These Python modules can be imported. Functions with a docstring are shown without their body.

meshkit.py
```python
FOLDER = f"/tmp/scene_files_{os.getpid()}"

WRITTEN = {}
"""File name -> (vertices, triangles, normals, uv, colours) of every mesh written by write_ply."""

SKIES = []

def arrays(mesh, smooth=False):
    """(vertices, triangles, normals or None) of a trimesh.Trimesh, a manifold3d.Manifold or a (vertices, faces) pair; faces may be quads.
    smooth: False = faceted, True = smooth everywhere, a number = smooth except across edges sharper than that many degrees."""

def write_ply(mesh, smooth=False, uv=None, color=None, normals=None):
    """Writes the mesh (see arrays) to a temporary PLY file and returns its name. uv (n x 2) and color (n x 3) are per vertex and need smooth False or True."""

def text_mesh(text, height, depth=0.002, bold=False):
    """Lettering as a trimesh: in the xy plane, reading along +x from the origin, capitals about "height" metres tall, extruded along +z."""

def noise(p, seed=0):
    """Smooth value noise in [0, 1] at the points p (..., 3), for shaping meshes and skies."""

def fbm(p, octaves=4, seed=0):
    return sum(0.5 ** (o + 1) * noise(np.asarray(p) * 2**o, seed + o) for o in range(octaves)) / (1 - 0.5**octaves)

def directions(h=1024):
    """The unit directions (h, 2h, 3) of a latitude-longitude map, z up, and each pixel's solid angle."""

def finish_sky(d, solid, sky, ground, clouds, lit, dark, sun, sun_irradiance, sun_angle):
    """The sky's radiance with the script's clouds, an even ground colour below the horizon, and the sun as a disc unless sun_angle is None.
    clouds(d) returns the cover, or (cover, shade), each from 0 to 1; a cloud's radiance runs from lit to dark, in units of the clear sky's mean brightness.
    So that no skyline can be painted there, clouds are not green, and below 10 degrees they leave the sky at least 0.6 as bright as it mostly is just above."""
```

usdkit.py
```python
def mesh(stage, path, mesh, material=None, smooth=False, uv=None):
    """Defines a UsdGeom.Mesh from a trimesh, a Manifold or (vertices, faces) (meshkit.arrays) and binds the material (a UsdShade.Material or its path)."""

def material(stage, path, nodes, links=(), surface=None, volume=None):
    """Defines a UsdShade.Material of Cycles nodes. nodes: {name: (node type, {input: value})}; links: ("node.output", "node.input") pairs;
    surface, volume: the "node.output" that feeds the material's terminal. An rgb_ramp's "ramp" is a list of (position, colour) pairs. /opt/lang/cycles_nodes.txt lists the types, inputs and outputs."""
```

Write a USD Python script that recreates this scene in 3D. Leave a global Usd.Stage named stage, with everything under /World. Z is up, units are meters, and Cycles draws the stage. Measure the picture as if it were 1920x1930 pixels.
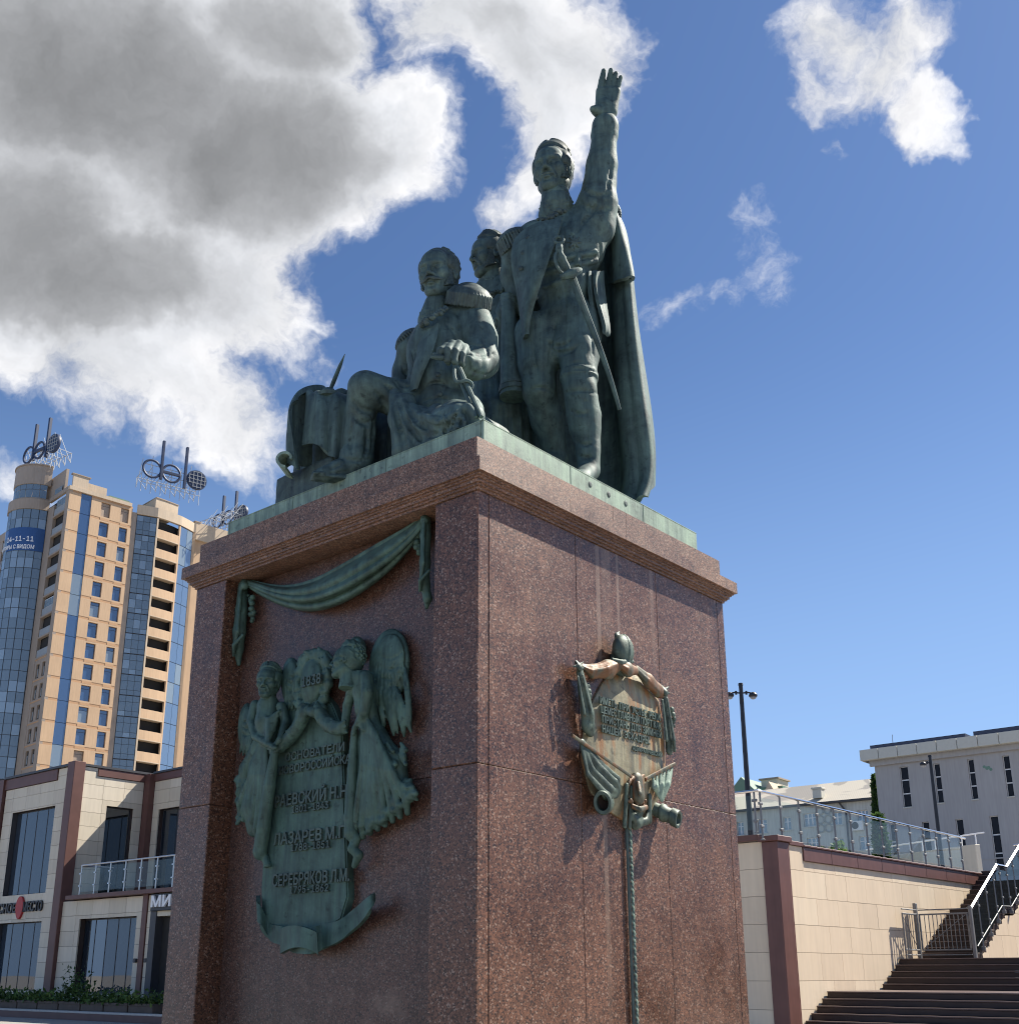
import math, random
import numpy as np
import trimesh
import usdkit, meshkit
from pxr import Gf, Sdf, Usd, UsdGeom, UsdLux, UsdShade

# ---------------------------------------------------------------- camera, sky, sun, exposure
stage = Usd.Stage.CreateInMemory()
UsdGeom.SetStageUpAxis(stage, 'Z')
UsdGeom.Xform.Define(stage, '/World')
V = lambda *a: np.array(a, float)

FOC, PITCH, ROLL = 2128.88, 0.3037, -0.0008          # lens in photo pixels, tilt up, roll
PPX, PPY = 930.73, 1167.65                           # where the lens axis meets the photo
EYE = V(0, 0, 1.6)
EXPOSURE = 0.95
cp_, sp_ = math.cos(PITCH), math.sin(PITCH)
FWD = V(0, cp_, sp_)
_r0, _u0 = V(1, 0, 0), V(0, -sp_, cp_)
RGT = math.cos(ROLL) * _r0 + math.sin(ROLL) * _u0
UPV = -math.sin(ROLL) * _r0 + math.cos(ROLL) * _u0
cam = UsdGeom.Camera.Define(stage, '/World/camera')
m4 = np.eye(4)
m4[0, :3], m4[1, :3], m4[2, :3], m4[3, :3] = RGT, UPV, -FWD, EYE
cam.AddTransformOp().Set(Gf.Matrix4d(*m4.ravel().tolist()))
HAP = 36.0
cam.CreateHorizontalApertureAttr(HAP)
cam.CreateVerticalApertureAttr(HAP * 1930 / 1920)
cam.CreateFocalLengthAttr(FOC / 1920 * HAP)
cam.CreateHorizontalApertureOffsetAttr((960 - PPX) / 1920 * HAP)
cam.CreateVerticalApertureOffsetAttr((PPY - 965) / 1920 * HAP)
cam.CreateClippingRangeAttr(Gf.Vec2f(0.1, 5000))
cam.CreateFStopAttr(0.0)
cam.CreateExposureAttr(EXPOSURE)


def ray(px, py):
    return FWD + RGT * (px - PPX) / FOC - UPV * (py - PPY) / FOC


def at(px, py, Y):                                   # the point seen at a photo pixel, Y metres in front of the camera
    d = ray(px, py)
    return EYE + d * (Y / d[1])


def onplane(px, py, P, n):
    d = ray(px, py)
    return EYE + d * (np.dot(P - EYE, n) / np.dot(d, n))


def unit(v):
    v = np.asarray(v, float)
    return v / np.linalg.norm(v)


# the monument's own axes: u along its right face, v along its left face, from the near corner
TH = 0.7112
CORNER = V(-0.106, 7.0, 0)
eR, eL, eZ = V(math.sin(TH), math.cos(TH), 0), V(-math.cos(TH), math.sin(TH), 0), V(0, 0, 1)

SUN = unit(-1.1 * eL + 2.4 * eR + 2.9 * eZ)          # from the shadows on the pedestal's right face
SUN_EL, SUN_ROT = math.asin(SUN[2]), math.atan2(SUN[0], SUN[1])
sun = UsdLux.DistantLight.Define(stage, '/World/sun')
sun.CreateIntensityAttr(1.25)
sun.CreateAngleAttr(0.53)
sun.CreateNormalizeAttr(True) if hasattr(sun, 'CreateNormalizeAttr') else None
sun.CreateColorAttr(Gf.Vec3f(1.0, 0.93, 0.82))
_z = SUN
_x = unit(np.cross(eZ, _z))
_y = np.cross(_z, _x)
m4 = np.eye(4)
m4[0, :3], m4[1, :3], m4[2, :3] = _x, _y, _z
sun.AddTransformOp().Set(Gf.Matrix4d(*m4.ravel().tolist()))


def make_sky():
    N, L = {}, []
    cnt = [0]

    def n(kind, **k):
        cnt[0] += 1
        name = 'n%03d' % cnt[0]
        N[name] = (kind, k)
        return name

    def link(a, b):
        L.append((a, b))

    def math_(op, a, b=None, c=None, clamp=False):
        k = n('math', math_type=op, **({'use_clamp': True} if clamp else {}))
        for i, x in enumerate((a, b, c)):
            if x is None:
                continue
            if isinstance(x, str):
                link(x, k + '.value%d' % (i + 1))
            else:
                N[k][1]['value%d' % (i + 1)] = float(x)
        return k + '.value'

    geo = n('texture_coordinate')
    d = geo + '.generated'
    w1 = n('noise_texture', scale=5.0, detail=6.0, roughness=0.62)
    link(d, w1 + '.vector')
    s1 = n('vector_math', math_type='subtract', vector2=(0.5, 0.5, 0.5))
    link(w1 + '.color', s1 + '.vector1')
    s2 = n('vector_math', math_type='scale', scale=0.16)
    link(s1 + '.vector', s2 + '.vector1')
    wp = n('vector_math', math_type='add')
    link(d, wp + '.vector1')
    link(s2 + '.vector', wp + '.vector2')
    # cumulus clouds: (photo pixel of the middle, half width, half height in pixels, tilt)
    blobs = [(150, 130, 520, 300, 0, 1), (430, 300, 400, 240, 10, 1), (640, 300, 190, 150, -10, .75), (150, 520, 420, 210, 0, .9), (420, 560, 230, 170, 10, .6),
             (180, 690, 420, 130, -8, .45), (420, 800, 130, 105, -35, .4), (60, 420, 300, 300, 0, .9), (500, 60, 220, 170, 0, .8),
             (930, 40, 260, 120, -8, .62), (960, 130, 130, 110, 0, .55), (800, 50, 130, 90, 30, .45), (1050, 110, 140, 105, 0, .55), (1000, 215, 120, 105, 0, .5), (1010, 320, 80, 85, 0, .4), (940, 395, 66, 50, 0, .3), (840, 40, 140, 60, 0, .3),
             (1540, 100, 105, 80, 0, .42), (1640, 120, 130, 95, 0, .42), (1600, 165, 120, 85, 0, .42), (1690, 225, 85, 60, -30, .38), (1495, 190, 60, 65, 0, .34), (1740, 0, 230, 38, 8, .22),
             (1335, 590, 40, 16, 0, .02), (1465, 552, 20, 28, 30, .02), (1402, 492, 14, 26, 20, .01), (1520, 285, 20, 30, 0, .16), (20, 950, 90, 46, 0, .2), (610, 700, 60, 30, 30, .1),
             (-500, 300, 500, 300, 0, .9), (-700, 900, 400, 160, 0, .5), (2500, 300, 330, 150, 10, .5), (2900, 900, 400, 130, 0, .4), (1500, -500, 500, 160, 0, .6),
             (300, -700, 500, 300, 0, .9), (2300, -800, 350, 240, 0, .6)]
    D = None
    for x, y, rx, ry, tilt, wgt in blobs:
        c = unit(ray(x, y))
        sc = 1 / (FOC * np.linalg.norm(ray(x, y)))
        t1 = unit(np.cross(c, eZ))
        t2 = np.cross(t1, c)
        a = math.radians(tilt)
        t1, t2 = math.cos(a) * t1 + math.sin(a) * t2, -math.sin(a) * t1 + math.cos(a) * t2
        q = []
        for t, r in ((t1, rx * sc), (t2, ry * sc)):
            dp = n('vector_math', math_type='dot_product', vector2=tuple(t / r))
            link(wp + '.vector', dp + '.vector1')
            q.append(math_('subtract', dp + '.value', float(c @ t / r)))
        q2 = math_('multiply_add', q[0], q[0], math_('multiply', q[1], q[1]))
        b = math_('maximum', math_('multiply', math_('subtract', 1.0, q2), wgt), -.8)
        D = b if D is None else math_('smoothmax', D, b, 0.12)
    nz = n('noise_texture', scale=13.0, detail=9.0, roughness=0.62)
    link(wp + '.vector', nz + '.vector')
    big = n('noise_texture', scale=4.5, detail=5.0, roughness=0.55)
    link(wp + '.vector', big + '.vector')
    fine = math_('multiply', math_('subtract', nz + '.fac', 0.5), 1.3)
    dens = math_('add', D, fine)
    cov = n('map_range', range_type='smoothstep', from_min=-0.05, from_max=0.4, to_min=0.0, to_max=1.0)
    link(dens, cov + '.value')
    # thick parts are grey, thin and sunward parts white
    thick = math_('add', math_('multiply', D, 0.85), math_('multiply', math_('subtract', big + '.fac', 0.5), .62))
    sh = n('rgb_ramp', ramp=[(0.0, (.9, .92, .98)), (0.22, (1, 1, 1.02)), (0.44, (.8, .82, .86)), (0.62, (.5, .512, .535)), (0.82, (.33, .338, .352)), (1.0, (.28, .287, .3))])
    link(thick, sh + '.fac')
    det = n('map_range', from_min=0.3, from_max=0.7, to_min=0.8, to_max=1.12, clamp=True)
    link(nz + '.fac', det + '.value')
    cc = n('vector_math', math_type='scale')
    link(sh + '.color', cc + '.vector1')
    link(det + '.result', cc + '.scale')
    cs = n('vector_math', math_type='scale', scale=CLOUD)
    link(cc + '.vector', cs + '.vector1')
    sky = n('sky_texture', sky_type='single_scattering', sun_disc=False, sun_elevation=SUN_EL, sun_rotation=SUN_ROT, altitude=50.0, air_density=1.0, aerosol_density=0.35, ozone_density=3.0)
    sz = n('separate_xyz')
    link(d, sz + '.vector')
    hf = n('map_range', range_type='smoothstep', from_min=-0.02, from_max=0.55, to_min=0.85, to_max=0.0)
    link(sz + '.z', hf + '.value')
    hz = n('mix', mix_type='mix', color2=(4.0, 6.2, 10.2))
    link(hf + '.result', hz + '.fac')
    tint = n('mix', mix_type='multiply', fac=1.0, color2=(.86, 1.0, 1.2))
    link(sky + '.color', tint + '.color1')
    link(tint + '.color', hz + '.color1')
    mx = n('mix', mix_type='mix')
    link(cov + '.result', mx + '.fac')
    link(hz + '.color', mx + '.color1')
    link(cs + '.vector', mx + '.color2')
    bg = n('background_shader', strength=SKY_STRENGTH)
    link(mx + '.color', bg + '.color')
    return usdkit.material(stage, '/World/Looks/sky_look', N, L, surface=bg + '.background')


SKY_STRENGTH, CLOUD = 0.052, 9.6
dome = UsdLux.DomeLight.Define(stage, '/World/sky')
dome.CreateIntensityAttr(1.0)
UsdShade.MaterialBindingAPI.Apply(dome.GetPrim()).Bind(make_sky())
dome.GetPrim().SetCustomDataByKey('kind', 'structure')

# ---------------------------------------------------------------- things, parts, meshes
USED = {}


def numbered(path):
    k = USED.get(path, -1) + 1
    USED[path] = k
    return path if k == 0 else '%s_%03d' % (path, k)


class Thing:
    def __init__(self, name, label, cat=None, base=(0, 0, 0), group=None, kind=None):
        self.path = numbered('/World/' + name)
        self.base = np.asarray(base, float)
        x = UsdGeom.Xform.Define(stage, self.path)
        x.AddTranslateOp().Set(Gf.Vec3d(*map(float, self.base)))
        p = x.GetPrim()
        for k, v in (('label', label), ('category', cat), ('group', group), ('kind', kind)):
            if v:
                p.SetCustomDataByKey(k, v)

    def part(self, name, mesh, mat, smooth=False, parent=None, label=None, kind=None):
        path = numbered((parent or self.path) + '/' + name)
        v, f = mesh_arrays(mesh)
        m = usdkit.mesh(stage, path, (v - self.base, f), mat, smooth)
        if label:
            m.GetPrim().SetCustomDataByKey('label', label)
        if kind:
            m.GetPrim().SetCustomDataByKey('kind', kind)
        return path


def single(name, mesh, mat, label=None, cat=None, group=None, kind=None, smooth=False):
    path = numbered('/World/' + name)
    p = usdkit.mesh(stage, path, mesh_arrays(mesh), mat, smooth).GetPrim()
    for k, v in (('label', label), ('category', cat), ('group', group), ('kind', kind)):
        if v:
            p.SetCustomDataByKey(k, v)
    return path


def copy_thing(src, name, label, base, group=None, cat=None):
    path = numbered('/World/' + name)
    x = UsdGeom.Xform.Define(stage, path)
    x.GetPrim().GetReferences().AddInternalReference(src.path)
    x.ClearXformOpOrder()
    op = x.GetPrim().GetAttribute('xformOp:translate')
    op.Set(Gf.Vec3d(*map(float, base)))
    x.GetPrim().CreateAttribute('xformOpOrder', Sdf.ValueTypeNames.TokenArray).Set(['xformOp:translate'])
    x.GetPrim().SetInstanceable(True)
    for k, v in (('label', label), ('group', group), ('category', cat)):
        if v:
            x.GetPrim().SetCustomDataByKey(k, v)
    return path


def mesh_arrays(mesh):
    if isinstance(mesh, list):
        vs, fs, o = [], [], 0
        for m in mesh:
            v, f = mesh_arrays(m)
            vs.append(v)
            fs.append(f + o)
            o += len(v)
        return np.vstack(vs), np.vstack(fs)
    if isinstance(mesh, tuple):
        v, f = np.asarray(mesh[0], float), np.asarray(mesh[1], int)
        if f.shape[1] == 4:
            f = np.vstack([f[:, [0, 1, 2]], f[:, [0, 2, 3]]])
        return v, f
    if hasattr(mesh, 'to_mesh'):
        m = mesh.to_mesh()
        return np.array(m.vert_properties[:, :3], float), np.array(m.tri_verts, int)
    return np.array(mesh.vertices, float), np.array(mesh.faces, int)


class Frame:
    def __init__(self, o, u, v, w=None):
        self.o, self.u, self.v = np.asarray(o, float), unit(u), unit(v)
        self.w = np.cross(self.u, self.v) if w is None else unit(w)
        self.M = np.stack([self.u, self.v, self.w])

    def __call__(self, a, b, c=0.0):
        return self.o + a * self.u + b * self.v + c * self.w

    def pts(self, p):
        return self.o + np.asarray(p, float) @ self.M

    def loc(self, X):
        return (np.asarray(X, float) - self.o) @ self.M.T

    def pix(self, px, py, axis, val):                # local coordinates of the point seen at a pixel on the plane axis = val
        e = (self.u, self.v, self.w)[axis]
        return self.loc(onplane(px, py, self.o + val * e, e))

    def mesh(self, m):
        v, f = mesh_arrays(m)
        if np.linalg.det(self.M) < 0:
            f = f[:, ::-1]
        return self.pts(v), f


_bf = np.array([[0, 2, 3, 1], [4, 5, 7, 6], [0, 1, 5, 4], [2, 6, 7, 3], [0, 4, 6, 2], [1, 3, 7, 5]])


def box(a0, a1, b0, b1, c0, c1):
    v = np.array([(x, y, z) for z in (c0, c1) for y in (b0, b1) for x in (a0, a1)], float)
    return v, np.vstack([_bf[:, [0, 1, 2]], _bf[:, [0, 2, 3]]])


_cb = None


def cbox(a0, a1, b0, b1, c0, c1, ch=0.01):
    """a box with chamfered edges"""
    global _cb
    s = []
    for sx in (0, 1):
        for sy in (0, 1):
            for sz in (0, 1):
                for ax in range(3):
                    s.append((sx, sy, sz, ax))
    lo, hi = V(a0, b0, c0), V(a1, b1, c1)
    ch = min(ch, 0.45 * float((hi - lo).min()))
    pts = []
    for sx, sy, sz, ax in s:
        p = np.where([sx, sy, sz], hi, lo)
        q = p.copy()
        for k in range(3):
            if k != ax:
                q[k] += -ch if (sx, sy, sz)[k] else ch
        pts.append(q)
    pts = np.array(pts)
    if _cb is None:
        unitp = []
        for sx, sy, sz, ax in s:
            q = V(sx, sy, sz)
            for k in range(3):
                if k != ax:
                    q[k] += -.2 if q[k] else .2
            unitp.append(q)
        h = trimesh.Trimesh(np.array(unitp), trimesh.convex.ConvexHull(np.array(unitp)).simplices, process=False)
        f = np.array(h.faces)
        cn = np.array(unitp).mean(0)
        t = np.array(unitp)[f]
        nrm = np.cross(t[:, 1] - t[:, 0], t[:, 2] - t[:, 0])
        flip = ((t.mean(1) - cn) * nrm).sum(1) < 0
        f[flip] = f[flip][:, ::-1]
        _cb = f
    return pts, _cb


def prism(poly, h0, h1):
    """polygon (n,2) extruded along the third axis; convex or not"""
    from shapely.geometry import Polygon
    m = trimesh.creation.extrude_polygon(Polygon(poly), h1 - h0, engine='earcut')
    v = np.array(m.vertices)
    v[:, 2] += h0
    return v, np.array(m.faces)


def tube(pts, r, n=8, caps=True, flat=1.0, up=None):
    pts = np.asarray(pts, float)
    r = np.broadcast_to(np.asarray(r, float), (len(pts),))
    T = np.gradient(pts, axis=0)
    T /= np.maximum(np.linalg.norm(T, axis=1, keepdims=True), 1e-9)
    ref = V(0, 0, 1) if up is None else np.asarray(up, float)
    if abs(T[0] @ ref) > 0.95:
        ref = V(1, 0, 0)
    N = ref - (ref @ T[0]) * T[0]
    N /= np.linalg.norm(N)
    V_, F_ = [], []
    ang = np.linspace(0, 2 * np.pi, n, endpoint=False)
    for i in range(len(pts)):
        N = N - (N @ T[i]) * T[i]
        N /= np.linalg.norm(N)
        B = np.cross(T[i], N)
        V_.append(pts[i] + r[i] * (np.cos(ang)[:, None] * N * flat + np.sin(ang)[:, None] * B))
    for i in range(len(pts) - 1):
        for j in range(n):
            a, b = i * n + j, i * n + (j + 1) % n
            F_ += [(a, b, b + n), (a, b + n, a + n)]
    V_ = np.vstack(V_)
    if caps:
        k = len(V_)
        V_ = np.vstack([V_, pts[0], pts[-1]])
        e = (len(pts) - 1) * n
        for j in range(n):
            F_ += [(k, (j + 1) % n, j), (k + 1, e + j, e + (j + 1) % n)]
    return V_, np.array(F_)


def lathe(prof, n=16, axis=2):
    """(radius, height) pairs turned about the third axis"""
    prof = np.asarray(prof, float)
    ang = np.linspace(0, 2 * np.pi, n, endpoint=False)
    v = np.vstack([np.stack([r * np.cos(ang), r * np.sin(ang), np.full(n, h)], 1) for r, h in prof])
    f = []
    for i in range(len(prof) - 1):
        for j in range(n):
            a, b = i * n + j, i * n + (j + 1) % n
            f += [(a, b, b + n), (a, b + n, a + n)]
    k = len(v)
    v = np.vstack([v, (0, 0, prof[0, 1]), (0, 0, prof[-1, 1])])
    e = (len(prof) - 1) * n
    for j in range(n):
        f += [(k, (j + 1) % n, j), (k + 1, e + j, e + (j + 1) % n)]
    return v, np.array(f)


def spline(pts, n):
    from scipy.interpolate import CubicSpline
    pts = np.asarray(pts, float)
    t = np.r_[0, np.cumsum(np.linalg.norm(np.diff(pts, axis=0), axis=1) + 1e-6)]
    return CubicSpline(t, pts)(np.linspace(0, t[-1], n))


def grid_spline(ctrl, m, n):
    """control points (rows, cols, 3) to a smooth (m, n, 3) grid"""
    from scipy.interpolate import CubicSpline
    c = np.asarray(ctrl, float)
    a = CubicSpline(np.linspace(0, 1, c.shape[0]), c, axis=0)(np.linspace(0, 1, m)) if c.shape[0] > 2 else c[0] + np.linspace(0, 1, m)[:, None, None] * (c[-1] - c[0])
    b = CubicSpline(np.linspace(0, 1, c.shape[1]), a, axis=1)(np.linspace(0, 1, n)) if c.shape[1] > 2 else a[:, :1] + np.linspace(0, 1, n)[None, :, None] * (a[:, -1:] - a[:, :1])
    return b


def gnormals(g):
    du, dv = np.gradient(g, axis=0), np.gradient(g, axis=1)
    nn = np.cross(du, dv)
    return nn / np.maximum(np.linalg.norm(nn, axis=2, keepdims=True), 1e-9)


def sheet(g, th):
    """a grid of points as a cloth of some thickness"""
    m, n = g.shape[:2]
    nn = gnormals(g) * th / 2
    a, b = (g + nn).reshape(-1, 3), (g - nn).reshape(-1, 3)
    v = np.vstack([a, b])
    o = m * n
    i, j = np.meshgrid(np.arange(m - 1), np.arange(n - 1), indexing='ij')
    q = (i * n + j).ravel()
    f = [np.stack([q, q + n, q + n + 1, q + 1], 1), np.stack([q + o, q + 1 + o, q + n + 1 + o, q + n + o], 1)]

    def side(e):
        e = np.asarray(e)
        f.append(np.stack([e[:-1], e[1:], e[1:] + o, e[:-1] + o], 1))
    side(np.arange(n))
    side((np.arange(n) + (m - 1) * n)[::-1])
    side((np.arange(m) * n)[::-1])
    side(np.arange(m) * n + n - 1)
    return mesh_arrays((v, np.vstack(f)))


# ---------------------------------------------------------------- sculpting: a distance field, smooth unions, a net of faces round it
class Clay:
    def __init__(self, lo, hi, h):
        self.lo, self.h = np.asarray(lo, float), h
        self.n = np.ceil((np.asarray(hi) - self.lo) / h).astype(int) + 1
        self.ax = [(self.lo[i] + h * np.arange(self.n[i])).astype(np.float32) for i in range(3)]
        self.F = np.full(self.n, 1.0, np.float32)

    def _sub(self, lo, hi, pad):
        i0 = np.maximum(np.floor((lo - pad - self.lo) / self.h).astype(int), 0)
        i1 = np.minimum(np.ceil((hi + pad - self.lo) / self.h).astype(int) + 1, self.n)
        if (i1 <= i0).any():
            return None, None
        sl = tuple(slice(a, b) for a, b in zip(i0, i1))
        P = np.stack(np.meshgrid(*[self.ax[k][sl[k]] for k in range(3)], indexing='ij'), -1)
        return sl, P

    def put(self, sl, d, k, cut=False):
        A = self.F[sl]
        if cut:
            d = -d
        if k <= 0:
            self.F[sl] = np.maximum(A, d) if cut else np.minimum(A, d)
            return
        h = np.maximum(k - np.abs(A - d), 0) / k
        self.F[sl] = (np.maximum(A, d) + h * h * k * .25) if cut else (np.minimum(A, d) - h * h * k * .25)

    def cone(self, p, q, r1, r2=None, k=.04, cut=False, flat=None):
        """round cone from p to q; flat=(axis, factor) squeezes it along an axis"""
        p, q = np.asarray(p, float), np.asarray(q, float)
        r2 = r1 if r2 is None else r2
        R = max(r1, r2)
        sl, P = self._sub(np.minimum(p, q) - R, np.maximum(p, q) + R, k + 2 * self.h)
        if sl is None:
            return self
        w = P - p.astype(np.float32)
        ba = (q - p).astype(np.float32)
        t = np.clip((w @ ba) / max(float(ba @ ba), 1e-9), 0, 1)
        e = w - t[..., None] * ba
        if flat is not None:
            ax = unit(flat[0]).astype(np.float32)
            c = e @ ax
            e = e + (c * (1 / flat[1] - 1))[..., None] * ax
        d = np.linalg.norm(e, axis=-1) - (r1 + (r2 - r1) * t)
        if flat is not None:
            d = d * max(min(1, flat[1] * 1.3), .4)
        self.put(sl, d.astype(np.float32), k, cut)
        return self

    def chain(self, pts, rs, k=.04, **kw):
        for i in range(len(pts) - 1):
            self.cone(pts[i], pts[i + 1], rs[i], rs[i + 1], k, **kw)
        return self

    def ell(self, c, r, R=None, k=.04, cut=False):
        c, r = np.asarray(c, float), np.asarray(r, float)
        R = np.eye(3) if R is None else np.asarray(R, float)   # rows: the ellipsoid's axes
        ext = np.abs(R.T) @ r
        sl, P = self._sub(c - ext, c + ext, k + 2 * self.h)
        if sl is None:
            return self
        w = ((P - c.astype(np.float32)) @ R.T.astype(np.float32))
        k0 = np.linalg.norm(w / r, axis=-1)
        k1 = np.linalg.norm(w / (r * r), axis=-1)
        d = k0 * (k0 - 1) / np.maximum(k1, 1e-6)
        self.put(sl, d.astype(np.float32), k, cut)
        return self

    def box(self, c, r, R=None, rd=.01, k=.02, cut=False):
        c, r = np.asarray(c, float), np.asarray(r, float)
        R = np.eye(3) if R is None else np.asarray(R, float)
        ext = np.abs(R.T) @ r
        sl, P = self._sub(c - ext, c + ext, k + 2 * self.h)
        if sl is None:
            return self
        w = np.abs((P - c.astype(np.float32)) @ R.T.astype(np.float32)) - (r - rd)
        d = np.linalg.norm(np.maximum(w, 0), axis=-1) + np.minimum(w.max(-1), 0) - rd
        self.put(sl, d.astype(np.float32), k, cut)
        return self

    def warp(self, fun):
        """adds fun(points) to the field near the surface"""
        m = np.abs(self.F) < .06
        idx = np.nonzero(m)
        P = np.stack([self.ax[i][idx[i]] for i in range(3)], -1)
        self.F[m] += fun(P).astype(np.float32)
        return self

    def hit(self, px, py, fr=None):
        """where the ray through a photo pixel first meets the clay"""
        o, d = EYE, ray(px, py)
        if fr is not None:
            o, d = fr(EYE), fr(EYE + d) - fr(EYE)
        with np.errstate(divide='ignore', invalid='ignore'):
            hi = self.lo + self.h * (self.n - 1)
            a, b = (self.lo - o) / d, (hi - o) / d
        t0, t1 = np.minimum(a, b).max(), np.maximum(a, b).min()
        if not t1 > max(t0, 0):
            return None
        ts = np.linspace(t0, t1, max(int((t1 - t0) * np.linalg.norm(d) / self.h * 2), 4))
        P = o + ts[:, None] * d
        i = np.clip(np.rint((P - self.lo) / self.h).astype(int), 0, self.n - 1)
        f = self.F[i[:, 0], i[:, 1], i[:, 2]]
        k = np.nonzero(f < 0)[0]
        return P[k[0]] if len(k) else None

    def draw(self, pts, r, depth=0.0, k=.01, cut=True, n=18, fr=None, taper=True):
        """a groove (or a ridge) drawn on the surface along photo pixels; r and depth in metres"""
        pts = np.asarray(pts, float)
        t = np.r_[0, np.cumsum(np.linalg.norm(np.diff(pts, axis=0), axis=1))]
        q = np.linspace(0, t[-1], n)
        xy = np.stack([np.interp(q, t, pts[:, 0]), np.interp(q, t, pts[:, 1])], 1)
        if len(pts) > 2:
            from scipy.interpolate import CubicSpline
            xy = CubicSpline(t, pts)(q)
        H = [self.hit(x, y, fr) for x, y in xy]
        e = (fr(EYE) if fr is not None else EYE)
        P, R = [], []
        for i, p in enumerate(H):
            if p is None:
                continue
            P.append(p + unit(e - p) * (-depth))
            R.append(r * (.35 + .65 * math.sin(math.pi * min(max(i / (n - 1), .04), .96)) if taper else 1.0))
        for i in range(len(P) - 1):
            if np.linalg.norm(P[i + 1] - P[i]) < 8 * r + .08:
                self.cone(P[i], P[i + 1], R[i], R[i + 1], k, cut=cut)
        return self

    def mesh(self):
        return nets(self.F, self.lo, self.h)


def nets(F, lo, h):
    F = np.pad(F, 1, constant_values=1.0)
    lo = lo - h
    ins = F < 0
    nx, ny, nz = F.shape
    S = np.zeros((nx - 1, ny - 1, nz - 1), np.int8)
    for a, b, c in np.ndindex(2, 2, 2):
        S += ins[a:nx - 1 + a, b:ny - 1 + b, c:nz - 1 + c]
    act = (S > 0) & (S < 8)
    cells = np.argwhere(act)
    idx = np.full(act.shape, -1, np.int64)
    idx[act] = np.arange(len(cells))
    acc, num = np.zeros((len(cells), 3)), np.zeros(len(cells))
    corners = [np.array(c) for c in np.ndindex(2, 2, 2)]
    for c0 in corners:
        for ax in range(3):
            if c0[ax]:
                continue
            c1 = c0.copy()
            c1[ax] = 1
            f0 = F[tuple((cells + c0).T)]
            f1 = F[tuple((cells + c1).T)]
            m = (f0 < 0) != (f1 < 0)
            t = f0[m] / (f0[m] - f1[m])
            acc[m] += c0 + t[:, None] * (c1 - c0)
            num[m] += 1
    v = lo + h * (cells + acc / num[:, None])
    faces = []
    for ax in range(3):
        a1, a2 = (ax + 1) % 3, (ax + 2) % 3
        s0 = [slice(None)] * 3
        s1 = [slice(None)] * 3
        s0[ax], s1[ax] = slice(0, -1), slice(1, None)
        ch = ins[tuple(s0)] != ins[tuple(s1)]
        e = np.argwhere(ch)
        e = e[(e[:, a1] > 0) & (e[:, a2] > 0)]
        o1, o2 = np.zeros(3, int), np.zeros(3, int)
        o1[a1], o2[a2] = 1, 1
        q = np.stack([idx[tuple((e - o1 - o2).T)], idx[tuple((e - o2).T)], idx[tuple(e.T)], idx[tuple((e - o1).T)]], 1)
        fl = ~ins[tuple(e.T)]
        q[fl] = q[fl][:, ::-1]
        faces.append(q)
    q = np.vstack(faces)
    q = q[(q >= 0).all(1)]
    return v, np.vstack([q[:, [0, 1, 2]], q[:, [0, 2, 3]]])


def rotmat(z, x):
    """rows: right, forward, up for a head or hand: up z, facing x"""
    u = unit(z)
    f = unit(np.asarray(x, float) - (np.asarray(x, float) @ u) * u)
    return np.stack([np.cross(f, u), f, u])
# ---------------------------------------------------------------- materials
def mat(name, nodes, links, surface='p.BSDF'):
    return usdkit.material(stage, '/World/Looks/' + name, nodes, links, surface=surface)


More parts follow.
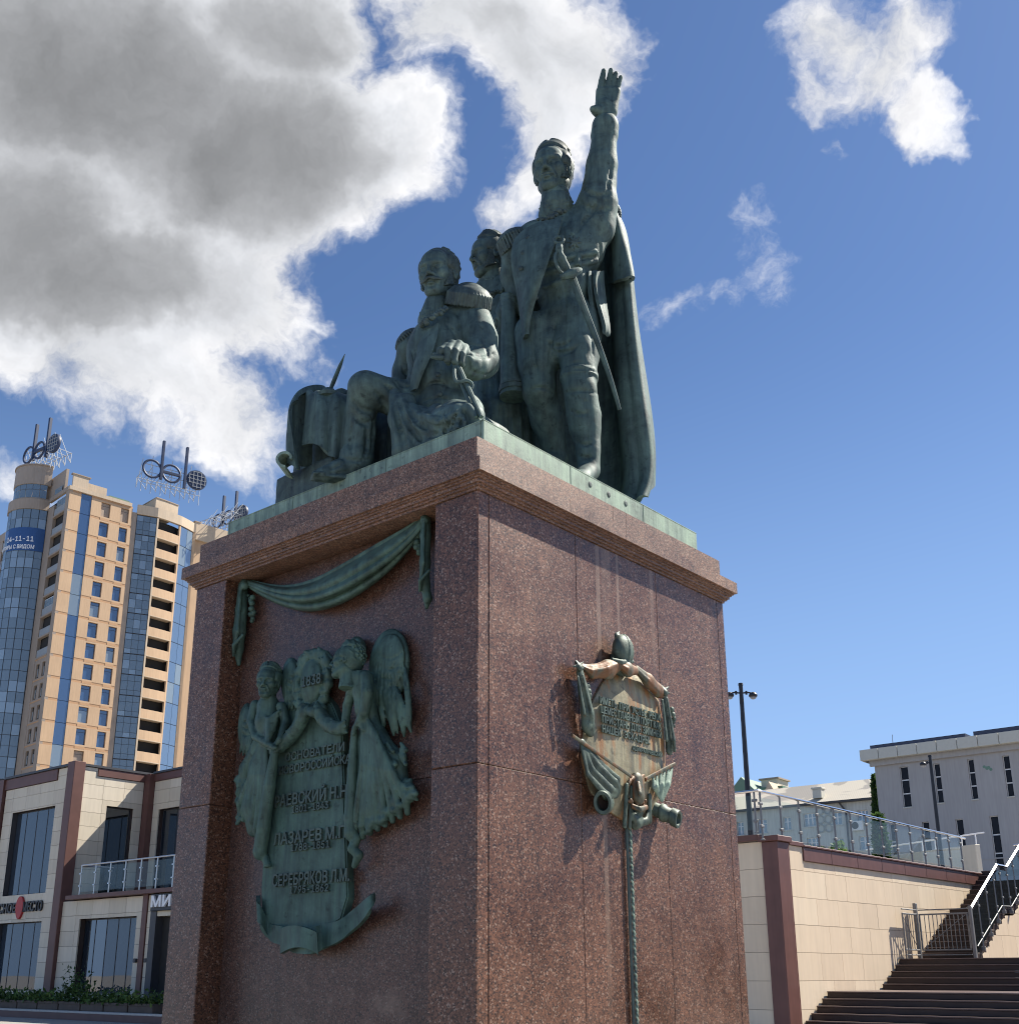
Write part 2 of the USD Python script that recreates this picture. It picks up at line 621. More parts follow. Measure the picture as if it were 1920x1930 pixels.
def plain(name, col, rough=.6, metal=0.0, var=.12, scale=6.0, bump=0.0, bscale=60.0, spec=.4, streak=0.0):
    """a colour with soft weathering, measured in metres"""
    c = np.array(col, float)
    n = {'g': ('geometry', {}),
         'a': ('noise_texture', {'scale': scale, 'detail': 5.0, 'roughness': .6}),
         'r': ('rgb_ramp', {'ramp': [(.25, tuple(c * (1 - var))), (.5, tuple(c)), (.75, tuple(np.minimum(c * (1 + var), .95)))]}),
         'p': ('principled_bsdf', {'roughness': rough, 'metallic': metal, 'specular_ior_level': spec})}
    l = [('g.position', 'a.vector'), ('a.fac', 'r.fac'), ('r.color', 'p.base_color')]
    if streak:
        n.update(m=('mapping', {'scale': (3.0, 3.0, .25)}), s=('noise_texture', {'scale': 2.2, 'detail': 4.0, 'roughness': .65}),
                 sr=('rgb_ramp', {'ramp': [(.35, (1 - streak,) * 3), (.62, (1, 1, 1))]}), mu=('mix', {'mix_type': 'multiply', 'fac': 1.0}))
        l = [x for x in l if x[1] != 'p.base_color'] + [('g.position', 'm.vector'), ('m.vector', 's.vector'), ('s.fac', 'sr.fac'), ('r.color', 'mu.color1'), ('sr.color', 'mu.color2'), ('mu.color', 'p.base_color')]
    if bump:
        n.update(b=('noise_texture', {'scale': bscale, 'detail': 4.0, 'roughness': .6}), bb=('bump', {'strength': bump, 'distance': .01}))
        l += [('g.position', 'b.vector'), ('b.fac', 'bb.height'), ('bb.normal', 'p.normal')]
    return mat(name, n, l)


def granite(name, base, dark, pale, rough=.35, scale=75.0, grime=.5, spec=.5, runs=(), bloom=None):
    """crystals a centimetre or so across, black and pale grains, weather stains"""
    n = {'g': ('geometry', {}),
         'v': ('voronoi_texture', {'scale': scale, 'randomness': 1.0}),
         'h': ('separate_color', {}),
         'r': ('rgb_ramp', {'interpolate': False, 'ramp': [(0, dark), (.22, tuple(np.array(base) * .72)), (.5, base), (.8, tuple(np.array(base) * 1.3)), (.91, pale)]}),
         'v2': ('voronoi_texture', {'scale': scale * 2.3, 'randomness': 1.0}),
         'h2': ('separate_color', {}),
         'r2': ('rgb_ramp', {'ramp': [(0, (.62, .6, .58)), (.5, (1, 1, 1)), (1, (1.25, 1.22, 1.2))]}),
         'm1': ('mix', {'mix_type': 'multiply', 'fac': 1.0}),
         'n': ('noise_texture', {'scale': 1.6, 'detail': 6.0, 'roughness': .65}),
         'r3': ('rgb_ramp', {'ramp': [(.3, (.72, .7, .7)), (.55, (1, 1, 1)), (.75, (1.2, 1.16, 1.14))]}),
         'm2': ('mix', {'mix_type': 'multiply', 'fac': 1.0}),
         'mp': ('mapping', {'scale': (5.0, 5.0, .18)}),
         's': ('noise_texture', {'scale': 1.7, 'detail': 5.0, 'roughness': .7}),
         'r4': ('rgb_ramp', {'ramp': [(.36, (1 - .45 * grime,) * 3), (.5, (1, 1, 1)), (.66, (1, 1, 1)), (.76, (1 + .5 * grime,) * 3)]}),
         'm3': ('mix', {'mix_type': 'multiply', 'fac': 1.0}),
         'b': ('bump', {'strength': .25, 'distance': .004}),
         'rr': ('map_range', {'from_min': .3, 'from_max': .7, 'to_min': rough - .1, 'to_max': rough + .15}),
         'p': ('principled_bsdf', {'specular_ior_level': spec})}
    l = [('g.position', 'v.vector'), ('g.position', 'v2.vector'), ('g.position', 'n.vector'), ('g.position', 'mp.vector'), ('mp.vector', 's.vector'),
         ('v.color', 'h.color'), ('h.r', 'r.fac'), ('v2.color', 'h2.color'), ('h2.r', 'r2.fac'), ('r.color', 'm1.color1'), ('r2.color', 'm1.color2'),
         ('n.fac', 'r3.fac'), ('m1.color', 'm2.color1'), ('r3.color', 'm2.color2'), ('s.fac', 'r4.fac'), ('m2.color', 'm3.color1'), ('r4.color', 'm3.color2'),
         ('m3.color', 'p.base_color'), ('n.fac', 'rr.value'), ('rr.result', 'p.roughness'), ('h.g', 'b.height'), ('b.normal', 'p.normal')]
    if runs or bloom:                                 # lime run-off below the cornice: (place along the right face, half width, lowest, highest)
        n.update(ru=('vector_math', {'math_type': 'dot_product', 'vector2': tuple(eR)}), rz=('separate_xyz', {}),
                 rn=('noise_texture', {'scale': 7.0, 'detail': 6.0, 'roughness': .7}), rm=('mapping', {'scale': (3.0, 3.0, .5)}), rx=('mix', {'color2': (.27, .19, .14)}))
        l += [('g.position', 'ru.vector1'), ('g.position', 'rz.vector'), ('g.position', 'rm.vector'), ('rm.vector', 'rn.vector')]
        last = None
        for i, (u, w, z0, z1) in enumerate(runs):
            u = u + float(CORNER @ eR)
            a, b, c, d, e, f = ('k%d%s' % (i, q) for q in 'abcdef')
            n.update({a: ('math', {'math_type': 'subtract', 'value2': u}), b: ('math', {'math_type': 'absolute'}), c: ('map_range', {'range_type': 'smoothstep', 'from_min': w, 'from_max': w * .6, 'to_min': 0.0, 'to_max': 1.0}),
                      d: ('map_range', {'range_type': 'smoothstep', 'from_min': z0, 'from_max': z1, 'to_min': 0.0, 'to_max': 1.0}), e: ('math', {'math_type': 'multiply'}), f: ('math', {'math_type': 'multiply'})})
            l += [('ru.value', a + '.value1'), (a + '.value', b + '.value1'), (b + '.value', c + '.value'), ('rz.z', d + '.value'), (c + '.result', e + '.value1'), (d + '.result', e + '.value2'), (e + '.value', f + '.value1'), ('rn.fac', f + '.value2')]
            if last:
                g_ = 'k%dg' % i
                n[g_] = ('math', {'math_type': 'maximum'})
                l += [(last, g_ + '.value1'), (f + '.value', g_ + '.value2')]
                last = g_ + '.value'
            else:
                last = f + '.value'
        if bloom:
            n.update(bz=('map_range', {'range_type': 'smoothstep', 'from_min': bloom[1], 'from_max': bloom[0], 'to_min': 0.0, 'to_max': 1.0}), bn=('noise_texture', {'scale': 3.2, 'detail': 7.0, 'roughness': .65}),
                     bm=('map_range', {'range_type': 'smoothstep', 'from_min': .5, 'from_max': .72, 'to_min': 0.0, 'to_max': .55}), bx=('math', {'math_type': 'multiply'}))
            l += [('rz.z', 'bz.value'), ('g.position', 'bn.vector'), ('bn.fac', 'bm.value'), ('bz.result', 'bx.value1'), ('bm.result', 'bx.value2')]
            if last:
                n['by'] = ('math', {'math_type': 'maximum'})
                l += [(last, 'by.value1'), ('bx.value', 'by.value2')]
                last = 'by.value'
            else:
                last = 'bx.value'
        l = [x for x in l if x[1] != 'p.base_color'] + [(last, 'rx.fac'), ('m3.color', 'rx.color1'), ('rx.color', 'p.base_color')]
    return mat(name, n, l)


def bronze(name, cols, rough=.66, scale=5.0, metal=.2, rust=None, bump=.35):
    """verdigris: mottled patina, run-off streaks, pits"""
    n = {'g': ('geometry', {}),
         'a': ('noise_texture', {'scale': scale, 'detail': 8.0, 'roughness': .68, 'distortion': .4}),
         'r': ('rgb_ramp', {'ramp': [(.28, cols[0]), (.46, cols[1]), (.62, cols[2]), (.78, cols[3])]}),
         'mp': ('mapping', {'scale': (9.0, 9.0, .8)}),
         's': ('noise_texture', {'scale': 2.0, 'detail': 6.0, 'roughness': .7}),
         'r2': ('rgb_ramp', {'ramp': [(.3, (.5, .52, .55)), (.5, (1, 1, 1)), (.7, (1.45, 1.46, 1.4))]}),
         'm': ('mix', {'mix_type': 'multiply', 'fac': 1.0}),
         'q': ('noise_texture', {'scale': 46.0, 'detail': 5.0, 'roughness': .7}),
         'b': ('bump', {'strength': bump, 'distance': .006}),
         'v': ('noise_texture', {'scale': 17.0, 'detail': 4.0, 'roughness': .6}),
         'r3': ('rgb_ramp', {'ramp': [(.3, (.55, .55, .56)), (.4, (1, 1, 1)), (1, (1, 1, 1))]}),
         'm2': ('mix', {'mix_type': 'multiply', 'fac': 1.0}),
         'rr': ('map_range', {'from_min': .3, 'from_max': .7, 'to_min': rough - .12, 'to_max': rough + .15}),
         'p': ('principled_bsdf', {'metallic': metal, 'specular_ior_level': .4})}
    l = [('g.position', 'a.vector'), ('a.fac', 'r.fac'), ('g.position', 'mp.vector'), ('mp.vector', 's.vector'), ('s.fac', 'r2.fac'),
         ('r.color', 'm.color1'), ('r2.color', 'm.color2'), ('g.position', 'q.vector'), ('q.fac', 'b.height'), ('b.normal', 'p.normal'),
         ('g.position', 'v.vector'), ('v.fac', 'r3.fac'), ('m.color', 'm2.color1'), ('r3.color', 'm2.color2'), ('m2.color', 'p.base_color'),
         ('s.fac', 'rr.value'), ('rr.result', 'p.roughness')]
    if rust:
        n.update(ru=('noise_texture', {'scale': 3.2, 'detail': 5.0, 'roughness': .65}), mr=('mapping', {'scale': (3.5, 3.5, .7)}),
                 rf=('map_range', {'range_type': 'smoothstep', 'from_min': rust[1], 'from_max': rust[1] + .16, 'to_min': 0.0, 'to_max': .9}), mx=('mix', {'color2': rust[0]}))
        l = [x for x in l if x[1] != 'p.base_color'] + [('g.position', 'mr.vector'), ('mr.vector', 'ru.vector'), ('ru.fac', 'rf.value'), ('rf.result', 'mx.fac'), ('m2.color', 'mx.color1'), ('mx.color', 'p.base_color')]
    return mat(name, n, l)


def glass_pane(name, tint=(.35, .4, .45), mirror=.35, dark=(.02, .025, .03), rough=.03, opaque=.75):
    """a window pane: reflects the sky, partly lets through, partly shows a dark room"""
    n = {'f': ('fresnel', {'IOR': 1.52}), 'fm': ('math', {'math_type': 'multiply_add', 'value2': .9, 'value3': mirror, 'use_clamp': True}),
         't': ('transparent_bsdf', {'color': tint}), 'd': ('diffuse_bsdf', {'color': dark}), 'g': ('glossy_bsdf', {'color': (.92, .95, .98), 'roughness': rough, 'distribution': 'ggx'}),
         'bf': ('math', {'math_type': 'subtract', 'value1': 1.0}), 'fx': ('math', {'math_type': 'multiply'}), 'm1': ('mix_closure', {'fac': opaque}), 'm2': ('mix_closure', {}), 'ge': ('geometry', {}), 'w': ('noise_texture', {'scale': .35, 'detail': 2.0}), 'b': ('bump', {'strength': .06, 'distance': .05})}
    l = [('f.fac', 'fm.value1'), ('ge.backfacing', 'bf.value2'), ('bf.value', 'fx.value1'), ('fm.value', 'fx.value2'), ('fx.value', 'm2.fac'), ('t.BSDF', 'm1.closure1'), ('d.BSDF', 'm1.closure2'), ('m1.closure', 'm2.closure1'), ('g.BSDF', 'm2.closure2'),
         ('ge.position', 'w.vector'), ('w.fac', 'b.height'), ('b.normal', 'g.normal')]
    return mat(name, n, l, surface='m2.closure')


M = {}
M['granite_shaft'] = granite('granite_shaft', (.158, .074, .044), (.05, .026, .018), (.29, .195, .145), scale=95.0, runs=((1.47, .075, 3.6, 5.2), (2.1, .03, 3.2, 5.2), (1.36, .03, .6, 3.0), (1.62, .02, .9, 3.0)), bloom=(.9, 1.5))
M['granite_panel'] = granite('granite_panel', (.13, .066, .046), (.045, .026, .02), (.2, .145, .115), scale=105.0, bloom=(1.35, 1.75))
M['granite_cornice'] = granite('granite_cornice', (.235, .13, .086), (.09, .055, .04), (.34, .24, .18), rough=.5, scale=110.0, grime=.35)
M['joint'] = plain('joint', (.045, .03, .026), .9, var=.2)
M['bronze'] = bronze('bronze', [(.034, .052, .052), (.066, .104, .1), (.092, .144, .133), (.15, .222, .2)])
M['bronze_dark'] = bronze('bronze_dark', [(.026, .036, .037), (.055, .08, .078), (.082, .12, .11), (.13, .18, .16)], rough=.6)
M['bronze_hair'] = bronze('bronze_hair', [(.02, .029, .03), (.045, .066, .063), (.072, .105, .097), (.12, .165, .145)], rough=.6)
M['bronze_plinth'] = bronze('bronze_plinth', [(.16, .21, .17), (.21, .29, .23), (.25, .34, .27), (.3, .4, .33)], rough=.6, metal=.1)
M['bronze_green'] = bronze('bronze_green', [(.035, .062, .05), (.065, .115, .092), (.085, .15, .122), (.12, .2, .165)], rough=.55, metal=.2)
M['bronze_letters'] = bronze('bronze_letters', [(.05, .07, .06), (.08, .11, .095), (.1, .14, .12), (.14, .19, .165)], rough=.5, metal=.3)
M['bronze_rust'] = bronze('bronze_rust', [(.045, .052, .04), (.085, .09, .065), (.12, .118, .08), (.17, .165, .12)], rough=.5, metal=.2, rust=((.17, .075, .03), .42))
M['bronze_tablet'] = bronze('bronze_tablet', [(.14, .13, .085), (.24, .215, .14), (.31, .28, .185), (.4, .38, .28)], rough=.45, metal=.2, rust=((.33, .16, .065), .48))
M['bronze_olive'] = bronze('bronze_olive', [(.03, .045, .038), (.06, .085, .07), (.09, .125, .1), (.15, .19, .15)], rough=.5, metal=.25, rust=((.13, .085, .04), .6))
# ---------------------------------------------------------------- the pedestal
MF = Frame(CORNER, eR, eL)
WL, WR, ZS, ZJ = 3.1927, 3.2518, 4.714, 2.858
ZB, ZA, ZT, ZP = 4.803, 4.903, 5.1134, 5.3548
DEEP, PV0, PV1 = .217, .40, 2.785


def pedestal():
    t = Thing('granite_pedestal', 'tall red granite pedestal with stepped cornice carrying the bronze figures', 'pedestal', MF(WR / 2, WL / 2, 0))
    P = lambda name, m, k, **kw: t.part(name, MF.mesh(m), M[k], **kw)
    P('core', box(.3, WR - .13, .12, WL - .13, 0, ZT - .01), 'joint')
    g = .0012
    rows = [(-.6, ZJ), (ZJ, ZS)]
    cols = [.112, 1.085, 2.165, WR - .115]
    for z0, z1 in rows:
        for a, b in zip(cols[:-1], cols[1:]):
            P('granite_slab', cbox(a + g, b - g, 0, .12, z0 + g, z1 - g, .004), 'granite_shaft')
        P('granite_slab', cbox(WR - .115 + g, WR, 0, .4, z0 + g, z1 - g, .006), 'granite_shaft')
        P('granite_slab', cbox(.001, .112 - g, .001, PV0, z0 + g, z1 - g, .006), 'granite_shaft')
        P('granite_slab', cbox(.112, DEEP + .06, .121, PV0 - .003, z0 + g, z1 - g, .003), 'granite_panel')
        P('granite_slab', cbox(0, DEEP + .06, PV1, WL, z0 + g, z1 - g, .006), 'granite_shaft')
        P('granite_slab', cbox(DEEP + .061, WR, WL - .13, WL - .001, z0 + g, z1 - g, .006), 'granite_shaft')
        P('granite_slab', cbox(WR - .13, WR - .001, .41, WL - .14, z0 + g, z1 - g, .006), 'granite_shaft')
    # the sunk panel of the left face: one slab above the joint, one below
    for (z0, z1), ys in zip(rows, ([PV0, PV1], [PV0, PV1])):
        for a, b in zip(ys[:-1], ys[1:]):
            P('granite_slab', cbox(DEEP, DEEP + .07, a + g, b - g, z0 + g, z1 - g, .003), 'granite_panel')

    def ring(u0, v0, z0, z1, name, k, cuts=((), (), (), ()), th=.45, ch=.0):
        """four mitred sides; cuts are joints along each side"""
        u1, v1 = WR - u0, WL - v0
        sides = [((u0, v0), (u1, v0), V(0, 1)), ((u1, v0), (u1, v1), V(-1, 0)), ((u1, v1), (u0, v1), V(0, -1)), ((u0, v1), (u0, v0), V(1, 0))]
        for (p, q, n), cut in zip(sides, cuts):
            p, q = np.array(p), np.array(q)
            d = unit(q - p)
            L = np.linalg.norm(q - p)
            xs = [0.0, *cut, L]
            for i, (s0, s1) in enumerate(zip(xs[:-1], xs[1:])):
                o0 = g if i else 0
                o1 = g if i < len(xs) - 2 else 0
                in0 = th if i == 0 else o0
                in1 = th if i == len(xs) - 2 else o1
                poly = [p + d * (s0 + o0 + g * .3), p + d * (s1 - o1 - g * .3), p + d * (s1 - in1) + n * th, p + d * (s0 + in0) + n * th]
                P(name, prism(poly, z0, z1), k)
    # mouldings under the fascia, stepping out
    for o, z0, z1 in ((.012, ZS, ZS + .02), (.03, ZS + .0205, ZS + .036), (.046, ZS + .0365, ZS + .06), (.06, ZS + .0605, ZS + .074), (.074, ZS + .0745, ZB)):
        ring(-o, -o, z0, z1, 'moulding', 'granite_cornice', ((), (), (), ()))
    jb = MF.pix(1180, 1010, 1, -.0996)[0] + .0961
    ja = MF.pix(1157, 970, 1, 0)[0]
    jl = WL - MF.pix(410, 1020, 0, 0)[1]
    jl2 = WL - MF.pix(607, 940, 0, 0)[1]
    ring(-.0961, -.0996, ZB + .0005, ZA, 'cornice_block', 'granite_cornice', ((1.0, jb), (1.6,), (1.6,), (1.1, 2.3)))
    ring(-.0022, .009, ZA + .0005, ZT, 'cornice_block', 'granite_cornice', ((ja, ja + .18), (1.6,), (1.6,), (jl, jl2)))
    P('cornice_block', box(.4, WR - .4, .4, WL - .4, ZT - .005, ZT + .0), 'granite_cornice')


pedestal()


def plinth():
    t = Thing('bronze_plinth', 'low pale green bronze plinth slab between the granite cornice and the figures', 'plinth', MF(WR / 2, WL / 2, ZT))
    u0, v0 = .1835, .1146
    u1, v1 = WR - u0, WL - v0
    P = lambda name, m, k='bronze_plinth', **kw: t.part(name, MF.mesh(m), M[k], **kw)
    P('core', box(u0 + .03, u1 - .03, v0 + .03, v1 - .03, ZT + .001, ZP - .012), 'bronze_dark')
    g = .002
    cu = [u0, MF.pix(1075, 898, 1, v0)[0], MF.pix(1212, 968, 1, v0)[0], u1]
    cv = [v0, MF.pix(727, 885, 0, u0)[1], 2.2, v1]
    for a, b in zip(cu[:-1], cu[1:]):
        P('plate', cbox(a + g, b - g, v0, v0 + .028, ZT + .001, ZP - .01, .004))
        P('plate', cbox(a + g, b - g, v1 - .028, v1, ZT + .001, ZP - .01, .004))
    for a, b in zip(cv[:-1], cv[1:]):
        P('plate', cbox(u0, u0 + .028, a + g + .028 * (a == v0), b - g - .028 * (b == v1), ZT + .001, ZP - .01, .004))
        P('plate', cbox(u1 - .028, u1, a + g + .028 * (a == v0), b - g - .028 * (b == v1), ZT + .001, ZP - .01, .004))
    P('top_plate', cbox(u0, u1, v0, v1, ZP - .0095, ZP, .003))
    for px, py in ((1112, 913), (1147, 932), (1179, 949)):
        c = MF.pix(px, py, 1, v0)
        v, f = lathe([(.024, -.004), (.022, .003), (.012, .006)], 12)
        v = np.stack([v[:, 0] + c[0], v0 - v[:, 2], v[:, 1] * 1.2 + c[2]], 1)
        P('bolt_plug', (v, f), 'bronze_dark')


plinth()
# ---------------------------------------------------------------- the bronze figures
FR = np.random.default_rng(7)


def pxm(P):                                          # metres per photo pixel at a point
    return float((np.asarray(P) - EYE) @ FWD) / FOC


def J(px, py, Y):
    return at(px, py, Y)


def JZ(px, py, Y):
    p = at(px, py, Y)
    p[2] = max(p[2], ZP + .001)
    return p


def clayJ(pts, pad, h):
    P = np.array([J(*p[:3]) for p in pts])
    return Clay(P.min(0) - pad, P.max(0) + pad, h)


def chain(c, pts, k=.05, **kw):
    """points (px, py, Y, radius in pixels)"""
    P = [J(*p[:3]) for p in pts]
    R = [p[3] * pxm(q) for p, q in zip(pts, P)]
    c.chain(P, R, k, **kw)
    return c


def cloth(rows, m, n, th, fold=0.0, fs=3.0, seed=0, down=True):
    g = grid_spline([[(JZ if down else J)(*p) for p in r] for r in rows], m, n)
    if fold:
        nn = gnormals(g)
        u = np.linspace(0, 1, n)[None, :].repeat(m, 0)
        w = np.linspace(0, 1, m)[:, None].repeat(n, 1)
        ph = meshkit.noise(np.stack([u * 3, w * 1.2, np.full_like(u, seed)], -1), seed) * 5
        f = np.sin(u * fs * 6.28 + ph) * (.35 + .65 * w) + .6 * (meshkit.noise(np.stack([u * fs * 2.3, w * 2, np.full_like(u, 3.3)], -1), seed + 5) - .5)
        g = g + nn * (f * fold)[..., None]
    if down:
        g[..., 2] = np.maximum(g[..., 2], ZP + .001)
    return sheet(g, th)


def head_sculpt(C, up, face, s, style):
    """(head mesh, hair mesh) round C; s is the size of the head against life"""
    R = rotmat(up, face)
    h = .0034
    c = Clay((-.11, -.14, -.2), (.11, .16, .16), h)
    c.ell((0, -.012, .035), (.076, .095, .092), k=.02)
    c.ell((0, .022, -.04), (.06, .072, .076), k=.04)
    c.ell((0, .045, .045), (.06, .05, .05), k=.03)
    c.ell((0, .076, -.1), (.024, .02, .02), k=.03)
    for x in (-1, 1):
        c.cone((x * .058, -.005, -.06), (x * .02, .07, -.102), .017, .016, k=.03)
        c.ell((x * .046, .06, -.022), (.024, .026, .022), k=.03)
        c.cone((x * .012, .092, .024), (x * .05, .076, .024), .011, .01, k=.018)
        c.ell((x * .033, .104, .004), (.0195, .024, .0125), k=.014, cut=True)
        c.ell((x * .032, .0745, .002), (.0155, .0145, .0145), k=.003)
        c.cone((x * .017, .086, .009), (x * .048, .08, .007), .0042, .004, k=.004)
        c.cone((x * .017, .084, -.007), (x * .047, .078, -.008), .0034, .0034, k=.006)
        c.ell((x * .0115, .103, -.033), (.0072, .01, .007), k=.008)
        c.cone((x * .02, .098, -.036), (x * .036, .083, -.068), .006, .006, k=.014)
        c.ell((x * .083, -.004, -.004), (.012, .021, .034), np.array([[1, 0, 0], [0, .96, .26], [0, -.26, .96]]), k=.008)
        c.ell((x * .093, .0, .002), (.006, .011, .02), k=.004, cut=True)
    c.cone((0, .095, .02), (0, .117, -.026), .0078, .0095, k=.012)
    c.ell((0, .1135, -.03), (.0105, .011, .0085), k=.008)
    c.ell((0, .096, -.06), (.024, .012, .0062), k=.008)
    c.ell((0, .094, -.0735), (.02, .0125, .0072), k=.006)
    c.cone((-.024, .107, -.066), (.024, .107, -.066), .0018, .0018, k=.003, cut=True)
    c.ell((0, .099, -.088), (.015, .007, .005), k=.012, cut=True)
    c.cone((0, -.025, -.09), (0, -.03, -.2), .058, .064, k=.03)
    hr = Clay((-.13, -.17, -.16), (.13, .16, .2), h * 1.05)
    rg = np.random.default_rng(style['seed'])
    top = style.get('top', .0)
    line = style.get('line', .07)                     # how high the hair starts on the forehead
    hr.ell((0, -.018, .038 + top * .4), (.082, .1, .097 + top), k=.01)
    hr.ell((0, -.03, .0), (.083, .088, .1), k=.02)
    for x in (-1, 1):
        hr.ell((x * .07, -.01, .035), (.026, .055, .055), k=.02)
    hr.ell((0, .105, line - .125), (.073, .092, .125), k=.012, cut=True)
    hr.box((0, -.0, -.175), (.2, .2, .1), rd=.01, k=.02, cut=True)
    hr.box((0, .125, -.125), (.2, .12, .13), rd=.03, k=.02, cut=True)
    for i in range(style.get('locks', 90)):
        a = rg.uniform(-math.pi * .5 - 1.95, -math.pi * .5 + 1.95)
        e = rg.uniform(-.45, 1.45)
        d = V(math.cos(a) * math.cos(e), math.sin(a) * math.cos(e), math.sin(e))
        p = V(0, -.026, .04 + top * .3) + d * V(.084, .098, .095 + top)
        if p[1] > .02 and (abs(p[0]) < .062 and p[2] < line + .012 or p[2] < -.02):
            continue
        t = unit(np.cross(d, V(0, 0, 1)) * rg.uniform(-.8, .8) + V(0, -.5, -1) * rg.uniform(.3, 1))
        t = unit(t - (t @ d) * d * .8)
        L = rg.uniform(.016, .034)
        hr.chain([p - t * L * .3, p + t * L * .5 + d * .004, p + t * L], [.009, .0085, .003], k=.004)
    for x in (-1, 1):                                 # waves brushed back from the brow, side whiskers
        for j in range(style.get('wave', 6)):
            f = j / max(style.get('wave', 6) - 1, 1)
            d0 = unit(V(x * (.02 + .88 * f), .75 - .3 * f, .62 - .12 * f + line * 2))
            ctr, rad = V(0, -.018, .038 + top * .4), V(.083, .102, .099 + top)
            pts = []
            for q in (0, .35, .7, 1.0):
                d1 = unit(d0 + q * V(x * .35, -1.1, .35 - .2 * f))
                pts.append(ctr + d1 * rad + d1 * .004 * math.sin(q * 3.1) * 2)
            hr.chain(pts, [.007, .012, .011, .006], k=.006)
        for j in range(int(style.get('whisk', 6))):
            z = .01 - .014 * j
            hr.chain([V(x * .075, .012, z), V(x * (.0705 - .0015 * j), .03 + .004 * j, z - .012), V(x * (.064 - .002 * j), .037 + .005 * j, z - .022)], [.008, .0075, .003], k=.004)
    if style.get('moustache'):
        for x in (-1, 1):
            for j in range(4):
                hr.chain([V(x * .003, .115, -.05 - .002 * j), V(x * .022, .108, -.0545 - .0025 * j), V(x * .042, .092, -.058 - .001 * j), V(x * (.052 + .002 * j), .08, -.05 - .003 * j)], [.0045, .0062, .005, .002], k=.003)
    out = []
    for m in (c, hr):
        v, f = m.mesh()
        out.append((C + (v * s) @ R, f))
    return out


def epaulette(C, up, fwd, r, n=22, fr=.1):
    """a shoulder board with a hanging fringe of bullion"""
    R = rotmat(up, fwd)
    c = Clay((-r * 1.3, -r * 1.3, -fr * 1.3), (r * 1.3, r * 1.3, r * .8), r / 20)
    c.ell((0, 0, 0), (r, r * .95, r * .5), k=.01)
    c.ell((0, 0, r * .28), (r * .62, r * .58, r * .3), k=.004)
    for i in range(n):
        a = i / n * 2 * math.pi
        e = V(math.cos(a), math.sin(a), 0)
        c.chain([e * r * .72 + V(0, 0, r * .3), e * r * 1.0 + V(0, 0, .0), e * (r * 1.03) + V(0, 0, -fr)], [r * .05, r * .075, r * .085], k=.003)
    v, f = c.mesh()
    return C + v @ R, f


def beads(pts, r, jitter=.0, seed=1):
    """a raised ornament: small knobs along a line"""
    rg = np.random.default_rng(seed)
    out = []
    ico = trimesh.creation.icosphere(1, 1.0)
    for p in pts:
        out.append((np.array(ico.vertices) * r * rg.uniform(.7, 1.25) * np.array([1, 1, 1]) + p + rg.normal(0, jitter, 3), np.array(ico.faces)))
    return out


def jline(pts, n):
    return spline([J(*p) for p in pts], n)


def emboss(c, x0, x1, y0, y1, n, rg, r=(.006, .011)):
    """embroidery: small knobs on the surface inside a rectangle of the photo"""
    hs = [c.hit(rg.uniform(x0, x1), rg.uniform(y0, y1)) for _ in range(n)]
    for p in hs:
        if p is not None:
            c.ell(p, np.full(3, rg.uniform(*r)), k=.004)


def pits(P, amp=.004, sc=9.0):
    return (meshkit.fbm(P * sc, 3, 4) - .5) * amp * 2 + (meshkit.noise(P * np.array([14, 14, 3.0]), 9) - .5) * amp


FACE = unit(V(-.52, -.85, .06))
SIDE = unit(np.cross(FACE, eZ) * V(1, 1, 0))         # towards the figure's own right: viewer's left is -SIDE
BR = np.stack([SIDE, unit(V(FACE[0], FACE[1], 0)), eZ])


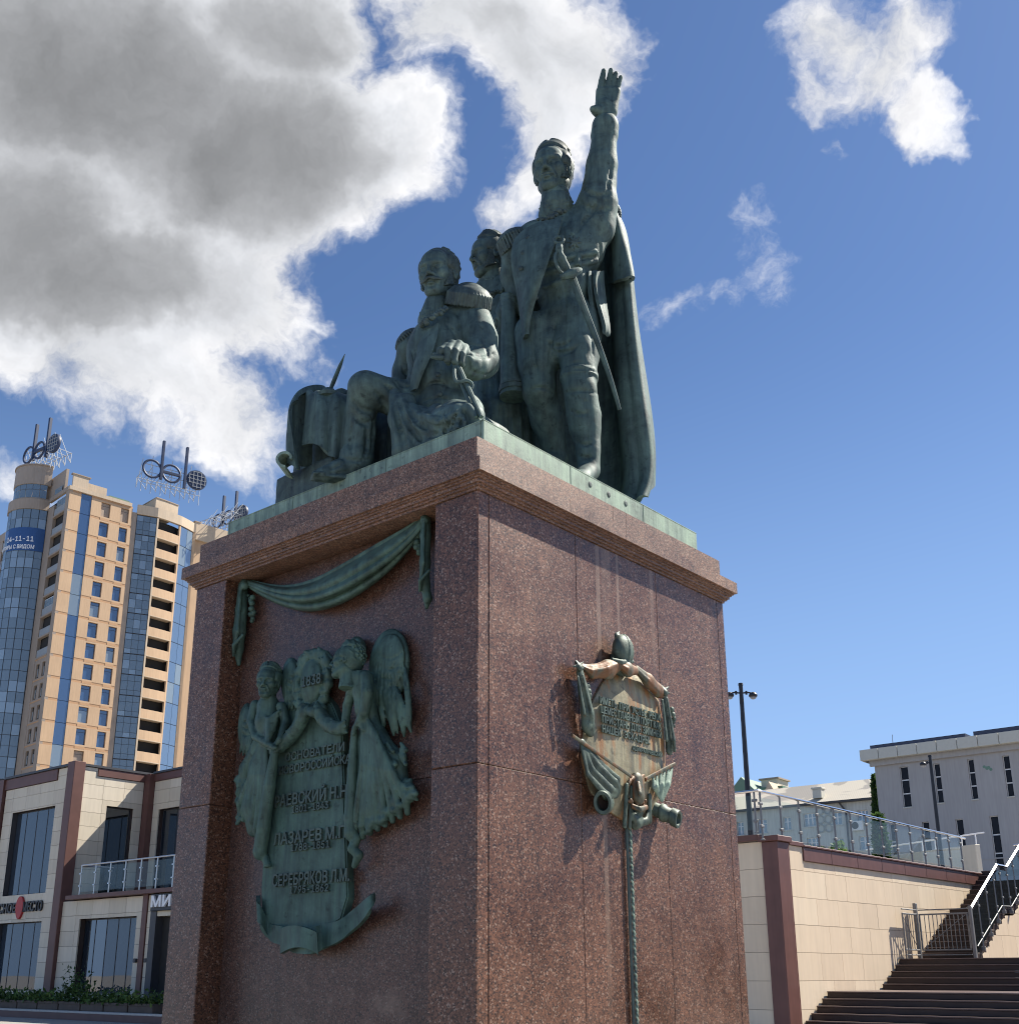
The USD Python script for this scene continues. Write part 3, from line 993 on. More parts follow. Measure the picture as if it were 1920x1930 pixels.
def standing():
    t = Thing('statue', 'standing bronze officer in a long cloak, one arm raised high with open hand', 'statue', JZ(1060, 900, 8.75), group=None)
    lo, hi = J(930, 900, 8.3), J(1240, 230, 9.2)
    c = Clay((min(lo[0], hi[0]) - .2, 8.1, ZP - .02), (max(lo[0], hi[0]) + .2, 9.35, 9.4), .0145)
    ch = J(1068, 475, 8.8)
    c.ell(ch, (.315, .215, .36), BR, k=.06)
    c.ell(J(1050, 478, 8.68), (.21, .15, .25), BR, k=.08)
    c.ell(J(1106, 462, 8.8), (.16, .14, .24), BR, k=.14)
    c.ell(J(1062, 545, 8.78), (.255, .2, .26), BR, k=.08)
    c.ell(J(1066, 612, 8.8), (.31, .225, .24), BR, k=.08)
    chain(c, [(1047, 372, 8.72, 27), (1047, 402, 8.76, 29)], k=.02)
    chain(c, [(1046, 428, 8.78, 27), (1005, 446, 8.82, 26), (980, 462, 8.84, 25)], k=.05)
    chain(c, [(1062, 424, 8.78, 27), (1112, 415, 8.8, 32)], k=.06)
    # raised arm, sleeve, cuff
    chain(c, [(1118, 430, 8.76, 42), (1125, 388, 8.72, 37), (1134, 312, 8.68, 28), (1138.5, 262, 8.64, 24)], k=.05)
    chain(c, [(1138.6, 258, 8.64, 21), (1138.8, 256, 8.64, 26), (1140.6, 238, 8.62, 25.5), (1141, 236, 8.62, 19)], k=.004)
    # the other arm hangs behind the coat front
    chain(c, [(972, 462, 8.84, 28), (966, 520, 8.95, 22), (978, 580, 8.98, 18)], k=.05)
    # legs: breeches, tall boots
    chain(c, [(1092, 630, 8.74, 42), (1090, 668, 8.68, 38), (1091, 705, 8.62, 33)], k=.05)
    chain(c, [(1091, 716, 8.62, 37.5), (1091, 719, 8.62, 34), (1093, 735, 8.6, 32), (1100, 785, 8.64, 33), (1107, 840, 8.64, 25), (1110, 885, 8.62, 21)], k=.006)
    chain(c, [(1012, 632, 8.82, 44), (1012, 690, 8.8, 36), (1016, 735, 8.8, 31), (1030, 790, 8.95, 30), (1048, 860, 9.05, 21)], k=.05)
    chain(c, [(1108, 890, 8.6, 20), (1093, 905, 8.4, 18), (1080, 915, 8.25, 13)], k=.03)
    chain(c, [(1050, 868, 9.05, 20), (1030, 880, 8.9, 17)], k=.03)
    chain(c, [(1050, 655, 8.72, 30), (1075, 640, 8.7, 30)], k=.08)
    # knee plate and seam of the boot
    # waistcoat folds, seams of the sleeve
    # sash, seams, folds, boot tops drawn on the surface
    for pts, r in (([(1006, 522), (1040, 511), (1085, 499), (1122, 491)], .026), ([(1006, 504), (1040, 493), (1085, 482), (1122, 476)], .026)):
        c.draw(pts, r, -.004, .006, False, 30, taper=False)
    c.draw([(1002, 538), (1030, 540), (1062, 526), (1100, 512)], .02, -.004, .004, False, 24)
    for pts, r in (([(1062, 420), (1064, 470), (1066, 500)], .007), ([(1062, 530), (1066, 580), (1062, 640)], .009), ([(1085, 530), (1094, 570), (1098, 610)], .008), ([(1030, 546), (1020, 580), (1016, 620)], .008),
                   ([(1058, 700), (1090, 694), (1126, 702)], .014), ([(1060, 742), (1090, 736), (1128, 742)], .01), ([(1100, 742), (1106, 800), (1108, 870)], .008), ([(1000, 735), (1020, 730), (1040, 738)], .012),
                   ([(1094, 352), (1120, 366), (1150, 362)], .022), ([(1090, 378), (1118, 394), (1148, 392)], .026), ([(1100, 418), (1118, 396), (1130, 372)], .022), ([(1086, 440), (1102, 414), (1110, 384)], .02), 
                   ([(1140, 410), (1146, 360), (1154, 300)], .014), ([(1030, 640), (1052, 652), (1075, 640)], .02), ([(1040, 660), (1062, 664), (1090, 650)], .022), ([(1066, 690), (1090, 682), (1116, 690)], .016),
                   ([(1050, 600), (1040, 640), (1036, 680)], .018), ([(1110, 560), (1114, 620), (1118, 670)], .014), ([(1000, 640), (1008, 680), (1012, 720)], .016), ([(1128, 440), (1132, 470), (1130, 500)], .014),
                   ([(1074, 770), (1092, 780), (1112, 774)], .014), ([(1084, 830), (1100, 838), (1118, 832)], .014), ([(1088, 855), (1102, 862), (1120, 856)], .014)):
        c.draw(pts, r, -r * .3, .012)
    for px, py in ((1040, 440), (1036, 466), (1030, 492), (1078, 440), (1078, 468)):
        p = c.hit(px, py)
        if p is not None:
            c.ell(p, (.02, .02, .02), k=.003)
    c.warp(lambda P: pits(P, .005))
    hit = lambda x, y, d=.01: (lambda p: p + unit(EYE - p) * d if p is not None else J(x, y, 8.5))(c.hit(x, y))
    body = c.mesh()
    # hand: palm, four fingers, thumb
    hd = clayJ([(1110, 240, 8.62), (1175, 125, 8.4)], .13, .0075)
    chain(hd, [(1140, 236, 8.62, 18), (1141, 205, 8.6, 19)], k=.03)
    for x0, x1 in ((1128, 1131), (1139, 1143), (1150, 1153), (1158, 1161)):
        chain(hd, [(1141 + (x0 - 1141) * .6, 210, 8.6, 12), (x1, 172, 8.57, 8.5)], k=.03)
    for pts in ([(1131, 172, 8.57, 7.2), (1134, 152, 8.55, 6.2), (1137.5, 133, 8.52, 4.6)], [(1143.5, 170, 8.57, 7), (1148, 150, 8.55, 6), (1151, 132, 8.52, 4.6)],
                [(1152.5, 171, 8.57, 6.6), (1157.5, 152, 8.55, 5.6), (1160.5, 138, 8.53, 4.4)], [(1160, 174, 8.57, 6), (1165.5, 158, 8.55, 5), (1169.5, 145, 8.53, 4)]):
        chain(hd, pts, k=.006)
    chain(hd, [(1136, 214, 8.58, 12), (1124, 208, 8.53, 8.5), (1117, 205, 8.5, 6)], k=.035)
    head, hair = head_sculpt(J(1041, 326, 8.72), unit(V(-.05, -.1, 1)), unit(V(-.36, -.93, -.1)), 1.98, dict(seed=3, top=.012, line=.078, whisk=5, wave=8))
    t.part('body', [body, hd.mesh(), head], M['bronze'], True)
    t.part('hair', hair, M['bronze_hair'], True)
    # standing collar with embroidery, gorget chain
    col = Clay(J(1047, 400, 8.76) - .3, J(1047, 360, 8.7) + .3, .009)
    chain(col, [(1049, 388, 8.72, 31), (1047, 406, 8.76, 33)], k=.01)
    chain(col, [(1049, 340, 8.72, 27), (1049, 362, 8.72, 27)], k=.004, cut=True)
    rg = np.random.default_rng(5)
    emboss(col, 1015, 1080, 374, 408, 150, rg)
    t.part('collar', col.mesh(), M['bronze'], True)
    t.part('medal_chain', beads(jline([(1018, 412, 8.55), (1030, 412, 8.5), (1045, 404, 8.5), (1062, 396, 8.55)], 22), .02, .008, 3), M['bronze_dark'], True)
    # coat: the open front, collar flap, tails
    front = cloth([[(972, 452, 8.62), (1000, 428, 8.55), (1030, 418, 8.5), (1060, 412, 8.5)], [(966, 500, 8.62), (994, 484, 8.48), (1020, 474, 8.4), (1042, 468, 8.38)],
                   [(975, 545, 8.66), (990, 530, 8.52), (1006, 527, 8.42), (1020, 526, 8.4)], [(982, 590, 8.68), (989, 585, 8.55), (997, 580, 8.5), (1004, 578, 8.5)], [(988, 640, 8.7), (990, 636, 8.62), (992, 632, 8.58), (994, 630, 8.58)]], 60, 40, .035, down=False)
    t.part('coat_front', front, M['bronze'], 50)
    for k, (x0, x1, xb, yb) in enumerate(((1108, 1124, 1118, 640), (1122, 1136, 1146, 632))):
        tail = cloth([[(x0, 512, 8.62), (x1, 510, 8.72)], [(x0 + 3, 560, 8.6), (x1 + 4, 562, 8.75)], [((x0 + xb) / 2 + 4, 605, 8.6), (xb, 610, 8.75)], [(xb - 10, yb - 4, 8.62), (xb, yb, 8.75)]], 30, 12, .03, .01, 1.5, k, down=False)
        t.part('coat_tail', tail, M['bronze'], 50)
    t.part('buckle', [MFbox(hit(1083, 492, .0), .055, .03, .065)], M['bronze'], 40)
    for px, py in ((986, 476), (981, 505), (996, 447), (1010, 560)):
        b = trimesh.creation.icosphere(2, .024)
        t.part('button', (np.array(b.vertices) * V(1, .6, 1) + J(px, py, 8.5), np.array(b.faces)), M['bronze_dark'], True)
    star = []
    for i in range(8):
        a = i / 8 * 6.28
        star.append(tube([hit(1082, 456), hit(1082 + 13 * math.cos(a), 456 + 13 * math.sin(a))], [.022, .007], 6))
    t.part('star', star, M['bronze_dark'], 40)
    t.part('epaulette', epaulette(J(966, 450, 8.84), unit(V(-.45, -.2, 1)), FACE, .155, 34, .12), M['bronze_dark'], True)
    t.part('epaulette', epaulette(J(1152, 398, 8.98), unit(V(.8, .2, .7)), FACE, .12, 30, .08), M['bronze_dark'], True)
    # cloak: back, shoulder cape
    back = cloth([[(985, 430, 9.0), (1020, 415, 9.08), (1070, 404, 9.1), (1120, 400, 9.12), (1146, 398, 9.05), (1158, 402, 8.94), (1164, 412, 9.02), (1160, 410, 9.12)],
                  [(970, 530, 9.2), (1020, 520, 9.28), (1070, 510, 9.3), (1125, 500, 9.32), (1150, 495, 9.2), (1165, 486, 8.95), (1181, 486, 8.9), (1180, 482, 9.1)],
                  [(965, 660, 9.25), (1020, 660, 9.35), (1080, 650, 9.4), (1135, 640, 9.4), (1155, 630, 9.22), (1172, 622, 8.95), (1193, 618, 8.9), (1195, 612, 9.12)],
                  [(960, 780, 9.2), (1020, 790, 9.35), (1085, 790, 9.4), (1140, 785, 9.38), (1162, 778, 9.2), (1180, 770, 8.94), (1210, 758, 8.9), (1215, 745, 9.15)],
                  [(955, 850, 9.15), (1020, 870, 9.3), (1085, 880, 9.35), (1140, 885, 9.32), (1170, 880, 9.18), (1190, 872, 8.95), (1222, 862, 8.92), (1226, 840, 9.15)],
                  [(950, 900, 9.15), (1020, 930, 9.25), (1085, 950, 9.3), (1140, 960, 9.26), (1165, 955, 9.12), (1185, 950, 8.9), (1212, 940, 8.82), (1226, 915, 9.05)]], 90, 110, .045, .022, 4.5, 2)
    t.part('cloak', back, M['bronze'], 50)
    cape = cloth([[(1128, 392, 9.02), (1148, 392, 8.92), (1158, 398, 8.86), (1162, 410, 8.95)], [(1138, 450, 9.1), (1158, 448, 8.86), (1174, 452, 8.8), (1178, 462, 8.95)],
                  [(1146, 505, 9.15), (1164, 500, 8.84), (1183, 498, 8.76), (1186, 505, 8.92)], [(1150, 534, 9.15), (1166, 530, 8.82), (1186, 522, 8.74), (1189, 530, 8.92)]], 40, 40, .035, .008, 2, 5, down=False)
    t.part('shoulder_cape', cape, M['bronze'], 50)
    # sword at the belt
    sw = [tube(jline([(1077, 520, 8.3), (1110, 605, 8.32), (1142, 690, 8.4), (1167, 772, 8.5)], 30), np.linspace(.036, .016, 30), 8)]
    s = t.part('sword', sw, M['bronze'], 40)
    t.part('hilt', [tube(jline([(1054, 462, 8.22), (1056, 480, 8.22), (1065, 500, 8.25), (1074, 516, 8.28)], 14), [.03, .03, .034, .028, .028, .034, .04, .036, .034, .036, .034, .03, .028, .03], 10),
                    tube(J(1053, 452, 8.22) + .04 * np.stack([np.cos(np.linspace(0, 6.28, 20)), .3 * np.sin(np.linspace(0, 6.28, 20)), np.sin(np.linspace(0, 6.28, 20))], 1), .013, 6),
                    tube(jline([(1053, 474, 8.22), (1046, 490, 8.18), (1054, 508, 8.2), (1068, 518, 8.26)], 12), .013, 6)], M['bronze'], 40, parent=s)
    t.part('guard', [tube(jline([(1056, 522, 8.24), (1075, 516, 8.24), (1094, 508, 8.28)], 12), [.02, .03, .034, .036, .04, .042, .042, .04, .036, .034, .03, .02], 8)], M['bronze'], 40, parent=s)


def MFbox(C, a, b, c_):
    v, f = cbox(-a, a, -b, b, -c_, c_, .008)
    return v @ BR + C, f


standing()


def seated():
    t = Thing('statue', 'seated bronze officer with moustache, hand resting on a sword hilt, one leg stretched forward', 'statue', JZ(800, 830, 8.1))
    a, b = J(560, 930, 8.3), J(960, 540, 8.3)
    c = Clay((a[0] - .1, 7.1, ZP - .25), (b[0] + .25, 8.75, b[2] + .5), .0135)
    F2 = unit(V(-.6, -.8, 0))
    R2 = np.stack([unit(np.cross(F2, eZ)), F2, eZ])
    c.ell(J(836, 655, 8.22), (.27, .2, .32), R2, k=.06)
    c.ell(J(812, 662, 8.14), (.22, .17, .29), R2, k=.08)
    c.ell(J(820, 725, 8.16), (.26, .2, .24), R2, k=.08)
    c.ell(J(835, 785, 8.25), (.36, .3, .2), R2, k=.08)
    chain(c, [(822, 565, 8.18, 19), (816, 608, 8.2, 25)], k=.02)
    chain(c, [(826, 622, 8.2, 24), (870, 598, 8.2, 28), (888, 596, 8.18, 32)], k=.05)
    chain(c, [(812, 628, 8.25, 25), (790, 648, 8.35, 22), (775, 660, 8.4, 21)], k=.05)
    # his left arm, bent over the sword
    chain(c, [(892, 600, 8.16, 34), (902, 640, 8.1, 36), (908, 680, 8.0, 32)], k=.03)
    chain(c, [(908, 682, 8.0, 32), (894, 690, 7.86, 26), (876, 684, 7.76, 19)], k=.03)
    chain(c, [(884, 688, 7.8, 25), (876, 684, 7.76, 24)], k=.008)
    # his right arm, down behind the thigh
    chain(c, [(772, 655, 8.42, 24), (762, 700, 8.5, 21), (750, 745, 8.45, 20)], k=.05)
    # right leg: thigh, raised knee, shin, trouser hem, shoe
    chain(c, [(800, 778, 8.2, 38), (745, 750, 8.2, 34), (690, 733, 8.1, 33)], k=.04)
    chain(c, [(688, 733, 8.1, 33), (681, 775, 8.2, 28), (679, 820, 8.25, 29), (674, 862, 8.27, 30)], k=.025)
    chain(c, [(674, 860, 8.26, 28), (672, 864, 8.26, 33), (669, 874, 8.26, 32), (668, 880, 8.26, 24)], k=.006)
    chain(c, [(668, 884, 8.25, 18), (640, 884, 8.2, 19), (612, 893, 8.17, 15), (597, 897, 8.16, 11)], k=.02)
    c.box(J(634, 903, 8.2), (.075, .2, .016), rotmat(eZ, unit(J(597, 899, 8.16) - J(668, 884, 8.25)) * V(1, 1, 0)), rd=.015, k=.006)
    # his left leg under the cloth
    chain(c, [(850, 800, 8.0, 26), (856, 802, 7.85, 24), (868, 808, 7.66, 18)], k=.05)
    chain(c, [(868, 808, 7.66, 18), (830, 828, 7.85, 17), (790, 842, 8.0, 15)], k=.05)
    for pts, r in (([(872, 640), (900, 652), (934, 640)], .011), ([(878, 664), (904, 672), (936, 664)], .011), ([(884, 694), (908, 706), (934, 700)], .011), ([(866, 600), (866, 630), (874, 660)], .014), ([(905, 610), (914, 640), (920, 680)], .014), ([(880, 672), (884, 690), (880, 702)], .012),
                   ([(706, 738), (722, 760), (716, 790)], .024), ([(662, 748), (684, 772), (706, 776)], .022), ([(664, 776), (684, 796), (704, 792)], .022), ([(690, 800), (692, 830), (686, 860)], .02), ([(664, 800), (660, 830), (664, 856)], .018), ([(704, 790), (704, 825), (698, 856)], .016),
                   ([(720, 722), (742, 740), (752, 764)], .02), ([(740, 716), (758, 738), (768, 762)], .018), ([(640, 862), (668, 868), (700, 864)], .012), ([(590, 894), (620, 893), (655, 888)], .009), ([(622, 884), (640, 876), (650, 868)], .008),
                   ([(826, 640), (828, 690), (832, 745)], .008), ([(792, 738), (815, 722), (850, 730)], .014), ([(790, 762), (816, 750), (850, 754)], .014), ([(758, 690), (768, 705), (780, 704)], .016), ([(750, 715), (762, 728), (776, 726)], .016), ([(842, 610), (858, 630), (862, 660)], .012)):
        c.draw(pts, r, -r * .3, .012)
    c.warp(lambda P: pits(P, .006, 7))
    hd = clayJ([(820, 690, 7.5), (890, 640, 7.8)], .12, .0075)
    chain(hd, [(880, 678, 7.76, 15), (866, 664, 7.7, 15), (852, 658, 7.66, 12)], k=.03)
    for i, pts in enumerate(([(842, 655, 7.62, 8), (831, 660, 7.55, 7.4), (826, 672, 7.56, 6)], [(852, 650, 7.64, 8.2), (844, 660, 7.54, 7.6), (842, 678, 7.55, 6.4), (845, 684, 7.6, 5.4)],
                             [(864, 650, 7.66, 8.2), (858, 662, 7.56, 7.6), (856, 680, 7.56, 6.4), (859, 687, 7.6, 5.4)], [(875, 656, 7.7, 7.8), (871, 668, 7.6, 7), (869, 682, 7.6, 6), (871, 688, 7.64, 5)])):
        chain(hd, pts, k=.006)
        chain(hd, [(872, 668, 7.72, 11), pts[0]], k=.03)
    chain(hd, [(858, 672, 7.7, 8), (838, 672, 7.62, 7), (826, 672, 7.57, 5.6)], k=.012)
    head, hair = head_sculpt(J(826, 519, 8.17), unit(V(-.06, -.18, 1)), unit(V(-.36, -.93, -.18)), 1.8, dict(seed=11, top=.0, line=.1, whisk=6, wave=0, moustache=True, locks=70))
    t.part('body', [c.mesh(), hd.mesh(), head], M['bronze'], True)
    t.part('hair', hair, M['bronze_hair'], True)
    col = Clay(J(818, 610, 8.2) - .3, J(818, 570, 8.2) + .3, .009)
    chain(col, [(822, 576, 8.18, 23), (815, 606, 8.2, 28)], k=.01)
    rg = np.random.default_rng(6)
    emboss(col, 788, 850, 580, 618, 150, rg)
    t.part('collar', col.mesh(), M['bronze'], True)
    t.part('epaulette', epaulette(J(885, 556, 8.1), unit(V(.18, -.62, 1)), F2, .18, 40, .09), M['bronze_dark'], True)
    t.part('epaulette', epaulette(J(770, 640, 8.42), unit(V(-.6, -.1, .8)), F2, .13, 32, .1), M['bronze_dark'], True)
    t.part('medal_chain', beads(jline([(795, 612, 7.96), (806, 604, 7.9), (822, 594, 7.9), (842, 580, 7.96)], 24), .021, .009, 4), M['bronze_dark'], True)
    t.part('aiguillette', [tube(jline([(785, 640, 8.1), (776, 665, 8.08), (782, 690, 8.05)], 12), .02, 6), tube(jline([(790, 640, 8.08), (784, 670, 8.04), (788, 700, 8.0), (794, 690, 8.0)], 14), .018, 6)], M['bronze_dark'], 40)
    front = cloth([[(790, 632, 8.05), (808, 622, 7.98), (828, 610, 7.93)], [(788, 668, 8.0), (802, 660, 7.92), (820, 650, 7.9)], [(780, 700, 8.0), (790, 695, 7.93), (802, 690, 7.92)], [(776, 738, 8.02), (780, 736, 7.97), (786, 732, 7.96)]], 40, 24, .03, down=False)
    t.part('coat_front', front, M['bronze'], 50)
    for px, py in ((826, 706), (829, 742), (818, 668)):
        s = trimesh.creation.icosphere(2, .022)
        t.part('button', (np.array(s.vertices) * V(1, .6, 1) + J(px, py, 7.9), np.array(s.faces)), M['bronze_dark'], True)
    # cloak over the lap, falling to the plinth
    lap = clayJ([(725, 870, 7.85), (930, 735, 7.3), (930, 735, 8.1)], .12, .0115)
    for pts in ([(744, 745, 8.0, 13), (748, 790, 7.9, 14), (754, 850, 7.86, 15)], [(766, 758, 7.94, 18), (775, 800, 7.86, 20), (785, 842, 7.82, 18)], [(795, 782, 7.86, 18), (806, 806, 7.74, 20), (816, 834, 7.68, 15)],
                [(826, 782, 7.74, 22), (838, 798, 7.6, 25), (846, 820, 7.52, 17)], [(858, 774, 7.6, 22), (866, 788, 7.5, 25), (872, 812, 7.42, 14)], [(892, 772, 7.6, 20), (892, 786, 7.5, 18), (896, 806, 7.42, 9)]):
        chain(lap, pts, k=.07)
    for pts in ([(754, 858, 7.88, 13), (790, 850, 7.8, 13), (822, 838, 7.62, 12), (856, 824, 7.46, 11), (900, 808, 7.34, 8)],):
        chain(lap, pts, k=.05)
    for pts, r in (([(736, 740), (744, 790), (752, 850)], .02), ([(744, 738), (762, 790), (790, 836)], .02), ([(756, 748), (778, 790), (806, 818)], .024), ([(776, 762), (796, 788), (822, 800)], .02), ([(800, 776), (818, 792), (842, 788)], .016),
                   ([(806, 806), (830, 800), (860, 776)], .018), ([(880, 762), (892, 780), (904, 800)], .016), ([(758, 800), (768, 830), (776, 852)], .016)):
        lap.draw(pts, r, r * .3, .03, False)
    for pts, r in (([(740, 760), (752, 800), (768, 848)], .018), ([(752, 756), (772, 804), (796, 832)], .02), ([(768, 762), (790, 798), (812, 810)], .018), ([(792, 784), (812, 804), (840, 802)], .014), ([(806, 824), (830, 816), (850, 800)], .012), ([(872, 770), (880, 790), (888, 808)], .014), ([(862, 790), (870, 806), (876, 816)], .012)):
        lap.draw(pts, r, -r * .2, .02)
    rl = np.random.default_rng(9)
    for i in range(46):
        x, y = rl.uniform(826, 880), rl.uniform(772, 812)
        lap.draw([(x, y), (x + rl.uniform(-5, 5), y + rl.uniform(4, 9)), (x + rl.uniform(-8, 8), y + rl.uniform(10, 17))], rl.uniform(.007, .012), 0, .008, bool(i % 2), 6)
    lap.F = np.where(lap.ax[2][None, None, :] < ZP + .002, np.maximum(lap.F, .01), lap.F)
    t.part('lap_cloak', lap.mesh(), M['bronze'], True)
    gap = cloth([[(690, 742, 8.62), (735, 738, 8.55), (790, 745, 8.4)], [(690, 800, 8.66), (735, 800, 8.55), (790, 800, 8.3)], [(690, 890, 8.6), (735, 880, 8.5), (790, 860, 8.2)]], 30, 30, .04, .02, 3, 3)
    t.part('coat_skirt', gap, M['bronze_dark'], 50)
    seat = Clay(JZ(740, 900, 8.0) - V(.1, .4, 0), J(960, 700, 8.9) + V(.1, 0, .0), .025)
    seat.box(MF(.85, 1.2, ZP + .2), (.2, .65, .21), MF.M, rd=.08, k=.05)
    seat.box(MF(.7, 1.35, ZP + .3), (.12, .35, .32), MF.M, rd=.08, k=.05)
    seat.warp(lambda P: pits(P, .02, 3))
    t.part('rock_seat', seat.mesh(), M['bronze_dark'], True)
    s = t.part('sword', [tube([J(863, 690, 7.62), J(884, 735, 7.5), J(907, 786, 7.36)], [.022, .02, .016], 8), tube([J(856, 700, 7.62) + V(.015, 0, 0), J(876, 740, 7.5), J(897, 786, 7.36)], [.012, .014, .012], 6)], M['bronze'], 40)
    t.part('hilt', [tube(jline([(876, 660, 7.66), (858, 676, 7.62), (866, 700, 7.6)], 10), .022, 8), tube(jline([(812, 672, 7.5), (835, 674, 7.55), (856, 678, 7.6)], 10), [.012, .018, .022, .024, .024, .024, .024, .022, .02, .018], 8)], M['bronze'], 40, parent=s)
    t.part('guard', [tube(jline([(857, 690, 7.58), (856, 708, 7.54), (866, 720, 7.5), (880, 717, 7.5), (889, 724, 7.52), (887, 732, 7.52)], 24), .014, 7)], M['bronze'], 40, parent=s)


seated()


def third():
    t = Thing('statue', 'bronze officer standing behind the others, head in profile, holding a long spyglass', 'statue', JZ(940, 850, 9.25))
    a, b = J(880, 900, 9.3), J(1010, 520, 9.3)
    c = Clay((a[0] - .25, 8.75, ZP - .02), (b[0] + .3, 9.85, b[2] + .4), .016)
    F3 = unit(V(-.85, -.5, 0))
    R3 = np.stack([unit(np.cross(F3, eZ)), F3, eZ])
    c.ell(J(945, 600, 9.35), (.34, .24, .45), R3, k=.08)
    c.ell(J(945, 690, 9.35), (.33, .26, .45), R3, k=.1)
    chain(c, [(928, 520, 9.28, 22), (935, 545, 9.3, 26)], k=.03)
    chain(c, [(935, 548, 9.3, 34), (965, 560, 9.2, 30)], k=.06)
    chain(c, [(966, 560, 9.2, 28), (955, 610, 9.1, 24), (950, 596, 9.0, 17), (952, 575, 8.95, 14)], k=.04)
    chain(c, [(945, 730, 9.35, 60), (945, 800, 9.3, 62), (945, 900, 9.28, 66)], k=.08)
    chain(c, [(915, 560, 9.3, 30), (905, 610, 9.3, 26), (900, 670, 9.2, 22)], k=.06)
    for x in (916, 930, 944, 958, 972, 988):
        c.draw([(x - 3, 690), (x + 2, 770), (x + 4, 850)], .03, -.01, .03)
    for pts, r in (([(925, 575), (935, 600), (930, 640)], .016), ([(940, 590), (955, 605), (970, 600)], .016), ([(940, 620), (952, 632), (966, 628)], .016)):
        c.draw(pts, r, -r * .3, .012)
    c.warp(lambda P: pits(P, .006, 7))
    hd = clayJ([(945, 590, 8.8), (975, 548, 9.0)], .12, .0085)
    chain(hd, [(951, 578, 8.95, 11), (952, 563, 8.93, 11)], k=.02)
    for i in range(4):
        y = 556 + 6.2 * i
        chain(hd, [(948, y, 8.9, 5), (958, y - 1, 8.84, 5.2), (967, y + 2, 8.86, 4.6), (969, y + 5, 8.9, 4)], k=.004)
    chain(hd, [(950, 570, 8.92, 6), (948, 580, 8.86, 5.5), (956, 588, 8.84, 4.5)], k=.01)
    head, hair = head_sculpt(J(922, 485, 9.2), unit(V(-.1, -.12, 1)), unit(V(-.9, -.43, -.12)), 1.68, dict(seed=23, top=.008, line=.075, whisk=7, wave=6, locks=90))
    t.part('body', [c.mesh(), hd.mesh(), head], M['bronze'], True)
    t.part('hair', hair, M['bronze_hair'], True)
    col = Clay(J(930, 560, 9.3) - .3, J(930, 510, 9.28) + .3, .01)
    chain(col, [(928, 520, 9.26, 27), (934, 546, 9.28, 31)], k=.01)
    rg = np.random.default_rng(16)
    emboss(col, 900, 965, 520, 560, 150, rg)
    t.part('collar', col.mesh(), M['bronze'], True)
    t.part('medal_chain', beads(jline([(912, 556, 9.0), (930, 552, 8.98), (948, 542, 9.0)], 24), .02, .012, 8), M['bronze_dark'], True)
    g = t.part('spyglass', [tube([J(957, 572, 8.86), J(961, 660, 8.88), J(967, 735, 8.88), J(967, 748, 8.88)], [.06, .085, .115, .122], 18)], M['bronze'], 40)
    t.part('rim', [tube([J(967, 732, 8.88), J(967.3, 740, 8.88)], .128, 18), tube([J(966.8, 726, 8.88), J(967, 730, 8.88)], .121, 18)], M['bronze_dark'], 40, parent=g)


third()


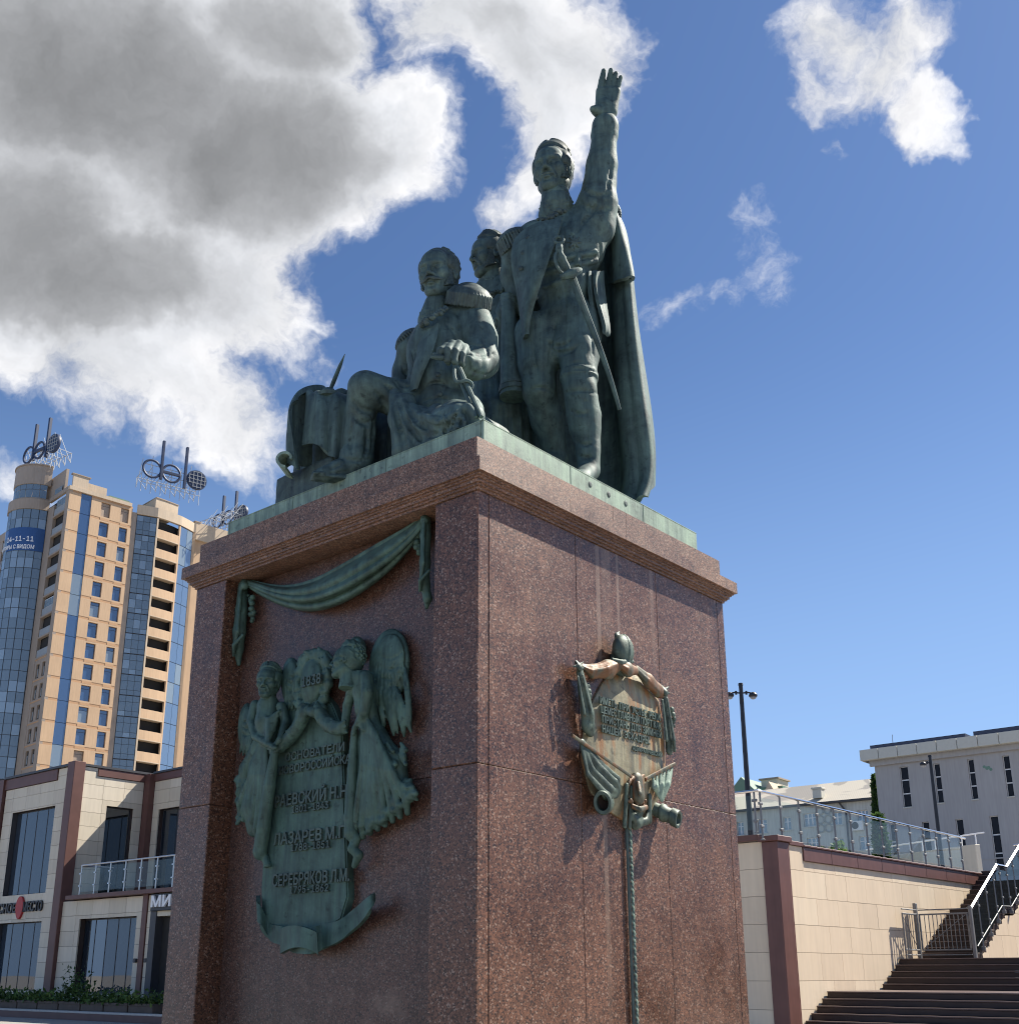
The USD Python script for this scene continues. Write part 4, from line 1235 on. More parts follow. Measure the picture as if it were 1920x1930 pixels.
def writing_stand():
    t = Thing('draped_stand', 'low bronze stand draped with a cloth, beside the seated officer\'s outstretched foot', 'stand', JZ(590, 920, 8.5))
    c = Clay(JZ(530, 940, 8.6) - V(.2, .45, .02), J(680, 735, 8.8) + V(.2, .4, .1), .016)
    ctr = MF(.62, 2.12, ZP + .42)
    c.box(MF(.55, 2.1, ZP + .1), (.36, .36, .14), MF.M, rd=.03, k=.02)
    c.box(MF(.6, 2.1, ZP + .52), (.3, .3, .42), MF.M, rd=.06, k=.05)
    c.warp(lambda P: pits(P, .006, 6))
    t.part('block', c.mesh(), M['bronze_dark'], True)
    drape = cloth([[(572, 741, 8.6), (600, 744, 8.45), (630, 746, 8.4), (662, 748, 8.4), (690, 752, 8.5)],
                   [(582, 752, 8.45), (602, 754, 8.3), (632, 756, 8.27), (664, 758, 8.28), (690, 764, 8.4)],
                   [(580, 800, 8.42), (600, 800, 8.26), (628, 805, 8.24), (660, 806, 8.25), (690, 810, 8.4)],
                   [(576, 842, 8.42), (600, 840, 8.26), (626, 862, 8.25), (655, 872, 8.27), (690, 870, 8.4)]], 50, 70, .03, .02, 3.2, 12, down=False)
    t.part('drape', drape, M['bronze'], 50)
    roll = cloth([[(616, 740, 8.6), (590, 738, 8.52), (570, 744, 8.44), (561, 756, 8.4)], [(600, 742, 8.62), (572, 746, 8.5), (552, 760, 8.42), (548, 778, 8.36)],
                  [(590, 800, 8.6), (556, 806, 8.48), (543, 812, 8.4), (552, 818, 8.34)], [(588, 850, 8.58), (552, 850, 8.46), (542, 850, 8.4), (556, 856, 8.34)], [(585, 880, 8.58), (550, 876, 8.46), (545, 874, 8.4), (560, 884, 8.34)]], 50, 40, .03, .006, 2, 4, down=False)
    t.part('map_sheet', roll, M['bronze'], 50)
    th = np.linspace(0, 1.55 * np.pi, 26)
    ctr = J(534, 873, 8.42)
    rr = np.linspace(.075, .035, 26)
    prof = np.stack([ctr[0] + .045 - rr * np.sin(th) * 1.1, np.full(26, ctr[1]), ctr[2] - .0 - rr * np.cos(th)], 1)
    curl = np.stack([prof + V(0, -.1, 0) + V(-.01, 0, 0), prof + V(.02, .12, .0)], 1)
    t.part('scroll_curl', sheet(curl, .022), M['bronze_plinth'], 50)
    q = jline([(618, 742, 8.35), (624, 730, 8.34), (634, 706, 8.32), (643, 684, 8.3), (650, 667, 8.28)], 30)
    t.part('quill', tube(q, np.interp(np.linspace(0, 1, 30), [0, .1, .3, .7, 1], [.03, .02, .026, .022, .004]), 8, flat=.5), M['bronze'], 40)
    t.part('inkwell', [(lambda m: (m[0] + J(619, 744, 8.36), m[1]))(lathe([(.09, -.03), (.095, 0), (.06, .025), (.05, .045), (.035, .05)], 16))], M['bronze'], 40)


writing_stand()
# ---------------------------------------------------------------- bronze reliefs on the pedestal
LF = Frame(MF(DEEP, 1.82, 0), -eL, eZ)
RF = Frame(MF(0, 0, 0), eR, eZ)


class Relief:
    """pixels on a face of the pedestal, d metres proud of it; everything in the face's own axes"""

    def __init__(self, fr, squash=1.0):
        self.fr, self.sq = fr, squash

    def q(self, px, py, d):
        p = self.fr.pix(px, py, 2, d * self.sq)
        return V(p[0], p[1], d)

    def mesh(self, m):
        v, f = mesh_arrays(m)
        return self.fr.mesh((v * V(1, 1, self.sq), f))

    def m(self, px, py, d=.1):
        return pxm(self.fr.pts(self.fr.pix(px, py, 2, d)))

    def line(self, pts, n):
        return spline([self.q(*p) for p in pts], n)

    def clay(self, pts, pad, h):
        P = np.array([self.q(*p[:3]) for p in pts])
        lo, hi = P.min(0) - pad, P.max(0) + pad
        return Clay(lo, hi, h)

    def chain(self, c, pts, k=.02, **kw):
        P = [self.q(*p[:3]) for p in pts]
        R = [p[3] * self.m(*p[:3]) for p in pts]
        c.chain(P, R, k, **kw)

    def words(self, t, name, text, x0, x1, y, h, d, k, parent=None):
        """raised letters from x0 to x1 on the base line y"""
        m = meshkit.text_mesh(text, h, .022, bold=True)
        v = np.array(m.vertices)
        w = v[:, 0].max() - v[:, 0].min()
        v[:, 0] = x0 + (v[:, 0] - v[:, 0].min()) * (x1 - x0) / w
        v[:, 1] += y
        v[:, 2] += d
        return t.part(name, self.mesh((v, np.array(m.faces))), M[k], False, parent=parent)


def leaves(c, pts, r, n, spread, seed):
    """a garland: overlapping leaf shapes along a line"""
    rg = np.random.default_rng(seed)
    P = np.asarray(pts)
    T = np.gradient(P, axis=0)
    for i in range(n):
        j = rg.integers(0, len(P))
        t = unit(T[j] + rg.normal(0, .25, 3) * np.linalg.norm(T[j]))
        o = np.array([rg.uniform(-1, 1), rg.uniform(-1, 1), rg.uniform(.1, 1)]) * spread
        p = P[j] + o
        c.chain([p - t * r * 1.3, p, p + t * r * 1.6], [r * .3, r * .75, r * .15], k=.004)


def angel_plaque():
    A = Relief(LF)
    q = A.q
    t = Thing('angel_plaque', 'large green bronze plaque with two angels holding a lettered tablet, in the sunk panel', 'plaque', LF(0, 2.8, 0))
    P = lambda name, c, k='bronze_green', sm=True, **kw: t.part(name, LF.mesh(c.mesh() if isinstance(c, Clay) else c), M[k], sm, **kw)
    tp = np.array([(-.29, 3.5), (-.2, 3.6), (.14, 3.6), (.25, 3.5), (.37, 3.3), (.5, 2.1), (.44, 1.95), (.12, 1.83), (-.03, 1.8), (-.3, 1.87), (-.44, 2.03), (-.46, 2.2), (-.46, 3.3)])
    from shapely.geometry import Polygon
    po = Polygon(tp).buffer(.05).buffer(-.05)
    ring = np.array(po.exterior.coords)[:-1]
    v, f = prism(ring, .0, .055)
    v2, f2 = prism(np.array(po.buffer(-.014).exterior.coords)[:-1], .055, .064)
    tablet = t.part('tablet', LF.mesh([(v, f), (v2, f2)]), M['bronze_green'])
    xs = lambda a, b, y: (q(a, y, .065)[0], q(b, y, .065)[0])
    for text, a, b, py, hh in (('ОСНОВАТЕЛИ', 541, 652, 1420, .062), ('НОВОРОССИЙСКА', 529, 664, 1444, .062), ('РАЕВСКИЙ Н.Н.', 521, 662, 1504, .085), ('1801-1843', 553, 622, 1524, .05),
                               ('ЛАЗАРЕВ М.П.', 519, 661, 1578, .085), ('1788-1851', 551, 624, 1597, .05), ('СЕРЕБРЯКОВ Л.М.', 517, 662, 1658, .085), ('1795-1862', 549, 622, 1678, .05)):
        mid = q((a + b) / 2, py, .065)
        A.words(t, 'lettering', text, q(a, py, .065)[0], q(b, py, .065)[0], mid[1] - hh * .35, hh, .062, 'bronze_letters', parent=tablet)
    # medallion in its wreath
    c = A.clay([(555, 1230, .02), (625, 1345, .2)], .1, .009)
    o = q(590, 1285, .1)
    c.ell(o - V(0, 0, .04), (.15, .21, .07), k=.02)
    c.ell(o + V(0, .0, .015), (.12, .175, .05), k=.004)
    th = np.linspace(0, 2 * np.pi, 60)
    leaves(c, np.stack([o[0] + .165 * np.cos(th), o[1] + .215 * np.sin(th), np.full(60, .09)], 1), .045, 110, .026, 3)
    A.chain(c, [(575, 1338, .12, 9), (592, 1342, .16, 10), (608, 1336, .12, 9)], k=.02)
    md = P('medallion', c)
    A.words(t, 'lettering', '1838', q(571, 1283, .165)[0], q(606, 1283, .165)[0], q(588, 1283, .165)[1] - .035, .075, .155, 'bronze_letters', parent=md)
    for side, hand in ((-1, (517, 1412)), (1, (648, 1372))):
        c = A.clay([(505, 1420, .05), (660, 1330, .2)], .1, .011)
        pts = A.line([(*hand, .14), ((hand[0] + 588) / 2 + side * 3, (hand[1] + 1338) / 2 + 12, .13), (588 + side * 12, 1338, .14)], 40)
        c.chain(list(pts), [.04] * 40, k=.02)
        leaves(c, pts, .04, 60, .025, 5 + side)
        P('garland', c)
    # wings
    def wing(name, cx, cy, rx, ry, d, tilt, fe, seed):
        c = A.clay([(cx - rx - 40, cy - ry - 10, 0), (cx + rx + 40, cy + ry + 110, .14)], .06, .011)
        m_ = A.m(cx, cy)
        a = math.radians(tilt)
        R = np.array([[math.cos(a), math.sin(a), 0], [-math.sin(a), math.cos(a), 0], [0, 0, 1]])
        c.ell(q(cx, cy, d), (rx * m_ * 1.5, ry * m_ * 1.12, .055), R, k=.02)
        c.ell(q(cx, cy - ry * .1, d + .04), (rx * m_ * 1.15, ry * m_ * .85, .03), R, k=.008)
        for (x0, y0, x1, y1, r) in fe:
            c.chain(list(A.line([(x0, y0, d + .03), ((x0 + x1) / 2 + 1.5, (y0 + y1) / 2, d + .045), (x1, y1, d + .01)], 8)), np.array([.6, .9, 1, 1, 1, .95, .8, .45]) * r * m_, k=.006, flat=((0, 0, 1), .7))
        for i in range(9):
            f = -1 + i / 4
            c.draw([(cx + f * rx * .5, cy - ry * .25), (cx + f * rx * .75 + 2, cy + ry * .35), (cx + f * rx * .95 + 4, cy + ry * .95)], .007, 0, .006, True, 14, LF.loc)
        for j in range(3):
            c.draw([(cx - rx * .8, cy - ry * (.45 - .3 * j)), (cx, cy - ry * (.2 - .3 * j)), (cx + rx * .8, cy - ry * (.45 - .3 * j))], .006, 0, .006, True, 14, LF.loc)
        return P(name, c)
    wing('wing', 733, 1255, 36, 66, .05, 3, [(706 + 7.2 * i, 1278 + 3 * i, 712 + 12.5 * i, 1342 + 13 * i if i < 3 else 1384 - 1 * i, 7.5) for i in range(6)] + [(716, 1330, 724, 1372, 6), (762, 1260, 773, 1372, 7), (730, 1320, 742, 1386, 7), (748, 1320, 762, 1388, 7)], 1)
    wing('wing', 673, 1222, 13, 22, .05, 20, [], 2)
    wing('wing', 549, 1285, 17, 44, .05, 8, [(540 + 5 * i, 1290, 536 + 7 * i, 1342, 4.5) for i in range(4)], 3)
    wing('wing', 465, 1370, 14, 42, .05, 4, [(462 + 4 * i, 1370, 452 + 6 * i, 1420 + 4 * i, 5) for i in range(4)], 4)
    # the angel on the right
    c = A.clay([(630, 1640, 0), (790, 1255, .3)], .1, .0115)
    A.chain(c, [(664, 1258, .17, 12), (672, 1268, .17, 15), (680, 1278, .17, 17), (688, 1300, .14, 23), (690, 1335, .13, 22)], k=.03)
    A.chain(c, [(690, 1276, .2, 13), (693, 1305, .22, 12), (687, 1342, .21, 10), (676, 1362, .2, 8)], k=.012)
    A.chain(c, [(676, 1362, .2, 7), (668, 1372, .2, 5), (666, 1384, .2, 4)], k=.006)
    A.chain(c, [(680, 1362, .2, 7), (684, 1376, .2, 4)], k=.006)
    A.chain(c, [(668, 1285, .18, 11), (655, 1330, .14, 9), (650, 1366, .15, 8)], k=.012)
    for pts in ([(690, 1335, .1, 22), (705, 1400, .08, 30), (722, 1470, .07, 36), (712, 1520, .06, 36)], [(705, 1390, .1, 24), (742, 1440, .07, 26), (757, 1490, .06, 20), (745, 1525, .05, 16)], [(690, 1400, .1, 18), (690, 1480, .08, 20), (684, 1550, .06, 16)]):
        A.chain(c, pts, k=.04, flat=((0, 0, 1), .75))
    for i in range(8):
        x1 = 668 + 14 * i
        y1 = 1585 - 7.5 * i
        A.chain(c, [(686 + 3 * i, 1345 + 5 * i, .18, 5), (684 + 8 * i, 1440 + 2 * i, .16, 6.5), (x1, y1 - 22, .11, 7.5), (x1 + 2, y1, .08, 6)], k=.012)
    rg = np.random.default_rng(2)
    for i in range(34):
        f = rg.uniform(0, 1)
        x, y = 690 + 86 * f + rg.uniform(-8, 8), 1560 - 70 * f + rg.uniform(-16, 10)
        A.chain(c, [(x, y - 12, .1, 5), (x + rg.uniform(-5, 8), y, .12, 6), (x + rg.uniform(0, 12), y + 6, .09, 4)], k=.006)
    for i in range(16):
        x, y = 735 + rg.uniform(-15, 22), 1435 + rg.uniform(-35, 45)
        A.chain(c, [(x, y, .13, 4), (x + rg.uniform(2, 12), y + rg.uniform(5, 16), .14, 4.5)], k=.008)
    hd, hr = head_sculpt(LF.pts(q(655, 1248, .21)), unit(V(.1, .1, 1)), unit(LF.w * .55 - LF.u * .7 - eZ * .45), 1.02, dict(seed=31, top=.012, line=.062, whisk=2, wave=6, locks=80))
    body = t.part('angel', [LF.mesh(c.mesh()), hd], M['bronze_green'], True)
    t.part('hair', hr, M['bronze_green'], True, parent=body)
    # the angel on the left
    c = A.clay([(435, 1640, 0), (560, 1300, .3)], .1, .0115)
    A.chain(c, [(508, 1312, .18, 9), (506, 1330, .15, 20), (506, 1360, .14, 24), (508, 1392, .13, 20)], k=.03)
    A.chain(c, [(482, 1330, .15, 11), (474, 1360, .17, 9), (482, 1388, .2, 8), (505, 1402, .22, 6.5), (518, 1410, .22, 5)], k=.01)
    A.chain(c, [(530, 1332, .14, 10), (538, 1360, .12, 8), (528, 1395, .18, 7), (516, 1408, .2, 5)], k=.01)
    for i in range(5):
        A.chain(c, [(486 + 2 * i, 1340 + 9 * i, .19, 3), (506, 1356 + 9 * i, .225, 4), (526 - 2 * i, 1340 + 9 * i, .18, 3)], k=.012)
    for pts in ([(505, 1395, .1, 18), (490, 1450, .08, 24), (478, 1520, .07, 24), (480, 1560, .06, 18)], [(488, 1400, .08, 14), (464, 1450, .06, 14), (456, 1500, .05, 12)]):
        A.chain(c, pts, k=.04, flat=((0, 0, 1), .75))
    for i in range(7):
        x1, y1 = 452 + 8 * i, 1535 + 11 * i
        A.chain(c, [(490 + 2 * i, 1400, .16, 4), (474 + 5 * i, 1460, .14, 6), (x1, y1 - 20, .1, 7), (x1, y1, .07, 5)], k=.01)
    for i in range(16):
        x, y = 455 + rg.uniform(-8, 14), 1490 + rg.uniform(-60, 60)
        A.chain(c, [(x, y, .08, 4), (x + rg.uniform(-8, 4), y + rg.uniform(5, 14), .09, 4.5)], k=.006)
    hd, hr = head_sculpt(LF.pts(q(506, 1287, .19)), unit(V(.05, -.1, 1)), unit(LF.w * .8 + LF.u * .5 - eZ * .25), 1.0, dict(seed=37, top=.014, line=.06, whisk=3, wave=6, locks=80))
    body = t.part('angel', [LF.mesh(c.mesh()), hd], M['bronze_green'], True)
    t.part('hair', hr, M['bronze_green'], True, parent=body)
    # long rolled edges of the robes
    for pts in ([(518, 1418, .16, 8), (508, 1480, .15, 11.5), (497, 1560, .13, 13), (490, 1606, .11, 13.5), (489, 1612, .11, 10)], [(668, 1380, .17, 7), (664, 1450, .15, 9.5), (660, 1540, .13, 12), (662, 1572, .12, 13), (663, 1578, .12, 9)]):
        c = A.clay([(480, 1620, 0), (530, 1400, .2)] if pts[0][0] < 600 else [(640, 1640, 0), (690, 1360, .2)], .08, .0105)
        A.chain(c, pts, k=.012)
        if pts[0][0] > 600:
            A.chain(c, [(672, 1580, .1, 10), (664, 1600, .12, 9), (676, 1612, .1, 9), (668, 1632, .08, 6)], k=.01)
        else:
            A.chain(c, [(500, 1618, .08, 8), (505, 1632, .08, 7), (498, 1645, .06, 5)], k=.01)
        P('robe_fold', c)
    # ribbon below
    rb = [[(487, 1688, .05), (492, 1715, .1), (510, 1740, .05), (530, 1746, .1), (548, 1752, .06), (566, 1748, .12), (590, 1748, .12), (610, 1742, .06), (634, 1738, .1), (660, 1722, .06), (684, 1702, .12), (703, 1684, .09)]]
    top = [A.q(*p) for p in rb[0]]
    off = [40, 36, 34, 36, 42, 50, 50, 46, 40, 36, 34, 14]
    bot = [A.q(p[0] + 2, p[1] + o, p[2] + .01) for p, o in zip(rb[0], off)]
    g = grid_spline([top, bot], 14, 120)
    P('ribbon', sheet(g[::-1], .03), sm=40)
    g2 = grid_spline([[A.q(532, 1752, .13), A.q(552, 1745, .17), A.q(575, 1748, .18), A.q(598, 1758, .15)], [A.q(532, 1798, .12), A.q(552, 1788, .17), A.q(575, 1787, .18), A.q(600, 1800, .14)]], 10, 30)
    P('ribbon', sheet(g2[::-1], .035), sm=40)


angel_plaque()


def swag():
    A = Relief(LF)
    t = Thing('bronze_swag', 'green bronze cloth swag with two hanging ends under the cornice, above the angels', 'swag', LF(0, 4.5, 0))
    P = lambda name, c, k='bronze_green', sm=True, **kw: t.part(name, LF.mesh(c.mesh() if isinstance(c, Clay) else c), M[k], sm, **kw)
    top = [(466, 1094, .05), (530, 1106, .06), (600, 1090, .07), (690, 1040, .07), (760, 1000, .06), (799, 972, .05)]
    bot = [(463, 1101, .05), (520, 1134, .06), (592, 1149, .07), (668, 1122, .07), (740, 1066, .06), (800, 990, .05)]
    rows = []
    for f in np.linspace(0, 1, 9):
        bulge = .11 * math.sin(math.pi * min(f * .9 + .1, 1)) + .022 * math.cos(f * 21)
        rows.append([A.q(a[0] + (b[0] - a[0]) * f, a[1] + (b[1] - a[1]) * f, a[2] + bulge * math.sin(math.pi * (.12 + .76 * i / 5))) for i, (a, b) in enumerate(zip(top, bot))])
    g = grid_spline(rows, 60, 90)
    P('festoon', sheet(g[::-1], .03), sm=True)
    for pts, kn in (([(803, 976, .08, 9), (802, 1010, .09, 10), (801, 1060, .09, 10), (800, 1100, .08, 10), (806, 1128, .06, 8), (804, 1145, .05, 4)], (800, 975)), ([(458, 1104, .08, 9), (455, 1150, .09, 11), (451, 1190, .09, 12), (449, 1222, .07, 10), (450, 1252, .05, 4)], (461, 1098))):
        c = A.clay([p[:3] for p in pts], .12, .0095)
        A.chain(c, pts, k=.02)
        A.chain(c, [(pts[0][0] - 4, pts[0][1], .13, 3.5), (pts[2][0] - 3, pts[2][1], .15, 4), (pts[3][0] - 8, pts[3][1] + 6, .12, 4)], k=.01)
        A.chain(c, [(pts[3][0] + 9, pts[3][1] - 25, .13, 3), (pts[3][0] - 8, pts[3][1] - 6, .16, 4), (pts[3][0] - 9, pts[3][1] + 14, .12, 3)], k=.008)
        A.chain(c, [(kn[0], kn[1] - 8, .08, 7), (kn[0], kn[1] + 6, .12, 8)], k=.01)
        P('hanging_end', c)
        cord = A.line([(pts[0][0] - 14 if kn[0] > 600 else pts[0][0] + 12, pts[0][1] + 18, .06), (pts[0][0] - 18 if kn[0] > 600 else pts[0][0] + 16, pts[0][1] + 40, .07), (pts[0][0] - 16 if kn[0] > 600 else pts[0][0] + 15, pts[0][1] + 66, .05)], 14)
        P('tassel', beads(cord, .022, .008, 3))


swag()


def shield_plaque():
    A = Relief(RF, .6)
    q = A.q
    t = Thing('shield_plaque', 'weathered bronze shield with raised lettering, cannon muzzles, flags and a helmet on the sunlit face', 'plaque', RF(1.6, 3.2, 0))
    P = lambda name, c, k='bronze_olive', sm=True, **kw: t.part(name, A.mesh(c.mesh() if isinstance(c, Clay) else c), M[k], sm, **kw)
    # back plate with a convex lettered face
    out = [(1168, 1262), (1205, 1276), (1243, 1318), (1254, 1380), (1256, 1440), (1245, 1500), (1222, 1540), (1192, 1553), (1155, 1528), (1118, 1490), (1102, 1430), (1106, 1380), (1120, 1328), (1142, 1284)]
    pl = np.array([q(x, y, .05)[:2] for x, y in out])
    from shapely.geometry import Polygon
    po = Polygon(pl).buffer(.06).buffer(-.05)
    cx, cy = po.centroid.x, po.centroid.y
    n, k = 72, 9
    ex = np.array([po.exterior.interpolate(i / n, True).coords[0] for i in range(n)])
    vs, fs = [], []
    for j in range(k + 1):
        s = 1 - j / k
        z = .03 + .075 * (1 - s * s) ** .5 if s < 1 else .03
        vs.append(np.stack([cx + (ex[:, 0] - cx) * s, cy + (ex[:, 1] - cy) * s, np.full(n, z if j else .025)], 1))
    vs.append(np.stack([ex[:, 0], ex[:, 1], np.zeros(n)], 1))
    v = np.vstack(vs)
    for j in range(k):
        for i in range(n):
            a, b = j * n + i, j * n + (i + 1) % n
            fs += [(a, b, b + n), (a, b + n, a + n)]
    o = (k + 1) * n
    for i in range(n):
        a, b = i, (i + 1) % n
        fs += [(o + a, o + b, b), (o + a, b, a)]
    fs = np.array(fs)
    if Polygon(ex).exterior.is_ccw is False:
        fs = fs[:, ::-1]
    tb = t.part('tablet', A.mesh((v, fs)), M['bronze_tablet'], 50)
    for text, a, b, ya, hh in (('ИМЕТЬ  ПРИ  УСТЬЕ  РЕКИ', 1129, 1241, 1335, .052), ('ЦЕМЕС ГЛАВНЫЙ ПОРТ КАК', 1131, 1243, 1352, .052), ('ПРИСТАНЬ ДЛЯ ЗИМНЕЙ', 1133, 1244, 1369, .052), ('НАШЕЙ  ЭСКАДРЫ.', 1133, 1222, 1384, .052), ('АДМИРАЛ РАЕВСКИЙ', 1190, 1245, 1416, .032)):
        mid = q((a + b) / 2, ya, .1)
        A.words(t, 'lettering', text, q(a, ya, .1)[0], q(b, ya, .1)[0], mid[1] - hh * .6, hh, .098, 'bronze_letters', parent=tb)
    # helmet with its spike
    c = A.clay([(1140, 1260, .0), (1200, 1188, .26)], .06, .0085)
    A.chain(c, [(1168, 1250, .06, 26), (1170, 1228, .12, 22)], k=.03)
    o = q(1173, 1226, .14)
    c.ell(o, (.105, .12, .1), k=.01)
    A.chain(c, [(1165, 1212, .1, 8), (1162, 1198, .1, 5), (1167, 1191, .11, 2)], k=.02)
    for a in (.1, .75):
        th = np.linspace(-1.3, 1.5, 12)
        c.chain([o + V(math.sin(a) * .108 * math.cos(x), .122 * math.sin(x), math.cos(a) * .104 * math.cos(x)) for x in th], [.009] * 12, k=.004)
    A.chain(c, [(1152, 1243, .17, 4), (1172, 1248, .22, 5), (1192, 1247, .17, 4)], k=.006)
    P('helmet', c, 'bronze_olive')
    # cloth swags and hanging sleeves
    for pts in ([(1096, 1256, .09, 6), (1116, 1266, .11, 13), (1145, 1262, .14, 18), (1162, 1254, .16, 13)], [(1165, 1250, .17, 9), (1182, 1262, .18, 14), (1198, 1264, .16, 8)], [(1200, 1262, .14, 8), (1222, 1284, .13, 14), (1240, 1302, .11, 13), (1249, 1310, .1, 7)]):
        c = A.clay([p[:3] for p in pts], .12, .008)
        A.chain(c, pts, k=.03)
        for f in (-.6, -.1, .4):
            A.chain(c, [(x, y + r * f * .8, d + r * .004 * (1 - abs(f)), r * .28) for x, y, d, r in pts], k=.012)
        P('swag', c, 'bronze_rust')
    for pts, kn in (([(1093, 1268, .1, 9), (1099, 1300, .11, 13), (1107, 1345, .11, 16), (1108, 1368, .1, 16), (1112, 1378, .09, 12)], (1090, 1255)), ([(1252, 1312, .1, 7), (1257, 1350, .1, 9), (1262, 1395, .1, 11), (1261, 1415, .09, 9)], (1251, 1302))):
        c = A.clay([p[:3] for p in pts] + [(*kn, .15)], .12, .0085)
        A.chain(c, pts, k=.02)
        A.chain(c, [(pts[0][0] + 5, pts[0][1] + 5, .16, 3), (pts[2][0] + 8, pts[2][1], .18, 4), (pts[3][0] + 10, pts[3][1], .15, 4)], k=.01)
        A.chain(c, [(pts[0][0] - 4, pts[0][1] + 8, .16, 3), (pts[2][0] - 6, pts[2][1], .17, 4)], k=.01)
        A.chain(c, [(kn[0] - 4, kn[1] - 6, .1, 5), (kn[0] + 3, kn[1] + 4, .15, 7)], k=.008)
        for a in range(5):
            A.chain(c, [(*kn, .14, 4), (kn[0] + 12 * math.cos(a * 1.26 + .5), kn[1] + 11 * math.sin(a * 1.26 + .5), .12, 1.5)], k=.006)
        P('hanging_cloth', c, 'bronze_olive')
        P('tassel', beads(A.line([(pts[0][0] + 14, pts[0][1] + 28, .1), (pts[0][0] + 17, pts[0][1] + 44, .1), (pts[0][0] + 19, pts[0][1] + 56, .09)], 8), .02, .006, 4), 'bronze_olive')
    # flags on crossed staffs
    for fs_, sd in (([(1078, 1386), (1115, 1412), (1152, 1438), (1190, 1464)], 0), ([(1272, 1440), (1254, 1449), (1235, 1459), (1216, 1469)], 1)):
        P('flagstaff', tube(A.line([(x, y, .15) for i, (x, y) in enumerate(fs_)], 12), .014, 8), 'bronze_rust', 40)
    c = A.clay([(1090, 1395, .05), (1180, 1500, .16)], .1, .009)
    for i in range(6):
        f = i / 5
        A.chain(c, [(1098 - 4 * f, 1397 + 3 * f, .12, 4), (1108 + 24 * (1 - f), 1448 + 12 * f - 10 * (1 - f), .13 + .02 * (i % 2), 5), (1142 + 22 * (1 - f), 1480 + 20 * f - 12 * (1 - f), .14 + .03 * (i % 2), 6 + 3 * f), (1160 + 6 * (1 - f), 1494 - 8 * (1 - f) + 6 * f, .12, 5)], k=.014)
    A.chain(c, [(1104, 1415, .07, 9), (1128, 1460, .07, 16), (1155, 1490, .07, 14)], k=.05)
    P('flag', c, 'bronze_olive')
    c = A.clay([(1215, 1440, .05), (1272, 1520, .16)], .1, .009)
    for i in range(6):
        f = i / 5
        A.chain(c, [(1266 - 36 * (1 - f), 1447 + 16 * (1 - f), .13, 3.5), (1260 - 28 * (1 - f), 1478 + 6 * (1 - f), .14 + .02 * (i % 2), 5), (1247 - 10 * (1 - f), 1508 - 16 * (1 - f), .12, 5)], k=.01)
    P('flag', c, 'bronze_plinth')
    # mask, cannon muzzles, anchor
    c = A.clay([(1180, 1455, .05), (1225, 1530, .25)], .06, .008)
    A.chain(c, [(1200, 1472, .12, 17), (1202, 1500, .13, 18)], k=.03)
    A.chain(c, [(1203, 1478, .2, 6), (1206, 1496, .25, 6)], k=.02)
    for x, y in ((1196, 1482), (1213, 1484)):
        c.ell(q(x, y, .22), (.02, .014, .03), k=.008, cut=True)
    A.chain(c, [(1194, 1508, .22, 3), (1206, 1512, .25, 3), (1216, 1508, .21, 3)], k=.005, cut=True)
    rg = np.random.default_rng(4)
    for i in range(36):
        a = rg.uniform(0, 6.28)
        x, y = 1203 + 20 * math.cos(a), 1490 + 26 * math.sin(a)
        A.chain(c, [(x, y, .14, 3.5), (x + 7 * math.cos(a + .6), y + 7 * math.sin(a + .6), .12, 1.5)], k=.006)
    A.chain(c, [(1192, 1520, .14, 5), (1206, 1526, .2, 6), (1218, 1522, .14, 5)], k=.008)
    P('lion_mask', c, 'bronze_rust')
    for (x, y), (dx, dy), r in (((1141, 1511), (-.7, -.15), .072), ((1244, 1530), (.22, -.2), .06)):
        p = q(x, y, .06)
        ax = unit(V(dx, dy, .62))
        seg = [(.9, -.16), (.92, 0), (1.15, .015), (1.18, .05), (1.0, .07), (.95, .13), (1.16, .14), (1.2, .2), (1.1, .215), (.78, .213), (.72, .1)]
        v, f = lathe([(r * a_, b_) for a_, b_ in seg], 22)
        e1 = unit(np.cross(ax, V(0, 1, .1)))
        P('cannon_muzzle', (p + v[:, :1] * e1 + v[:, 1:2] * np.cross(ax, e1) + v[:, 2:] * ax, f), 'bronze_olive', 35)
        v, f = lathe([(r * .74, .1), (r * .74, .105)], 22)
        P('bore', (p + v[:, :1] * e1 + v[:, 1:2] * np.cross(ax, e1) + v[:, 2:] * ax, f), 'joint')
    c = A.clay([(1165, 1475, .03), (1235, 1568, .2)], .07, .008)
    A.chain(c, [(1181, 1480, .13, 5), (1177, 1556, .1, 6)], k=.006)
    A.chain(c, [(1190, 1484, .12, 4), (1186, 1560, .09, 5)], k=.006)
    A.chain(c, [(1190, 1535, .1, 8), (1202, 1552, .1, 9), (1218, 1548, .09, 7), (1222, 1530, .08, 4)], k=.015)
    A.chain(c, [(1200, 1530, .07, 16), (1196, 1552, .06, 13)], k=.02)
    A.chain(c, [(1224, 1500, .1, 5), (1224, 1548, .08, 6)], k=.01)
    P('anchor', c, 'bronze_olive')
    z0 = q(1186, 1560, .05)
    z1 = q(1196, 1930, .05)
    L = np.linspace(z0[1], -.2, 620)
    x0 = z0[0]
    P('rod', tube([V(x0 - .016, z0[1], .03), V(x0 - .016, -.2, .03)], .016, 10), 'bronze_dark', 40)
    for ph in (0, math.pi):
        a = L * 110 + ph
        P('rope_strand', tube(np.stack([x0 + .01 + .008 * np.cos(a), L, .05 + .008 * np.sin(a)], 1), .009, 6), 'bronze_plinth' if ph else 'bronze', True)


shield_plaque()
# ---------------------------------------------------------------- the buildings on the left
from shapely.geometry import Polygon, box as sbox
from shapely import affinity

